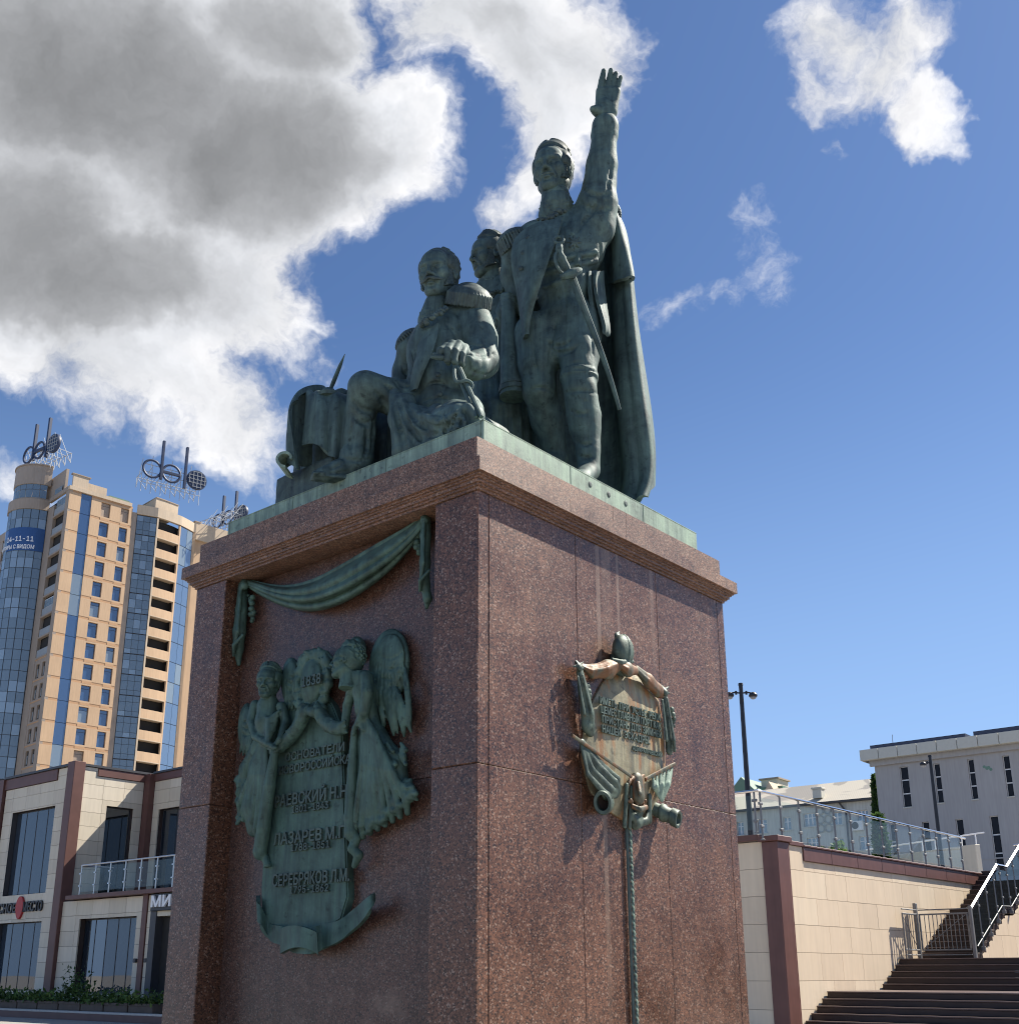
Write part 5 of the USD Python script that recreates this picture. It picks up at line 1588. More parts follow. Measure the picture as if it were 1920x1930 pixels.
M['orange'] = plain('orange', (.57, .39, .24), .75, var=.07, scale=.25, streak=.1)
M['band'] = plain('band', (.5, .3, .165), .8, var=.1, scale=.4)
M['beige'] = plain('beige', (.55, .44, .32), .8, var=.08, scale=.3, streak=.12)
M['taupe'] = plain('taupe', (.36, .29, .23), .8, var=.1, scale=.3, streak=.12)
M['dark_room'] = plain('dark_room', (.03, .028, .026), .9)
M['frame_dark'] = plain('frame_dark', (.05, .05, .055), .5)
M['frame_white'] = plain('frame_white', (.7, .7, .7), .5)
M['rail_grey'] = plain('rail_grey', (.3, .32, .33), .6)
M['pane_blue'] = glass_pane('pane_blue', (.2, .3, .45), .12, (.035, .075, .17), .06, .9)
M['pane_grey'] = glass_pane('pane_grey', (.3, .35, .38), .1, (.12, .15, .165), .08, .9)
M['pane_pale'] = glass_pane('pane_pale', (.3, .35, .38), .16, (.18, .22, .24), .1, .95)
M['pane_sky'] = glass_pane('pane_sky', (.2, .3, .45), .2, (.09, .14, .22), .06, .9)
M['loggia'] = plain('loggia', (.11, .085, .065), .85, scale=.6, var=.25)
M['pane_dark'] = glass_pane('pane_dark', (.15, .17, .2), .12, (.012, .015, .018), .02, .85)
M['sign_blue'] = plain('sign_blue', (.03, .045, .09), .5)
M['banner_blue'] = plain('banner_blue', (.03, .09, .24), .6)
M['white_paint'] = plain('white_paint', (.78, .78, .78), .5, var=.04)
M['steel_white'] = plain('steel_white', (.42, .44, .46), .6)
M['green_roof'] = plain('green_roof', (.13, .22, .16), .6, var=.1)


def clad(t, fr, axis, plane, rect, holes, tw, th, name, k, out, thick=.03, g=.006, x0=None, off=.5, seed=0, ks=None, parent=None):
    """tiles over a wall plane; axis 0: plane u = const, a runs along v; axis 1: plane v = const, a runs along u; out: +1 or -1 outward"""
    a0, a1, z0, z1 = rect
    hs = [sbox(*(h[0], h[2], h[1], h[3])).buffer(g) for h in holes]
    rg = random.Random(seed)
    r = 0
    z = z0
    while z < z1 - .02:
        zt = min(z + th, z1)
        a = (x0 if x0 is not None else a0) - (off * tw if r % 2 else 0)
        while a < a1 - .02:
            lo, hi = max(a, a0), min(a + tw, a1)
            if hi - lo > .03:
                po = sbox(lo + g, z + g, hi - g, zt - g)
                for h in hs:
                    po = po.difference(h)
                for p in getattr(po, 'geoms', [po]):
                    if p.is_empty or p.area < .01 or p.geom_type != 'Polygon':
                        continue
                    v, f = prism(np.array(p.exterior.coords)[:-1], 0, thick)
                    d = plane + out * (v[:, 2] + rg.uniform(0, .004))
                    v = np.stack([d, v[:, 0], v[:, 1]], 1) if axis == 0 else np.stack([v[:, 0], d, v[:, 1]], 1)
                    t_ = np.array(v)[f]
                    vol = np.einsum('ij,ij->i', t_[:, 0], np.cross(t_[:, 1], t_[:, 2])).sum()
                    if vol < 0:
                        f = f[:, ::-1]
                    t.part(name, fr.mesh((v, f)), M[k if ks is None else rg.choice(ks)], parent=parent)
            a += tw
        z = zt
        r += 1


def frame_at(px, py, Y, ang):
    o = at(px, py, Y)
    o[2] = 0
    return Frame(o, V(math.sin(ang), math.cos(ang), 0), V(-math.cos(ang), math.sin(ang), 0))


TF = frame_at(132, 923, 150, math.radians(46.1))


def tower():
    t = Thing('apartment_tower', 'tall orange apartment tower with blue glass strips, rounded glazed bay and curved balconies', 'building', TF(6, 6, 0))
    P = lambda name, m, k, **kw: t.part(name, TF.mesh(m), M[k], **kw)
    FH = 3.08
    ZT_ = 68.3                                        # eaves of the lit face
    zf = [ZT_ - FH * i for i in range(22)]
    s = .882
    c = [0, 2.0 * s, 3.82 * s, 5.52 * s, 7.15 * s, 9.0 * s, 10.45 * s, 9.75]
    P('core', box(.5, 9.2, .5, 40, 0, ZT_ - .2), 'dark_room')
    # lit right face: plain strips, the glazed strip, two columns of windows
    for i, (a, b) in enumerate(((c[0], c[1]), (c[2], c[3]), (c[4], c[5]), (c[6], c[7]))):
        for k in range(21):
            P('wall_panel', box(a, b, 0, .45, zf[k + 1] + .19, zf[k] - .19), 'orange')
            P('floor_band', box(a + .01, b - .01, .03, .45, zf[k] - .189, zf[k] + .189), 'band')
    for j, (a, b) in enumerate(((c[3], c[4]), (c[5], c[6]))):
        for k in range(17):
            zt, zb = zf[k] - .42 - .0, zf[k] - 2.66
            P('wall_panel', box(a, b, .002, .45, zt, zf[k] + .42), 'orange')
            P('floor_band', box(a + .01, b - .01, -.006, .01, zf[k] - .189, zf[k] + .189), 'band')
            f = P('window', box(a, b, .3, .36, zb, zt), 'frame_dark')
            shut = (k, j) in ((0, 0), (0, 1), (12, 0), (14, 1))
            P('pane', box(a + .06, b - .06, .285, .299, zb + .05, zt - .52), 'taupe' if shut else ('pane_blue' if (k * 7 + j) % 5 else 'pane_pale'), parent=f)
            P('pane', box(a + .06, b - .06, .285, .299, zt - .46, zt - .06), 'taupe' if shut else 'pane_blue', parent=f)
    for k in range(17):
        P('glazed_strip', box(c[1] + .03, c[2] - .03, .1, .14, zf[k + 1] + .03, zf[k] - .03), 'pane_pale' if k in (4, 5, 12, 16) else 'pane_blue')
    # cornice, parapet
    P('parapet', box(-.15, 9.5, -.2, .4, ZT_ + .1, ZT_ + .65), 'beige')
    P('parapet', box(.3, 2.6, .0, .35, ZT_ + .66, ZT_ + 2.6), 'beige')
    P('roof_edge', box(.1, 2.9, -.1, .55, ZT_ + 2.61, ZT_ + 2.75), 'taupe')
    P('roof_block', box(2.9, 5.9, 1.0, 6, ZT_ + .3, ZT_ + 2.3), 'beige')
    P('roof_block', box(6.2, 9.4, .6, 5, ZT_ + .3, ZT_ + 1.2), 'green_roof')
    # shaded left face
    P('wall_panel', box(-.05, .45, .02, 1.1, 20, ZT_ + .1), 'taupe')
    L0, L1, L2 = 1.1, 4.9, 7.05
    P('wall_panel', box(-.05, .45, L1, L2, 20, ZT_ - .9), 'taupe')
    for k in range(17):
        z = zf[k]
        if k < 8:
            P('floor_band', box(-.1, .4, L0, L1, z - 3.0, z - 2.75), 'taupe')
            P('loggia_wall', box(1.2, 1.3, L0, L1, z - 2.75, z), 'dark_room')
            P('balcony_panel', box(.02, .08, L0 + .1, L1 - .1, z - 2.74, z - 1.65), 'rail_grey')
            if k in (0, 5):
                f = P('window', box(.1, .16, L0 + .1, L1 - .6, z - 1.64, z - .35), 'frame_white')
                for i in range(4):
                    P('pane', box(.085, .1, L0 + .2 + i * .78, L0 + .92 + i * .78, z - 1.55, z - .45), 'pane_pale', parent=f)
        else:
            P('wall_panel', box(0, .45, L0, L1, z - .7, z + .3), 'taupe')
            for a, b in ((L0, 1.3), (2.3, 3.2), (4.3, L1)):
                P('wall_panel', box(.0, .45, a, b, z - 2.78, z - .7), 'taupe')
            for a, b in ((1.3, 2.3), (3.2, 4.3)):
                f = P('window', box(.25, .3, a, b, z - 2.78, z - .7), 'frame_dark')
                P('pane', box(.235, .249, a + .08, b - .08, z - 2.7, z - .78), 'pane_dark', parent=f)
                P('pane', box(.2, .23, b - .3, b - .06, z - 2.5, z - 1.3), 'rail_grey', parent=f)
            P('floor_band', box(-.04, .3, L0, L1, z - .09, z + .09), 'band')
    # rounded glass bay
    cy, R = 11.05, 4.05
    th = np.linspace(math.radians(92), math.radians(268), 12)
    arc = lambda r, a: (r * math.cos(a), cy + r * math.sin(a))
    n = 40
    P('bay_core', (lambda q: (np.array([[*arc(R - .1, a), z] for z in (0, ZT_ - 1.2) for a in np.linspace(math.radians(90), math.radians(270), n)]), np.array([(i, i + n, i + n + 1) for i in range(n - 1)] + [(i, i + n + 1, i + 1) for i in range(n - 1)])))(0), 'frame_dark')
    rg = random.Random(3)
    nf = 13
    for k in range(nf):
        for (za, zb) in ((zf[k] - 4.25, zf[k] - 2.75), (zf[k] - 2.71, zf[k] - 1.25)):
            for i in range(11):
                a, b = th[i] + .012, th[i + 1] - .012
                kk = 'pane_grey' if rg.random() < .8 else 'pane_pale'
                if k == 1 and za > zf[k] - 3 or k == 2 and za < zf[k] - 3 and False:
                    kk = 'pane_blue'
                pa, pb, qa, qb = arc(R, a), arc(R, b), arc(R - .05, a), arc(R - .05, b)
                P('glass_pane', prism([pb, pa, qa, qb][::-1] if True else 0, za, zb), kk)

    def ringwall(name, r0, r1, z0, z1, k, a0=90, a1=270, m=28):
        an = np.radians(np.linspace(a0, a1, m))
        po = [arc(r1, a) for a in an] + [arc(r0, a) for a in an[::-1]]
        P(name, prism(po, z0, z1), k)
    ringwall('bay_cornice', R - .5, R + .15, ZT_ - 1.25, ZT_ + .35, 'taupe')
    ringwall('penthouse_wall', R - .9, R - .25, ZT_ + 2.9, ZT_ + 5.9, 'taupe', 60, 270)
    ringwall('penthouse_wall', R - .9, R - .25, ZT_ + .36, ZT_ + .7, 'taupe', 90, 270)
    for i in range(9):
        a0, a1 = 120 + i * 16, 120 + (i + 1) * 16 - 1
        ringwall('penthouse_glass', R - .45, R - .38, ZT_ + .71, ZT_ + 2.0, 'pane_grey', a0, a1, 3)
        ringwall('penthouse_glass', R - .45, R - .38, ZT_ + 2.06, ZT_ + 2.89, 'pane_grey', a0, a1, 3)
    ringwall('penthouse_wall', R - .9, R - .25, ZT_ + .71, ZT_ + 2.89, 'taupe', 60, 119, 8)
    ringwall('roof_edge', .05, R - .1, ZT_ + 5.91, ZT_ + 6.1, 'taupe', 60, 270)
    P('penthouse_wall', box(.2, .6, 2.6, cy - 1.9, ZT_ + .66, ZT_ + 4.3), 'taupe')
    P('parapet', box(-.1, .3, .5, 7, ZT_ + .1, ZT_ + .75), 'taupe')
    P('glass_rail', box(.0, .03, 3.0, 5.5, ZT_ + .76, ZT_ + 1.7), 'pane_pale')
    # face beyond the bay
    P('wall_panel', box(-.05, .45, cy + R, cy + R + 2.0, 0, ZT_ - 1), 'taupe')
    for k in range(17):
        z = zf[k]
        P('floor_band', box(-.1, .4, cy + R + 2, 30, z - 3.05, z - 2.72), 'taupe')
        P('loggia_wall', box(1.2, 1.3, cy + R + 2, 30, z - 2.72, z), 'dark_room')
        P('balcony_panel', box(.02, .08, cy + R + 2.1, 24, z - 2.7, z - 1.6), 'rail_grey')
    P('parapet', box(-.1, .45, cy + R, 32, ZT_ - 1.2, ZT_ + .2), 'taupe')
    P('wall_panel', box(-.05, .45, 24, 26, 0, ZT_ - 1.2), 'taupe')
    # curved balcony bay on the right: plan follows directions seen in the street
    ang = [64, 64, 42, 39, 36, 33, 25, 22, 60]
    lens = [.85, 3.0, 1.35, 1.35, 1.35, .25, 1.5, 1.4, .4]
    p = np.array([9.6, .1])
    path = [p]
    for a, L in zip(ang, lens):
        d = math.radians(a - 46.1)
        p = p + L * np.array([math.cos(d), -math.sin(d)])
        path.append(p)
    path = np.array(path)
    ZB_ = ZT_ - .9

    def seg(i, z0, z1, d0, d1, k, name, e0=0.0, e1=0.0, parent=None):
        a, b = path[i], path[i + 1]
        d = unit(b - a)
        nrm = np.array([d[1], -d[0]])
        a, b = a + d * e0, b - d * e1
        return P(name, prism([a + nrm * d1, b + nrm * d1, b + nrm * d0, a + nrm * d0][::-1], z0, z1), k, parent=parent)

    def strip(i0, i1, z0, z1, d0, d1, k, name):
        pts = path[i0:i1 + 2]
        T = np.gradient(pts, axis=0)
        T /= np.linalg.norm(T, axis=1, keepdims=True)
        nn = np.stack([T[:, 1], -T[:, 0]], 1)
        P(name, prism(np.vstack([pts + nn * d1, (pts + nn * d0)[::-1]]), z0, z1), k)
    seg(0, 10, ZB_ + .3, -.3, .0, 'taupe', 'wall_panel')
    P('bay_core', prism(np.vstack([path[1:] + np.array([-.6, 1.0]), [[path[-1][0], 8], [9.7, 8]]]), 0, ZB_), 'dark_room')
    strip(1, 8, ZB_ + .1, ZB_ + 1.6, -.4, .12, 'beige', 'parapet')
    P('roof_block', prism(np.vstack([path[2:6] + np.array([0, 1.0]), [[path[5][0], 5], [path[2][0], 5]]]), ZB_ + 1.61, ZB_ + 3.6), 'beige')
    P('roof_edge', prism(np.vstack([path[2:6] + np.array([0, .9]), [[path[5][0] + .1, 5.1], [path[2][0] - .1, 5.1]]]), ZB_ + 3.61, ZB_ + 3.75), 'taupe')
    for k in range(16):
        z = ZB_ - FH * k
        for j in range(3):
            for (za, zb) in ((z - 3.03, z - 2.35), (z - 2.3, z - 1.0), (z - .95, z - .1)):
                kk = ['pane_grey', 'pane_grey', 'pane_grey', 'pane_pale', 'pane_grey', 'pane_grey', 'pane_grey'][(k * 3 + j * 5 + int(za * 7)) % 7]
                seg(1, za, zb, -.06, .0, kk, 'glass_pane', .1 + j * .95, 3.0 - .1 - .9 - j * .95)
        seg(1, z - 3.1, z - 3.04, -.05, .03, 'frame_dark', 'floor_band')
        strip(2, 4, z - 3.02, z - 1.72, -.12, .02, 'orange', 'balcony_parapet')
        strip(2, 4, z - 3.15, z - 3.03, -1.4, .06, 'beige', 'balcony_slab')
        seg(5, z - 3.1, z, -.3, .03, 'orange', 'wall_panel')
        for i in (6, 7):
            seg(i, z - 3.04, z - .05, -.06, .0, 'pane_pale' if (k + i) % 7 == 0 else 'pane_sky', 'glass_pane', .03, .03)
    seg(1, 0, ZB_, -.12, -.08, 'frame_dark', 'bay_wall')
    for i in (6, 7):
        seg(i, 0, ZB_, -.12, -.08, 'frame_dark', 'bay_wall')
    seg(8, 0, ZB_ + .2, -.3, .05, 'orange', 'wall_panel')
    seg(2, 0, ZB_, -.3, .05, 'beige', 'wall_panel', 0, 1.1)
    P('loggia_wall', prism([path[2] + (0, 1.3), path[5] + (0, 1.3), path[5] + (0, 1.4), path[2] + (0, 1.4)][::-1], 0, ZB_), 'loggia')
    # wing beyond the bay, its roof storey stepping out
    q = path[-1]
    P('wall_panel', box(q[0] + .2, q[0] + 6, q[1] + 1.2, 8, 0, ZT_ - 1.6), 'orange')
    P('parapet', box(q[0] + .25, q[0] + 6.3, q[1] + .7, 8, ZT_ - 1.59, ZT_ + 1.3), 'beige')
    P('roof_edge', box(q[0] + .1, q[0] + 1.2, q[1] + .6, 8, ZT_ + 1.31, ZT_ + 1.45), 'taupe')
    P('loggia_wall', box(q[0] + 2.6, q[0] + 5.0, q[1] + 1.15, q[1] + 1.19, ZT_ - 4.5, ZT_ - 1.9), 'dark_room')
    # printed banner on the rounded bay
    zb1, zb0 = zf[1] - .95 - .2, zf[2] - 1.65
    an = np.linspace(th[6], th[11], 20)
    g = np.array([[[*arc(R + .05, a), z] for a in an] for z in np.linspace(zb0, zb1, 4)])
    bn = P('banner', sheet(g, .02), 'banner_blue')
    for text, z, h, a0, a1 in (('14-11-11', zf[1] - 3.3, .75, th[6] + .0, th[11] - .35), ('КВАРТИРЫ С ВИДОМ', zf[1] - 4.45, .6, th[4], th[11] - .3)):
        m = meshkit.text_mesh(text, h, .03, bold=True)
        v = np.array(m.vertices)
        x = (v[:, 0] - v[:, 0].min()) / np.ptp(v[:, 0])
        a = a0 + (a1 - a0) * x
        r = R + .07 + v[:, 2]
        P('lettering', (np.stack([r * np.cos(a), cy + r * np.sin(a), z + v[:, 1]], 1), np.array(m.faces)), 'white_paint', parent=bn)
    return path, ZB_, ZT_, cy, R


T_PATH, T_ZB, T_ZT, T_CY, T_R = tower()


def delo(p0, d, up, sc, label, back):
    """roof lettering: ring with a tall stem, barred ring, stem, gridded disc, on a white lattice frame"""
    d = unit(d)
    w = unit(np.cross(d, up))
    fr = Frame(p0, d, up, w)
    t = Thing('roof_sign', label, 'sign', p0, group=None)
    Rr, st = 1.42 * sc, 3.1 * sc
    ring = lambda cx, cz, r: tube(np.stack([cx + r * np.cos(np.linspace(0, 6.2832, 33)), cz + r * np.sin(np.linspace(0, 6.2832, 33)), np.zeros(33)], 1), .19 * sc, 8, caps=False)
    P = lambda n, m, k, **kw: t.part(n, fr.mesh(m), M[k], 40, **kw)
    z = 0
    x = Rr
    P('letter_d', [ring(x, z, Rr), cbox(x + Rr - .14 * sc, x + Rr + .26 * sc, z - Rr, z + 5.2 * sc, -.25, .25, .05)], 'sign_blue')
    x = x + st
    P('letter_e', [ring(x, z, Rr), cbox(x - Rr, x + Rr, z - .22 * sc, z + .22 * sc, -.2, .2, .05)], 'sign_blue')
    x = x + st * .72
    P('letter_l', cbox(x - .2 * sc, x + .2 * sc, z - Rr * 1.35, z + 5.2 * sc, -.25, .25, .05), 'sign_blue')
    x = x + st * .62
    v, f = lathe([(Rr * 1.12, -.25), (Rr * 1.18, 0), (Rr * 1.12, .25)], 32)
    v = v + V(x, z, 0)
    o = P('letter_o', (v, f), 'sign_blue')
    for k in range(-2, 3):
        h = Rr * math.sqrt(max(1.1 - (k * .45) ** 2, .1))
        P('grid_bar', [cbox(x + k * .45 * Rr - .05, x + k * .45 * Rr + .05, z - h, z + h, -.32, .32, .02), cbox(x - h, x + h, z + k * .45 * Rr - .045, z + k * .45 * Rr + .045, -.31, .31, .02)], 'rail_grey', parent=o)
    tr = []
    n = 7
    D = 2.6 * back
    H = 1.8 * sc
    for i in range(n):
        a = i / (n - 1) * (x + Rr * .5)
        hh = H + (2.0 * sc if i % 2 else 1.2 * sc)
        tr += [tube([V(a, -Rr - 2.6 * sc, .35 * back), V(a, -Rr + hh * .6, .35 * back)], .06, 5), tube([V(a, -Rr - 1.2 * sc, D), V(a, -Rr + H * .3, D)], .06, 5), tube([V(a, -Rr + hh, .35 * back), V(a, -Rr - 1.1 * sc, D)], .05, 5),
               tube([V(a, -Rr + H * .3, D), V(a, -Rr + H * .3, .35 * back)], .05, 5)]
        if i:
            b = (i - 1) / (n - 1) * (x + Rr * .5)
            tr += [tube([V(b, -Rr - 1.1 * sc, .35 * back), V(a, -Rr + H, .35 * back)], .05, 5), tube([V(b, -Rr + H * .3, D), V(a, -Rr - 1.1 * sc, D)], .045, 5)]
    for hz, dd in ((-Rr - 1.0 * sc, .35), (-Rr + H * .5, .35), (-Rr + H * 1.2, .35), (-Rr + H * .3, 2.6)):
        tr.append(tube([V(0, hz, dd * back), V(x + Rr * .6, hz, dd * back)], .055, 5))
    P('lattice_frame', tr, 'steel_white')


def sign_on(px, py, u0, ddir, sc, label, back, Y):
    p = at(px, py, Y)
    delo(p, ddir, eZ, sc, label, back)


_p = TF.loc(at(271, 882, 151))
sign_on(270, 879, 0, TF.u * .95 - TF.v * .12, 1.02, 'dark blue ring-and-stem letters on white lattice above the curved balconies', -1, 163)
sign_on(45, 862, 0, -TF.v * .9 + TF.u * .15, .92, 'dark blue ring-and-stem letters above the rounded glass bay, seen edge-on', -1, 158)
sign_on(402, 985, 0, TF.u * -.1 + -TF.v * .6 + TF.u * .2, .8, 'roof letters seen from behind, partly cut off by the bronze plinth edge', 1, 172)


SF = frame_at(144, 1438, 50, TH)
M['cream'] = plain('cream', (.62, .55, .43), .65, var=.05, scale=1.2, streak=.08)
M['cream_b'] = plain('cream_b', (.58, .51, .4), .65, var=.05, scale=1.2, streak=.08)
M['cream_c'] = plain('cream_c', (.66, .585, .465), .65, var=.05, scale=1.2, streak=.08)
CREAMS = ['cream', 'cream', 'cream_b', 'cream_c']
M['maroon'] = plain('maroon', (.12, .055, .045), .5, var=.15, scale=2.0)
M['shop_glass'] = glass_pane('shop_glass', (.3, .36, .4), .04, (.03, .036, .042), .015, .8)
M['rail_glass'] = glass_pane('rail_glass', (.95, .98, .965), -.05, (.3, .36, .34), .02, .05)
M['steel'] = plain('steel', (.55, .56, .57), .3, metal=.9, var=.06)
M['steel_dull'] = plain('steel_dull', (.2, .2, .2), .5, metal=.3, var=.1)


def shop():
    t = Thing('shopping_building', 'two-storey cream tiled shop building with maroon pilasters and tall dark windows', 'building', SF(4, 4, 0))
    P = lambda name, m, k, **kw: t.part(name, SF.mesh(m), M[k], **kw)
    ZR, TZ = 10.58, 4.74
    # masses behind the tiles
    P('core', box(1.0, 16, .5, 16, 0, ZR - .3), 'dark_room')
    P('core', box(1.0, 16, -15, .5, 0, TZ - .3), 'dark_room')
    P('core', box(4.7, 16, -15, .5, TZ - .3, ZR - .3), 'dark_room')
    # left front (plane u = 0)
    A_win = [(1.43, 5.3, 5.0, 8.81), (1.46, 5.4, .9, 3.78)]
    for (a0, a1, z0, z1) in A_win:
        f = P('window', box(.25, .3, a0, a1, z0, z1), 'frame_dark')
        n = 4
        for i in range(n):
            w = (a1 - a0) / n
            P('pane', box(.235, .249, a0 + i * w + .04, a0 + (i + 1) * w - .04, z0 + .04, z1 - .04), 'shop_glass', parent=f)
        P('reveal', box(.0, .24, a1 - .002, a1 + .15, z0, z1), 'frame_dark', parent=f)
    clad(t, SF, 0, 0.06, (.42, 6.2, .2, ZR - .12), [(a, b, c, d) for a, b, c, d in A_win] + [(1.45, 6.3, 9.95, 11)], 1.25, .62, 'tile', 'cream', -1, .06, x0=.42, off=0, seed=1, ks=CREAMS)
    P('wall_backing', box(.07, .24, .3, 1.43, 0, ZR - .15), 'joint')
    P('wall_backing', box(.07, .24, 1.43, 7, 3.79, 4.98), 'joint')
    P('wall_backing', box(.07, .24, 1.43, 7, 8.82, ZR - .15), 'joint')
    P('wall_backing', box(.07, .24, 5.5, 7, 0, ZR - .2), 'joint')
    P('parapet_band', box(-.06, .4, 1.46, 6.3, 9.97, ZR - .12), 'maroon')
    P('roof_edge', box(-.14, .5, .0, 6.3, ZR - .1, ZR), 'frame_dark')
    P('pilaster', box(-.14, .5, 6.3, 7.2, 0, ZR - .1), 'maroon')
    clad(t, SF, 0, .4, (7.25, 14, .2, ZR - .12), [], 1.25, .62, 'tile', 'cream', -1, .06, x0=7.25, off=0, seed=9, ks=CREAMS)
    P('wall_backing', box(.42, .6, 7.2, 14, 0, ZR - .15), 'joint')
    # corner pilaster
    P('pilaster', cbox(-.18, .36, -.2, .4, 0, ZR + .06, .02), 'maroon')
    # return wall (plane v = 0), sunlit above the terrace
    B_win = [(1.66, 3.02, TZ, 8.83)]
    clad(t, SF, 1, -.02, (.36, 3.45, TZ, ZR - .12), B_win + [(1.05, 3.6, 10.1, 11)], 1.05, .62, 'tile', 'cream', -1, .06, x0=.36, off=0, seed=2, ks=CREAMS)
    P('wall_backing', box(.3, 1.66, -.01, .2, 0, ZR - .15), 'joint')
    P('wall_backing', box(3.02, 3.5, -.01, .2, 0, ZR - .15), 'joint')
    P('wall_backing', box(1.66, 3.02, -.01, .2, 8.83, ZR - .15), 'joint')
    f = P('window', box(1.66, 3.02, .15, .2, TZ, 8.83), 'frame_dark')
    P('pane', box(1.72, 2.96, .13, .149, TZ + .05, 8.77), 'pane_dark', parent=f)
    P('parapet_band', box(1.06, 3.7, -.13, .3, 10.12, ZR - .12), 'maroon')
    P('roof_edge', box(.36, 3.9, -.16, .5, ZR - .1, ZR), 'frame_dark')
    P('pilaster', box(3.47, 4.05, -.5, .2, 0, ZR - .1), 'maroon')
    # upper back wall (plane u = LB)
    LB = 3.72
    D_win = [(-4.5, -.98, TZ + .3, 8.8)]
    clad(t, SF, 0, LB + .1, (-14, -.52, TZ, ZR - .45), D_win, 1.25, .62, 'tile', 'cream', -1, .06, x0=-.52 - 1.25 * 12, off=0, seed=3, ks=CREAMS)
    P('wall_backing', box(LB + .12, LB + .5, -15, -4.5, TZ, ZR - .3), 'joint')
    P('wall_backing', box(LB + .12, LB + .5, -4.5, 0, 8.81, ZR - .3), 'joint')
    P('wall_backing', box(LB + .12, LB + .5, -.98, 0, TZ, ZR - .3), 'joint')
    f = P('window', box(LB + .3, LB + .35, -4.5, -.98, TZ + .3, 8.8), 'frame_dark')
    for i in range(3):
        P('pane', box(LB + .285, LB + .299, -4.45 + i * 1.16, -4.45 + (i + 1) * 1.16 - .08, TZ + .35, 8.75), 'pane_dark', parent=f)
    P('parapet_band', box(LB - .02, LB + .5, -15, -.5, ZR - .44, ZR - .1), 'maroon')
    P('roof_edge', box(LB - .1, LB + .6, -15, -.5, ZR - .09, ZR), 'frame_dark')
    # ground floor under the terrace (plane u = 0, towards the monument)
    C_win = [(-5.95, -1.68, .85, 3.77)]
    f = P('window', box(.3, .35, -5.95, -1.68, .85, 3.77), 'frame_dark')
    for i in range(5):
        w = 4.27 / 5
        P('pane', box(.285, .299, -1.68 - (i + 1) * w + .04, -1.68 - i * w - .04, .9, 3.72), 'pane_dark' if i < 2 else 'shop_glass', parent=f)
    clad(t, SF, 0, .06, (-6.36, -.2, .2, TZ - .18), C_win, 1.25, .62, 'tile', 'cream', -1, .06, x0=-6.36, off=0, seed=4, ks=CREAMS)
    clad(t, SF, 0, .06, (-7.1, -6.7, .2, TZ - .18), [], 1.25, .62, 'tile', 'cream', -1, .06, x0=-7.1, off=0, seed=5, ks=CREAMS)
    P('pilaster', box(-.06, .4, -6.69, -6.37, 0, TZ - .15), 'maroon')
    P('wall_backing', box(.07, .28, -1.68, 0, 0, TZ - .15), 'joint')
    P('wall_backing', box(.07, .28, -7.1, -5.95, 0, TZ - .15), 'joint')
    P('wall_backing', box(.07, .28, -5.95, -1.68, 3.78, TZ - .15), 'joint')
    P('terrace_edge', box(-.35, 4, -15, -.95, TZ - .16, TZ), 'maroon')
    P('doorway', box(.2, .9, -15, -7.12, 0, 3.7), 'dark_room')
    P('door_head', box(-.1, .3, -15, -7.12, 3.71, TZ - .17), 'cream')
    P('pilaster', box(-.14, .2, -7.5, -7.11, 0, TZ - .17), 'frame_dark')
    for py in (1824,):
        for a in (-6.2, -6.95):
            P('wall_lamp', cbox(-.12, .0, a - .08, a + .08, 2.0, 2.16, .02), 'frame_dark')
    return ZR, TZ


S_ZR, S_TZ = shop()


def shop_rail():
    t = Thing('balcony_railing', 'glass and steel railing along the shop terrace above the ground floor window', 'railing', SF(-.1, -5, S_TZ))
    P = lambda name, m, k, **kw: t.part(name, SF.mesh(m), M[k], **kw)
    z0, z1 = S_TZ, S_TZ + 1.22
    P('handrail', tube([V(-.2, -1.75, z1), V(-.2, -14, z1)], .035, 8), 'steel')
    P('handrail', tube([V(-.2, -1.75, z1), V(.2, -1.75, z1), V(1.3, -1.75, z1)], .035, 8), 'steel')
    for i in range(11):
        a = -1.78 - i * 1.12
        p = P('post', [tube([V(-.2, a, z0), V(-.2, a, z1)], .03, 8), box(-.26, -.14, a - .05, a + .05, z0 + .35, z0 + .4), box(-.26, -.14, a - .05, a + .05, z0 + .85, z0 + .9)], 'steel')
        P('glass_panel', box(-.206, -.194, a - 1.07, a - .05, z0 + .12, z1 - .12), 'rail_glass')


shop_rail()


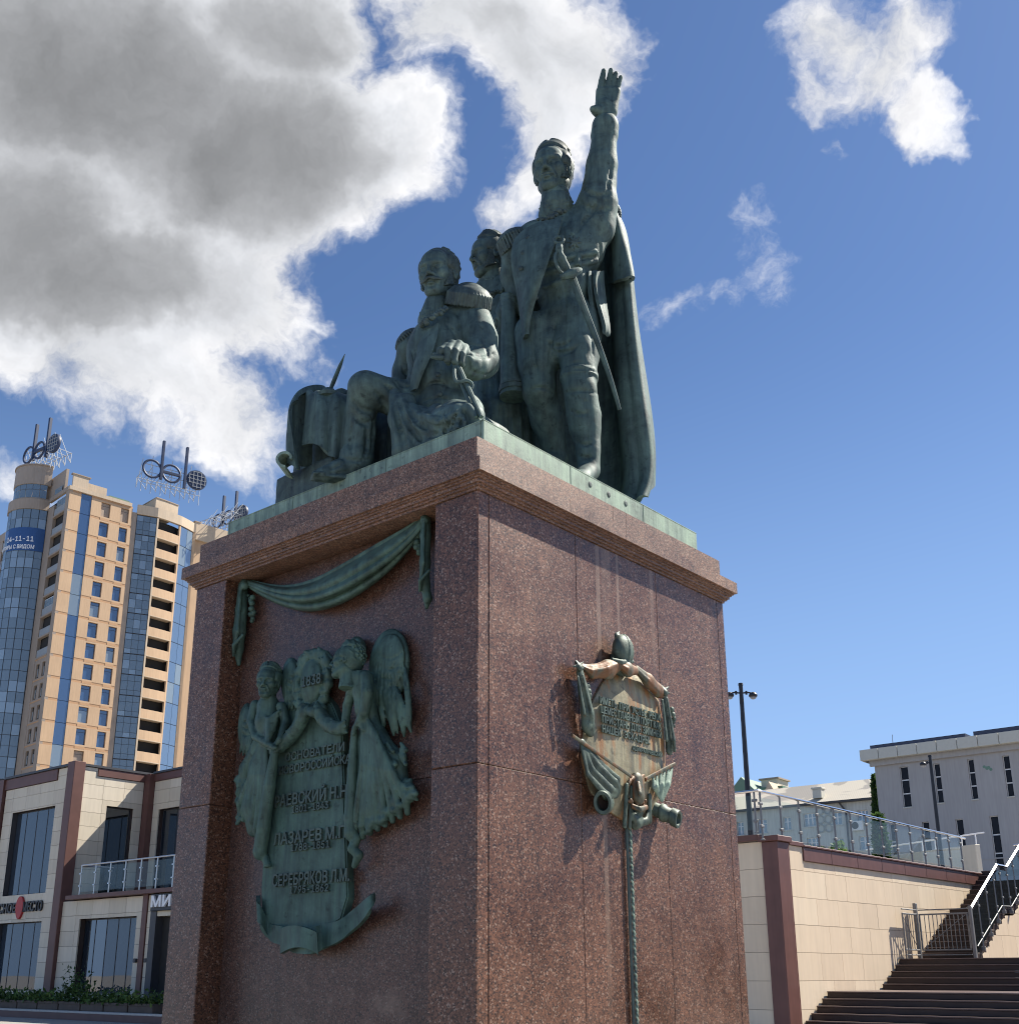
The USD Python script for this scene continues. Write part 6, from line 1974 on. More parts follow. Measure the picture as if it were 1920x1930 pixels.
def shop_signs():
    def word(t, text, a0, a1, z, h, plane, k):
        m = meshkit.text_mesh(text, h, .08, bold=True)
        v = np.array(m.vertices)
        x = (v[:, 0] - v[:, 0].min()) / np.ptp(v[:, 0])
        v = np.stack([plane - v[:, 2], a0 + (a1 - a0) * x, z + v[:, 1]], 1)
        t.part('lettering', SF.mesh((v, np.array(m.faces)[:, ::-1])), M[k])
    M['letter_black'] = plain('letter_black', (.02, .02, .022), .4)
    M['steak_red'] = plain('steak_red', (.4, .03, .03), .5)
    t = Thing('shop_sign', 'dark raised shop name letters with a red steak emblem on cream tiles', 'sign', SF(0, 3, 4.4))
    yl = lambda px, py=1708: SF.loc(onplane(px, py, SF.o, SF.u))[1]
    word(t, 'МЯСНОЕ', yl(-17), yl(33, 1712), 4.22, .42, -.01, 'letter_black')
    word(t, 'МЕСТО', yl(46, 1710), yl(82, 1706), 4.24, .42, -.01, 'letter_black')
    c = yl(40, 1712)
    pts = [(c + .33 * math.cos(a) * (1 - .25 * (math.sin(a) < 0) * abs(math.sin(a))), 4.42 + .5 * math.sin(a)) for a in np.linspace(0, 6.2832, 26)[:-1]]
    v, f = prism(pts, 0, .1)
    v = np.stack([-.01 - v[:, 2], v[:, 0], v[:, 1]], 1)
    t.part('steak_emblem', SF.mesh((v, f)), M['steak_red'])
    t = Thing('shop_sign', 'white letters on the dark doorway head beside the pedestal', 'sign', SF(0, -8, 4.3))
    v = cbox(-.24, -.12, -10.5, -7.2, 3.9, 4.55, .02)
    t.part('board', SF.mesh(v), M['letter_black'])
    word(t, 'МИР', -7.35, -9.2, 4.05, .42, -.245, 'white_paint')


shop_signs()


def planters():
    M['wood_brown'] = plain('wood_brown', (.1, .075, .06), .8, var=.2, scale=4, bump=.3)
    M['soil'] = plain('soil', (.05, .035, .025), .95)
    M['leaf_a'] = leafmat('leaf_a', (.07, .13, .03))
    M['leaf_b'] = leafmat('leaf_b', (.12, .19, .05))
    M['leaf_c'] = leafmat('leaf_c', (.035, .075, .022))
    rg = np.random.default_rng(12)
    u0 = -2.3
    names = ['row of brown planter boxes: the one %s' % w for w in ('x',)]
    where = ['leftmost brown planter box below the shop window, leafy green plants', 'brown planter box left of the maroon corner pilaster, leafy plants', 'brown planter box before the maroon corner pilaster, leafy plants', 'brown planter box right of the maroon corner pilaster, leafy plants',
             'brown planter box with a tall dark bush, under the ground floor window', 'brown planter box right of the tall dark bush, leafy plants', 'brown planter box before the narrow maroon pilaster, leafy plants', 'rightmost brown planter box, cut off by the pedestal']
    for i in range(8):
        a1 = .95 - i * 1.56
        a0 = a1 - 1.48
        t = Thing('planter', where[i], 'planter', SF(u0, (a0 + a1) / 2, .1), group='planter boxes along the shop front')
        t.part('box', SF.mesh([cbox(u0 - .25, u0 + .25, a0, a1, .2, .6, .015), cbox(u0 - .27, u0 - .24, a0 - .02, a1 + .02, .52, .61, .01)]), M['wood_brown'])
        t.part('soil', SF.mesh(box(u0 - .22, u0 + .22, a0 + .03, a1 - .03, .602, .61)), M['soil'])
        tall = i == 4
        n = 420
        pos = np.stack([u0 + rg.uniform(-.32, .32, n), rg.uniform(a0 - .05, a1 + .05, n), .55 + rg.beta(1.4, 2.2, n) * (1.15 if tall else .42) * (1 + .4 * np.sin(rg.uniform(0, 6, 1) + 3 * np.linspace(0, 6, n)))], 1)
        for j, k in enumerate(('leaf_a', 'leaf_b', 'leaf_c') if not tall else ('leaf_c', 'leaf_a', 'leaf_c')):
            t.part('foliage', leafcloud(SF.pts(pos[j::3]), .16, rg), M[k])


def leafmat(name, col):
    c = np.array(col)
    n = {'o': ('geometry', {}), 'w': ('noise_texture', {'scale': 1.3, 'detail': 3.0}), 'r': ('rgb_ramp', {'ramp': [(.3, tuple(c * .6)), (.5, tuple(c)), (.7, tuple(c * 1.5))]}),
         'd': ('principled_bsdf', {'roughness': .5, 'specular_ior_level': .3}), 't': ('translucent_bsdf', {}), 'm': ('mix_closure', {'fac': .3})}
    return mat(name, n, [('o.position', 'w.vector'), ('w.fac', 'r.fac'), ('r.color', 'd.base_color'), ('r.color', 't.color'), ('d.BSDF', 'm.closure1'), ('t.BSDF', 'm.closure2')], 'm.closure')


def leafcloud(P, size, rg, up=.4):
    n = len(P)
    d = rg.normal(0, 1, (n, 3)) + V(0, 0, up)
    d /= np.linalg.norm(d, axis=1, keepdims=True)
    s = np.cross(d, rg.normal(0, 1, (n, 3)))
    s /= np.linalg.norm(s, axis=1, keepdims=True)
    z = size * rg.uniform(.6, 1.3, (n, 1))
    nn = np.cross(d, s)
    v = np.stack([P - d * z * .5, P + s * z * .28 + nn * z * .06, P + d * z * .6, P - s * z * .28 + nn * z * .06], 1).reshape(-1, 3)
    k = np.arange(n)[:, None] * 4
    return v, np.vstack([k + np.array([0, 1, 2]), k + np.array([0, 2, 3])])


planters()
M['kerb'] = plain('kerb', (.5, .46, .4), .8, var=.1)
single('kerb', SF.mesh([cbox(-2.95, -2.6, -14, 40, -.2, .3, .02)]), M['kerb'], None, None, kind='structure')
single('low_wall', SF.mesh([cbox(-3.0, -2.951, -14, 40, -.2, .24, .01)]), M['maroon'], 'low brown wall facing the bed of planter boxes in front of the shop', 'wall')
# ---------------------------------------------------------------- wall, stairs and buildings on the right
WF = frame_at(1461.6, 1585, 26, math.radians(43.2))
M['sand'] = plain('sand', (.74, .6, .435), .6, var=.04, scale=1.5, streak=.07)
M['sand_b'] = plain('sand_b', (.7, .565, .41), .6, var=.04, scale=1.5, streak=.07)
M['sand_c'] = plain('sand_c', (.77, .635, .465), .6, var=.04, scale=1.5, streak=.07)
SANDS = ['sand', 'sand', 'sand_b', 'sand_c']
M['maroon_stone'] = plain('maroon_stone', (.14, .062, .05), .45, var=.14, scale=2.5, streak=.15)
M['step_stone'] = plain('step_stone', (.032, .018, .016), .5, var=.25, scale=3.0, bump=.15)
M['step_nosing'] = plain('step_nosing', (.11, .075, .066), .4, var=.2, scale=4.0)
M['terrace_stone'] = plain('terrace_stone', (.34, .31, .28), .8)
M['chrome'] = plain('chrome', (.75, .76, .77), .18, metal=1.0, var=.03)
M['rail_glass_dark'] = glass_pane('rail_glass_dark', (.5, .56, .55), .0, (.05, .055, .055), .02, .15)
WZ = 4.42


def retaining_wall():
    t = Thing('retaining_wall', 'sand coloured tiled retaining wall with maroon corner pilaster and sloping maroon coping', 'wall', WF(4, 2, 0))
    P = lambda n, m, k, **kw: t.part(n, WF.mesh(m), M[k], **kw)
    M['sand_joint'] = plain('sand_joint', (.4, .32, .23), .9)
    P('core', box(.06, 14, .06, .5, -.2, WZ - .06), 'sand_joint')
    P('core', box(.06, .5, .5, 18, -.2, WZ), 'sand_joint')
    z0 = .82 - .61 * 2
    clad(t, WF, 1, .03, (.5, 1.19, z0, WZ), [], 1.05, .61, 'tile', 'sand', -1, .03, x0=.5, off=0, seed=1, ks=SANDS, g=.004)
    clad(t, WF, 1, .055, (1.2, 13.5, z0, WZ - .32), [], 1.05, .61, 'tile', 'sand', -1, .03, x0=1.2, off=.5, seed=2, ks=SANDS, g=.004)
    clad(t, WF, 0, .05, (.36, 8, z0, WZ + .07), [], 1.4, .61, 'tile', 'sand', -1, .03, x0=.36, off=0, seed=3, ks=SANDS, g=.004)
    P('pilaster', cbox(-.06, .48, -.06, .34, -.2, WZ + .04, .012), 'maroon_stone')
    P('pilaster_cap', cbox(-.12, .53, -.12, .4, WZ + .042, WZ + .17, .012), 'maroon_stone')
    P('coping', cbox(-.1, .5, .401, 8, WZ + .08, WZ + .22, .01), 'maroon')
    P('coping', cbox(.531, 1.19, -.05, .45, WZ + .002, WZ + .1, .01), 'maroon_stone')
    for i in range(9):
        a = 1.2 + i * 1.37
        P('coping', cbox(a + .004, a + 1.366, -.03, .42, WZ - .32, WZ + .0, .01), 'maroon_stone')
        P('coping', cbox(a + .004, a + 1.366, -.06, .45, WZ + .002, WZ + .05, .01), 'maroon_stone')


retaining_wall()


def wall_railing():
    t = Thing('glass_railing', 'stainless steel and glass railing along the top of the sand coloured retaining wall', 'railing', WF(5, .2, WZ))
    P = lambda n, m, k, **kw: t.part(n, WF.mesh(m), M[k], **kw)
    v = .18
    zt = 5.58
    P('handrail', tube([V(-.3, 8, zt + .06), V(-.3, v, zt + .02), V(-.24, v - .02, zt), V(0, v - .02, zt), V(11.6, v - .02, zt - .1)], .032, 8), 'chrome')

    def post(u, vv, ax, z0=WZ + .06, z1=zt):
        d = V(0, 1, 0) if ax else V(1, 0, 0)
        m = [tube([V(u, vv, z0), V(u, vv, z1)], .024, 8), (lambda q: (q[0] + V(u, vv, z0), q[1]))(lathe([(.055, 0), (.055, .015), (.03, .03)], 10))]
        for f in (.28, .75):
            z = z0 + (z1 - z0) * f
            m.append(cbox(u - .035 - .03 * d[0], u + .035 + .03 * d[0], vv - .03 - .03 * d[1], vv + .03 + .03 * d[1], z - .03, z + .03, .008))
        P('post', m, 'steel_dull', smooth=40)
    us = [-.25 + .885 * i for i in range(14)]
    for i, u in enumerate(us):
        post(u, v, 0)
        if i:
            P('glass_panel', box(us[i - 1] + .06, u - .06, v - .006, v + .006, WZ + .16, zt - .13), 'rail_glass')
    for i in range(8):
        a = v + .12 + i * .9
        post(-.3, a, 1, WZ + .22, zt + .05)
        P('glass_panel', box(-.306, -.294, a + .06, a + .84, WZ + .3, zt - .08), 'rail_glass')


wall_railing()


def stairs():
    t = Thing('stairs', 'dark maroon stone stairs in three flights climbing along the sand coloured wall', 'stairs', WF(4, -3, 0))
    P = lambda n, m, k, **kw: t.part(n, WF.mesh(m), M[k], **kw)
    W_ = -26
    H, D = .152, .275

    def step(u, z, v0, v1, depth, h=H):
        s = P('step', cbox(u, u + depth, v0, v1, z - h + .002, z - .032, .006), 'step_stone')
        P('tread', cbox(u - .02, u + depth, v0, v1, z - .031, z, .008), 'step_nosing', parent=s)
    for k in range(8):
        step(1.81 - .275 * (7 - k), 1.2 - H * (7 - k), W_, -.01, 2.9 if k == 7 else .6)
    for k in range(5):
        step(5.8 - D * (4 - k), 1.95 - H * (4 - k), W_, -.01, 8 if k == 4 else .6)
    for k in range(9):
        step(7.17 + D * k, 1.95 + H * (k + 1), -1.45, -.01, 1.0 if k == 8 else .45)
    for k in range(8):
        step(10.2 + D * k, 3.318 + H * (k + 1), -1.45, -.01, 4.0 if k == 7 else .45)
    P('stair_core', box(2.0, 14, W_, -.02, -.3, 1.04), 'joint')
    P('stair_core', prism([(7.5, 1.9), (9.55, 3.1), (10.35, 3.1), (12.3, 4.2), (14, 4.2), (14, 1.9)], 0, 1.3)[0][:, [0, 2, 1]] * V(1, -1, 1) + V(0, -.1, 0) if False else box(12.6, 16, -1.45, -.02, 1.9, 4.35), 'joint')
    P('landing_wall', box(15.55, 16, -26, -1.46, 1.9, WZ + .06), 'step_stone')


stairs()


def stair_side_wall():
    t = Thing('side_wall', 'sand coloured tiled side wall under the zigzag of the narrow upper flight', 'wall', WF(10, -1.45, 2))
    poly = Polygon([(7.19, 1.955), (7.45, 1.955), (9.37, 3.0), (9.65, 3.1), (10.2, 3.12), (12.2, 4.2), (13.5, 4.2), (13.5, 1.955)])
    rg = random.Random(4)
    v, f = prism(np.array(poly.exterior.coords)[:-1], 0, 1.3)
    v = np.stack([v[:, 0], -1.42 + v[:, 2], v[:, 1]], 1)
    t.part('core', WF.mesh((v, f[:, ::-1])), M['sand_joint'])
    for r in range(5):
        z0, z1 = 1.955 + .61 * r, 1.955 + .61 * (r + 1)
        a = 7.0 - (.5 if r % 2 else 0)
        while a < 13.5:
            for p in [poly.intersection(sbox(a + .004, z0 + .004, a + 1.046, z1 - .004))]:
                if p.geom_type == 'Polygon' and p.area > .02:
                    v, f = prism(np.array(p.exterior.coords)[:-1], 0, .028)
                    v = np.stack([v[:, 0], -1.421 - v[:, 2], v[:, 1]], 1)
                    t.part('tile', WF.mesh((v, f)), M[rg.choice(SANDS)])
            a += 1.05


stair_side_wall()


def stair_railing():
    t = Thing('stair_railing', 'shiny steel handrail with dark glass panels up the narrow flight of steps', 'railing', WF(9, -1.5, 2.5))
    P = lambda n, m, k, **kw: t.part(n, WF.mesh(m), M[k], **kw)
    v = -1.5
    pts = [V(6.95, v, 3.14), V(9.26, v, 4.44), V(9.98, v, 4.43), V(12.4, v, 5.72), V(13.5, v, 5.72)]
    for a, b in zip(pts[:-1], pts[1:]):
        P('handrail', tube([a, b], .042, 4, up=(0, 1, 0)), 'chrome')
    P('lower_rail', tube([V(7.2, v, 2.25), V(9.3, v, 3.35), V(9.98, v, 3.35), V(12.4, v, 4.62)], .02, 6), 'steel_dull')
    zt = lambda u: np.interp(u, [p[0] for p in pts], [p[2] for p in pts])
    zs = lambda u: np.interp(u, [7.0, 9.37, 10.0, 12.1, 14], [1.97, 3.3, 3.32, 4.5, 4.53])
    us = [6.98, 7.6, 8.25, 8.9, 9.4, 9.95, 10.5, 11.1, 11.7, 12.3]
    for i, u in enumerate(us):
        P('post', [tube([V(u, v, zs(u) - .12), V(u, v, zt(u))], .022, 8), cbox(u - .03, u + .03, v - .05, v + .06, zs(u) - .16, zs(u) - .06, .008), cbox(u - .05, u + .05, v - .03, v + .03, zs(u) + .25, zs(u) + .3, .006), cbox(u - .05, u + .05, v - .03, v + .03, zt(u) - .25, zt(u) - .2, .006)], 'steel_dull')
        if i:
            a = us[i - 1] + .05
            b = u - .05
            pg = np.array([(a, zs(a) + .02), (b, zs(b) + .02), (b, zt(b) - .12), (a, zt(a) - .12)])
            q, f = prism(pg, 0, .012)
            P('glass_panel', (np.stack([q[:, 0], v - .006 + q[:, 2], q[:, 1]], 1), f[:, ::-1]), 'rail_glass_dark')


stair_railing()


def gates():
    for j in (0, 1):
        t = Thing('gate', ['grey barred steel gate closing the foot of the narrow upper steps', 'narrow steel gate leaf standing open beside the wall, seen edge-on'][j], 'gate', WF(6.87, -.8, 1.95))
        fr = Frame(WF(6.87, -.12, 1.95), -WF.v, eZ) if j == 0 else Frame(WF(6.85, -.16, 1.95), -WF.u, eZ)
        L = 1.36 if j == 0 else .95
        P = lambda n, m, k='steel_dull', **kw: t.part(n, fr.mesh(m), M[k], **kw)
        if j == 0:
            P('gate_post', cbox(-.05, .04, -.05, .05, -.05, .05, .01) if False else cbox(-.06, .03, 0, 1.42, -.05, .05, .01))
            P('gate_post', cbox(L + .03, L + .11, 0, 1.3, -.05, .05, .01))
        P('frame', [cbox(.06, L, 1.1, 1.14, -.02, .02, .006), cbox(.06, L, .2, .24, -.02, .02, .006), cbox(.06, .1, .241, 1.099, -.02, .02, .006), cbox(L - .04, L, .241, 1.099, -.02, .02, .006), cbox(.06, L, 1.22, 1.25, -.02, .02, .006), cbox(.06, L, .08, .11, -.02, .02, .006)])
        n = 10 if j == 0 else 5
        for i in range(n):
            x = .1 + (L - .14) * (i + 1) / (n + 1)
            P('bar', tube([V(x, .242, 0), V(x, 1.098, 0)], .011, 6))
        P('brace', tube([V(.12, .25, .018), V(L - .06, 1.08, .018)], .01, 6))


gates()


def upper_railing():
    t = Thing('glass_railing', 'glass railing across the head of the steps, in front of the grey building', 'railing', WF(12.9, -4, WZ))
    P = lambda n, m, k, **kw: t.part(n, WF.mesh(m), M[k], **kw)
    u = 15.7
    P('handrail', tube([V(u, .16, 5.6), V(u, -16, 5.62)], .03, 8), 'chrome')
    for i in range(16):
        a = .1 - i * 1.0
        P('post', [tube([V(u, a, 4.5), V(u, a, 5.6)], .024, 8)], 'steel_dull')
        P('glass_panel', box(u - .006, u + .006, a - .94, a - .06, 4.62, 5.5), 'rail_glass')


upper_railing()
# the upper terrace behind the wall
single('terrace', WF.mesh([box(.5, 60, .43, 18, 4.2, WZ - .03), box(16.0, 130, -80, .425, 4.2, WZ + .08), box(60.01, 130, .43, 40, 4.2, WZ - .02)]), M['terrace_stone'], 'upper paved terrace behind the retaining wall', None, kind='structure')


def lamp(px, base_py, top_py, Y, heads, label, rot):
    b = at(px[0], base_py, Y)
    tp = at(px[1], top_py, Y)
    h = tp[2] - WZ
    base = V(b[0], b[1], WZ)
    base[0] = tp[0]
    t = Thing('street_lamp', label, 'street lamp', base)
    M.setdefault('lamp_black', plain('lamp_black', (.018, .02, .026), .45))
    M.setdefault('lamp_glass', plain('lamp_glass', (.25, .26, .27), .2))
    t.part('pole', [tube([base + V(0, 0, z) for z in (0, .6, .61, h * .5, h)], [.1, .1, .075, .068, .055], 14)], M['lamp_black'], 40)
    t.part('pole_cap', [tube([base + V(0, 0, h), base + V(0, 0, h + .06)], [.07, .06], 14)], M['lamp_black'], 40)
    for k, s in enumerate(heads):
        d = V(math.cos(rot), math.sin(rot), 0) * s
        a = base + V(0, 0, h - .22)
        arm = t.part('arm', [tube([a, a + d * .18 + V(0, 0, .02), a + d * .3], .022, 8), tube([a + d * .14 + V(0, 0, -.04), a + d * .14 + V(0, 0, .06)], .03, 8)], M['lamp_black'], 40)
        v, f = lathe([(.03, .1), (.09, .08), (.15, .02), (.165, -.04), (.15, -.08), (.1, -.12)], 18)
        hd = t.part('lantern', (v * .72 + a + d * .32 + V(0, 0, -.04), f), M['lamp_black'], 40)
        v, f = lathe([(.13, -.082), (.115, -.13), (.07, -.17), (.02, -.185)], 18)
        t.part('lens', (v * .72 + a + d * .32 + V(0, 0, -.04), f), M['lamp_glass'], 40, parent=hd)


lamp((1413, 1395.5), 1577, 1292, 30, (-1, 1), 'tall black street lamp with two round lanterns, beside the pedestal', 0.0)
lamp((1778, 1752), 1640, 1427, 40, (-1,), 'black street lamp before the grey building, one small lantern at its top', .3)

GF = frame_at(1650, 1440, 90, TH)
M['grey_render'] = plain('grey_render', (.36, .35, .345), .85, var=.06, scale=.4, streak=.1)
M['fascia'] = plain('fascia', (.5, .49, .43), .6, var=.05)
M['roof_blue'] = plain('roof_blue', (.045, .055, .09), .5)
M['pane_night'] = glass_pane('pane_night', (.1, .1, .12), -.03, (.02, .02, .024), .03, .9)
M['mural_green'] = plain('mural_green', (.14, .24, .19), .8)


def grey_building():
    t = Thing('grey_building', 'plain grey building with tall narrow windows and a pale overhanging roof edge', 'building', GF(5, -5, 5))
    P = lambda n, m, k, **kw: t.part(n, GF.mesh(m), M[k], **kw)
    q = lambda px, py: GF.loc(onplane(px, py, GF.o, GF.u))[1:]
    zc = q(1650, 1445)[1]
    wins = []
    for a, b, py0, py1 in ((1694.5, 1710, 1446, 1523), (1758, 1770, 1440, 1515), (1822, 1834, 1432, 1508), (1888, 1901, 1425, 1503)):
        wins.append((q(b, py0)[0], q(a, py0)[0], q(a, py1)[1], q(a, py0)[1]))
    for a, b, py0, py1 in ((1675, 1686, 1554, 1610), (1737, 1750, 1550, 1606), (1800, 1814, 1545, 1612), (1864, 1880, 1539, 1616)):
        wins.append((q(b, py0)[0], q(a, py0)[0], 8.65, q(a, py0)[1]))
    wins += [(w[0] - 2.7 * (k + 1), w[1] - 2.7 * (k + 1), w[2], w[3]) for k in range(2) for w in (wins[3], wins[7])]
    z0 = WZ
    wall = sbox(-14, z0, .0, zc)
    for w in wins:
        wall = wall.difference(sbox(w[0], w[2], w[1], w[3]))
    m = trimesh.creation.extrude_polygon(wall, .3, engine='earcut')
    v = np.array(m.vertices)
    P('wall', (np.stack([v[:, 2], v[:, 0], v[:, 1]], 1), np.array(m.faces)), 'grey_render')
    P('wall', box(.31, 12, -14, 0, z0, zc), 'dark_room')
    P('wall', box(.0, 12, .001, .12, z0, zc), 'grey_render')
    P('floor_line', box(-.03, .0, -14, .0, 9.6, 9.7), 'grey_render')
    for w in wins:
        f = P('window', [box(.18, .24, w[0], w[1], w[2], w[3])], 'frame_white')
        n = 3
        hh = (w[3] - w[2]) / n
        for i in range(n):
            P('pane', box(.165, .179, w[0] + .05, w[1] - .05, w[2] + i * hh + .05, w[2] + (i + 1) * hh - .05), 'pane_night', parent=f)
        P('sill', box(-.06, .16, w[0] - .04, w[1] + .04, w[2] - .07, w[2] - .0), 'fascia', parent=f)
    zt = q(1624, 1418)[1]
    zb = zt - .85
    a = .9
    fas = q(1690, 1420)
    k = 0
    while a > -14:
        P('fascia_panel', cbox(-.9, -.4, a - 1.52, a - .02, zb, zt, .015), 'fascia')
        a -= 1.54
    P('fascia_panel', cbox(-.4, 12, .86, .92, zb, zt, .015), 'fascia')
    P('soffit', prism([(-.42, .85), (-.42, -14), (12, -14), (12, .85)][::-1], zb + .2, zb + .25), 'grey_render')
    P('soffit', box(-.3, .0, -14, .4, zc - .0, zb + .19), 'grey_render')
    P('roof', box(-.2, 6, -7.3, .25, zt + .05, zt + .4), 'roof_blue')
    P('roof', box(-.2, 6, -14, -7.9, zt + .05, zt + .45), 'roof_blue')
    c = q(1860, 1448)
    blob = []
    for dx, dz, r in ((0, 0, .14), (-.25, -.12, .12), (.2, .12, .11), (-.12, .05, .1)):
        v, f = lathe([(.01, 0), (r, .003), (r, .012), (.01, .014)], 12)
        blob.append((np.stack([-.0 - v[:, 2], c[0] + dx + v[:, 0], c[1] + dz + v[:, 1]], 1), f))
    P('wall_mark', blob, 'mural_green')
    P('antenna', [tube([GF.loc(at(1683, 1410, 93)), GF.loc(at(1681, 1385, 93))], .025, 5)], 'steel_dull')


grey_building()
OF = frame_at(1640, 1505, 120, math.radians(38))
M['old_wall'] = plain('old_wall', (.5, .51, .47), .85, var=.08, scale=.35, streak=.2)
M['old_roof'] = mat('old_roof', {'g': ('geometry', {}), 'a': ('noise_texture', {'scale': .16, 'detail': 3.0, 'roughness': .5, 'distortion': 1.2}), 'r': ('rgb_ramp', {'interpolate': True, 'ramp': [(.0, (.26, .25, .23)), (.47, (.3, .28, .25)), (.5, (.5, .46, .38)), (1, (.55, .5, .42))]}),
                                 'w': ('wave_texture', {'scale': 2.2, 'bands_direction': 'x'}), 'b': ('bump', {'strength': .3, 'distance': .05}), 'p': ('principled_bsdf', {'roughness': .8})},
                    [('g.position', 'a.vector'), ('a.fac', 'r.fac'), ('r.color', 'p.base_color'), ('g.position', 'w.vector'), ('w.fac', 'b.height'), ('b.normal', 'p.normal')])
M['glass_block'] = plain('glass_block', (.28, .29, .27), .5)


def old_building():
    t = Thing('old_building', 'long old two-storey block with patched sheet roof, drainpipe and white window frames', 'building', OF(5, 5, 5))
    P = lambda n, m, k, **kw: t.part(n, OF.mesh(m), M[k], **kw)
    q = lambda px, py: OF.loc(onplane(px, py, OF.o, OF.u))[1:]
    ze = q(1500, 1517)[1]
    z0 = WZ
    spec = [(1427, 1446, 1545, 1570, 2), (1475, 1491, 1541, 1564, 2), (1513, 1538, 1534, 1557, 3), (1567, 1587, 1532, 1554, 2), (1615, 1637, 1528, 1550, 3),
            (1520, 1545, 1580, 1602, 3), (1570, 1591, 1581, 1602, 2), (1618, 1640, 1577, 1601, 2), (1388, 1402, 1550, 1574, 2), (1430, 1446, 1588, 1610, 2), (1478, 1494, 1584, 1606, 2)]
    wins = []
    for a, b, y0, y1, n in spec:
        p, r = q(a, y0), q(b, y1)
        wins.append((min(p[0], r[0]), max(p[0], r[0]), min(r[1], p[1]), max(p[1], r[1]), n))
    wall = sbox(-6, z0, 45, ze)
    for w in wins:
        wall = wall.difference(sbox(w[0], w[2], w[1], w[3]))
    m = trimesh.creation.extrude_polygon(wall, .4, engine='earcut')
    v = np.array(m.vertices)
    P('wall', (np.stack([v[:, 2], v[:, 0], v[:, 1]], 1), np.array(m.faces)), 'old_wall')
    P('wall', box(.41, 12, -6, 45, z0, ze), 'dark_room')
    for w in wins:
        f = P('window', box(.24, .3, *w[:4]), 'frame_white')
        wd = (w[1] - w[0]) / w[4]
        for i in range(w[4]):
            P('pane', box(.225, .239, w[0] + i * wd + .08, w[0] + (i + 1) * wd - .08, w[2] + .08, w[3] - .55), 'pane_grey', parent=f)
            P('pane', box(.225, .239, w[0] + i * wd + .08, w[0] + (i + 1) * wd - .08, w[3] - .47, w[3] - .08), 'pane_grey', parent=f)
        P('sill', box(-.12, .2, w[0] - .1, w[1] + .1, w[2] - .12, w[2]), 'old_wall', parent=f)
    rg = prism([(-.7, ze - .05), (5.5, ze + 2.9), (12, ze)], -6.5, 46)
    v = np.stack([rg[0][:, 0], rg[0][:, 2], rg[0][:, 1]], 1)
    P('roof', (v, rg[1][:, ::-1]), 'old_roof')
    P('eaves', box(-.72, .1, -6.5, 46, ze - .25, ze - .06), 'frame_dark')
    P('floor_line', box(-.06, .0, -6, 45, (ze + z0) / 2 + .6, (ze + z0) / 2 + .8), 'old_wall')
    p = q(1593, 1515)
    P('drainpipe', [tube([V(-.6, p[0] + .6, ze - .1), V(-.25, p[0] + .3, ze - .7), V(-.12, p[0], ze - 1.2), V(-.12, p[0], z0)], .1, 8)], 'frame_dark')
    a = q(1617, 1557)
    ac = P('air_conditioner', [cbox(-.5, -.08, a[0] - .65, a[0] + .65, a[1] - .5, a[1] + .5, .04)], 'frame_white')
    v, f = lathe([(.38, 0), (.38, .03), (.3, .04), (.05, .05)], 18)
    P('fan_grille', (np.stack([-.5 - v[:, 2], a[0] + .15 + v[:, 0], a[1] + v[:, 1]], 1), f), 'frame_dark', parent=ac)
    b = q(1553, 1545)
    for i in range(3):
        for j in range(2):
            v, f = tube(np.stack([np.full(13, -.04), b[0] + (j - .5) * .9 + .4 * np.cos(np.linspace(0, 6.283, 13)), b[1] + (1 - i) * .95 + .42 * np.sin(np.linspace(0, 6.283, 13))], 1), .09, 6)
            P('ornament_ring', (v, f), 'glass_block')
    c = OF.loc(at(1542, 1492, 124))
    P('chimney', [cbox(c[0] - .5, c[0] + .5, c[1] - .5, c[1] + .5, ze + .5, c[2] + .2, .03), cbox(c[0] - .6, c[0] + .6, c[1] - .6, c[1] + .6, c[2] + .201, c[2] + .4, .03)], 'fascia')


old_building()


def green_building():
    t = Thing('green_roofed_building', 'distant cream building with green gabled roofs behind the old block', 'building', at(1420, 1530, 170))
    fr = frame_at(1430, 1500, 170, math.radians(38))
    P = lambda n, m, k, **kw: t.part(n, fr.mesh(m), M[k], **kw)
    q = lambda px, py: fr.loc(onplane(px, py, fr.o, fr.u))[1:]
    a, b, z = q(1465, 1500)[0], q(1360, 1500)[0], q(1430, 1503)[1]
    P('wall', box(0, 10, a, b + 10, WZ, z), 'cream')

    def gable(y0, y1, zt, u0=-.5, k='green_roof'):
        g = prism([(y0, z), ((y0 + y1) / 2, zt), (y1, z)], u0, 10)
        P('roof', (np.stack([g[0][:, 2], g[0][:, 0], g[0][:, 1]], 1), g[1]), k)
    gable(q(1467, 1500)[0], q(1440, 1500)[0], q(1453, 1474)[1], -.6, 'beige')
    gable(q(1435, 1500)[0], q(1360, 1500)[0], q(1396, 1464)[1], .2)
    P('roof', box(2, 9, a, b, z + .05, q(1440, 1480)[1]), 'green_roof')
    y0, y1 = q(1443, 1465)[0], q(1412, 1465)[0]
    P('stair_tower', box(4, 8, y0, y1, z, q(1428, 1463)[1]), 'cream')
    P('tower_roof', box(3.8, 8.2, y0 - .3, y1 + .3, q(1428, 1463)[1], q(1428, 1460)[1]), 'taupe')


green_building()


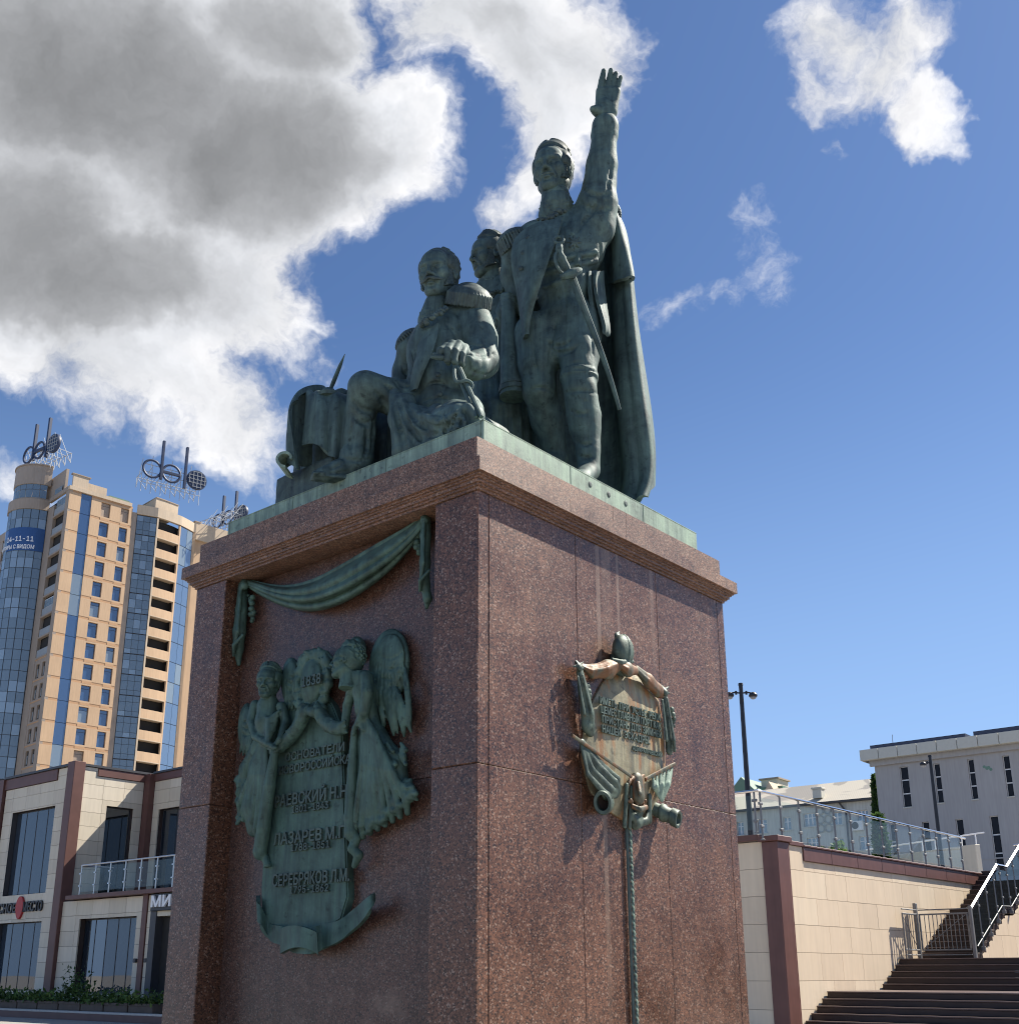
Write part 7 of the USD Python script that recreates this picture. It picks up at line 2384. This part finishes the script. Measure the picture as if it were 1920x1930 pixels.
def cypress(px, top_py, bot_py, Y, wpx, label, seed):
    b = at(px, bot_py, Y)
    tp = at(px, top_py, Y)
    base = V(tp[0], tp[1], WZ)
    H = tp[2] - WZ
    w = wpx * pxm(tp) / 2
    rg = np.random.default_rng(seed)
    t = Thing('cypress_tree', label, 'tree', base)
    M.setdefault('bark', plain('bark', (.09, .065, .045), .9))
    t.part('trunk', tube([base, base + V(0.05, 0, H * .5), base + V(0, 0, H * .95)], [.22, .14, .03], 8), M['bark'])
    for k in range(14):
        z = H * (.06 + .06 * k)
        a = k * 2.4
        t.part('limb', tube([base + V(0, 0, z), base + V(math.cos(a) * w * .5, math.sin(a) * w * .5, z + H * .1)], [.06, .015], 5), M['bark'])
    n = 3600
    h = rg.beta(1.3, 1.25, n)
    prof = np.interp(h, [0, .08, .3, .7, 1], [.35, .85, 1, .72, .05])
    a = rg.uniform(0, 6.283, n)
    lump = 1 + .3 * np.sin(a * 3 + h * 17) * np.sin(h * 29 + a)
    r = w * prof * np.sqrt(rg.uniform(.25, 1, n)) * lump
    P = base + np.stack([r * np.cos(a), r * np.sin(a), H * (.04 + .97 * h)], 1)
    for j, k in enumerate(('leaf_c', 'leaf_c', 'leaf_a')):
        t.part('crown', leafcloud(P[j::3], .62, rg, 1.4), M[k])


cypress(1646, 1466, 1600, 105, 26, 'tall dark cypress between the old block and the grey building', 3)
cypress(1655, 1542, 1600, 60, 22, 'shorter dark cypress seen through the glass railing by the grey building', 4)


def bush(px, py, Y, w, h, label, seed, k2='leaf_b', n=700, leaf=.16):
    p = at(px, py, Y)
    rg = np.random.default_rng(seed)
    base = V(p[0], p[1], WZ)
    t = Thing('shrub', label, 'shrub', base)
    for i in range(7):
        a = rg.uniform(0, 6.28)
        t.part('stem', tube([base, base + V(math.cos(a) * w * .3, math.sin(a) * w * .3, h * .7)], [.03, .008], 5), M['bark'])
    d = rg.normal(0, 1, (n, 3))
    d /= np.linalg.norm(d, axis=1, keepdims=True)
    r = rg.uniform(.4, 1, (n, 1)) ** .5
    P = base + V(0, 0, h * .5) + d * r * V(w / 2, w / 2, h / 2) * (1 + .3 * np.sin(d[:, :1] * 7))
    for j, k in enumerate(('leaf_a', k2)):
        t.part('foliage', leafcloud(P[j::2], leaf, rg), M[k])


bush(1567, 1601, 34, 1.5, .8, 'bright green low shrub behind the coping of the retaining wall', 5)
bush(1622, 1606, 38, 1.3, .5, 'dark low shrub behind the coping, right of the bright green one', 6, 'leaf_c')


def parapet():
    p0, p1 = at(1640, 1612, 62), at(1838, 1598, 55)
    t = Thing('parapet', 'pale low wall with a white tube rail on the upper terrace, behind the glass railing', 'wall', V(p0[0], p0[1], WZ))
    d = unit((p1 - p0) * V(1, 1, 0))
    fr = Frame(V(p0[0], p0[1], 0), d, np.cross(eZ, d))
    L = np.linalg.norm((p1 - p0)[:2])
    zt = (p0[2] + p1[2]) / 2
    t.part('wall', fr.mesh(cbox(0, L, 0, .3, WZ, zt, .02)), M['cream'])
    t.part('rail', fr.mesh(tube([V(-.5, .15, zt + .5), V(L + .5, .15, zt + .5)], .035, 6)), M['white_paint'])
    for i in range(9):
        a = .2 + i * L / 8.3
        t.part('rail_post', fr.mesh(tube([V(a, .15, zt), V(a, .15, zt + .5)], .03, 6)), M['white_paint'])


parapet()
# ---------------------------------------------------------------- ground
def hills():
    # the far shore behind the camera, which the shop windows mirror
    M['hill'] = plain('hill', (.05, .07, .045), .9, var=.3, scale=.01)
    n = 90
    a = np.linspace(math.radians(185), math.radians(355), n)
    rows = []
    for r, f in ((1500, 0), (1900, .45), (2400, 1.0), (3000, .7)):
        P = np.stack([r * np.cos(a), r * np.sin(a), np.full(n, -3.0)], 1)
        h = 330 * meshkit.fbm(np.stack([a * 3.1, np.full(n, r / 900), np.zeros(n)], 1), 5, 2)
        P[:, 2] += f * h
        rows.append(P)
    v = np.vstack(rows)
    q = np.array([(i * n + j, i * n + j + 1, (i + 1) * n + j + 1, (i + 1) * n + j) for i in range(3) for j in range(n - 1)])
    single('hills', (v, q[:, ::-1]), M['hill'], 'dark wooded hills across the bay', None, kind='structure', smooth=True)


hills()
M['paving'] = plain('paving', (.3, .28, .25), .8, var=.12, bump=.2)
g_ = np.linspace(-1, 1, 2)
single('ground', (np.array([(-700, -300, 0), (700, -300, 0), (700, 1200, 0), (-700, 1200, 0)], float), np.array([[0, 1, 2, 3]])), M['paving'], 'pale paved square round the monument', None, kind='structure')
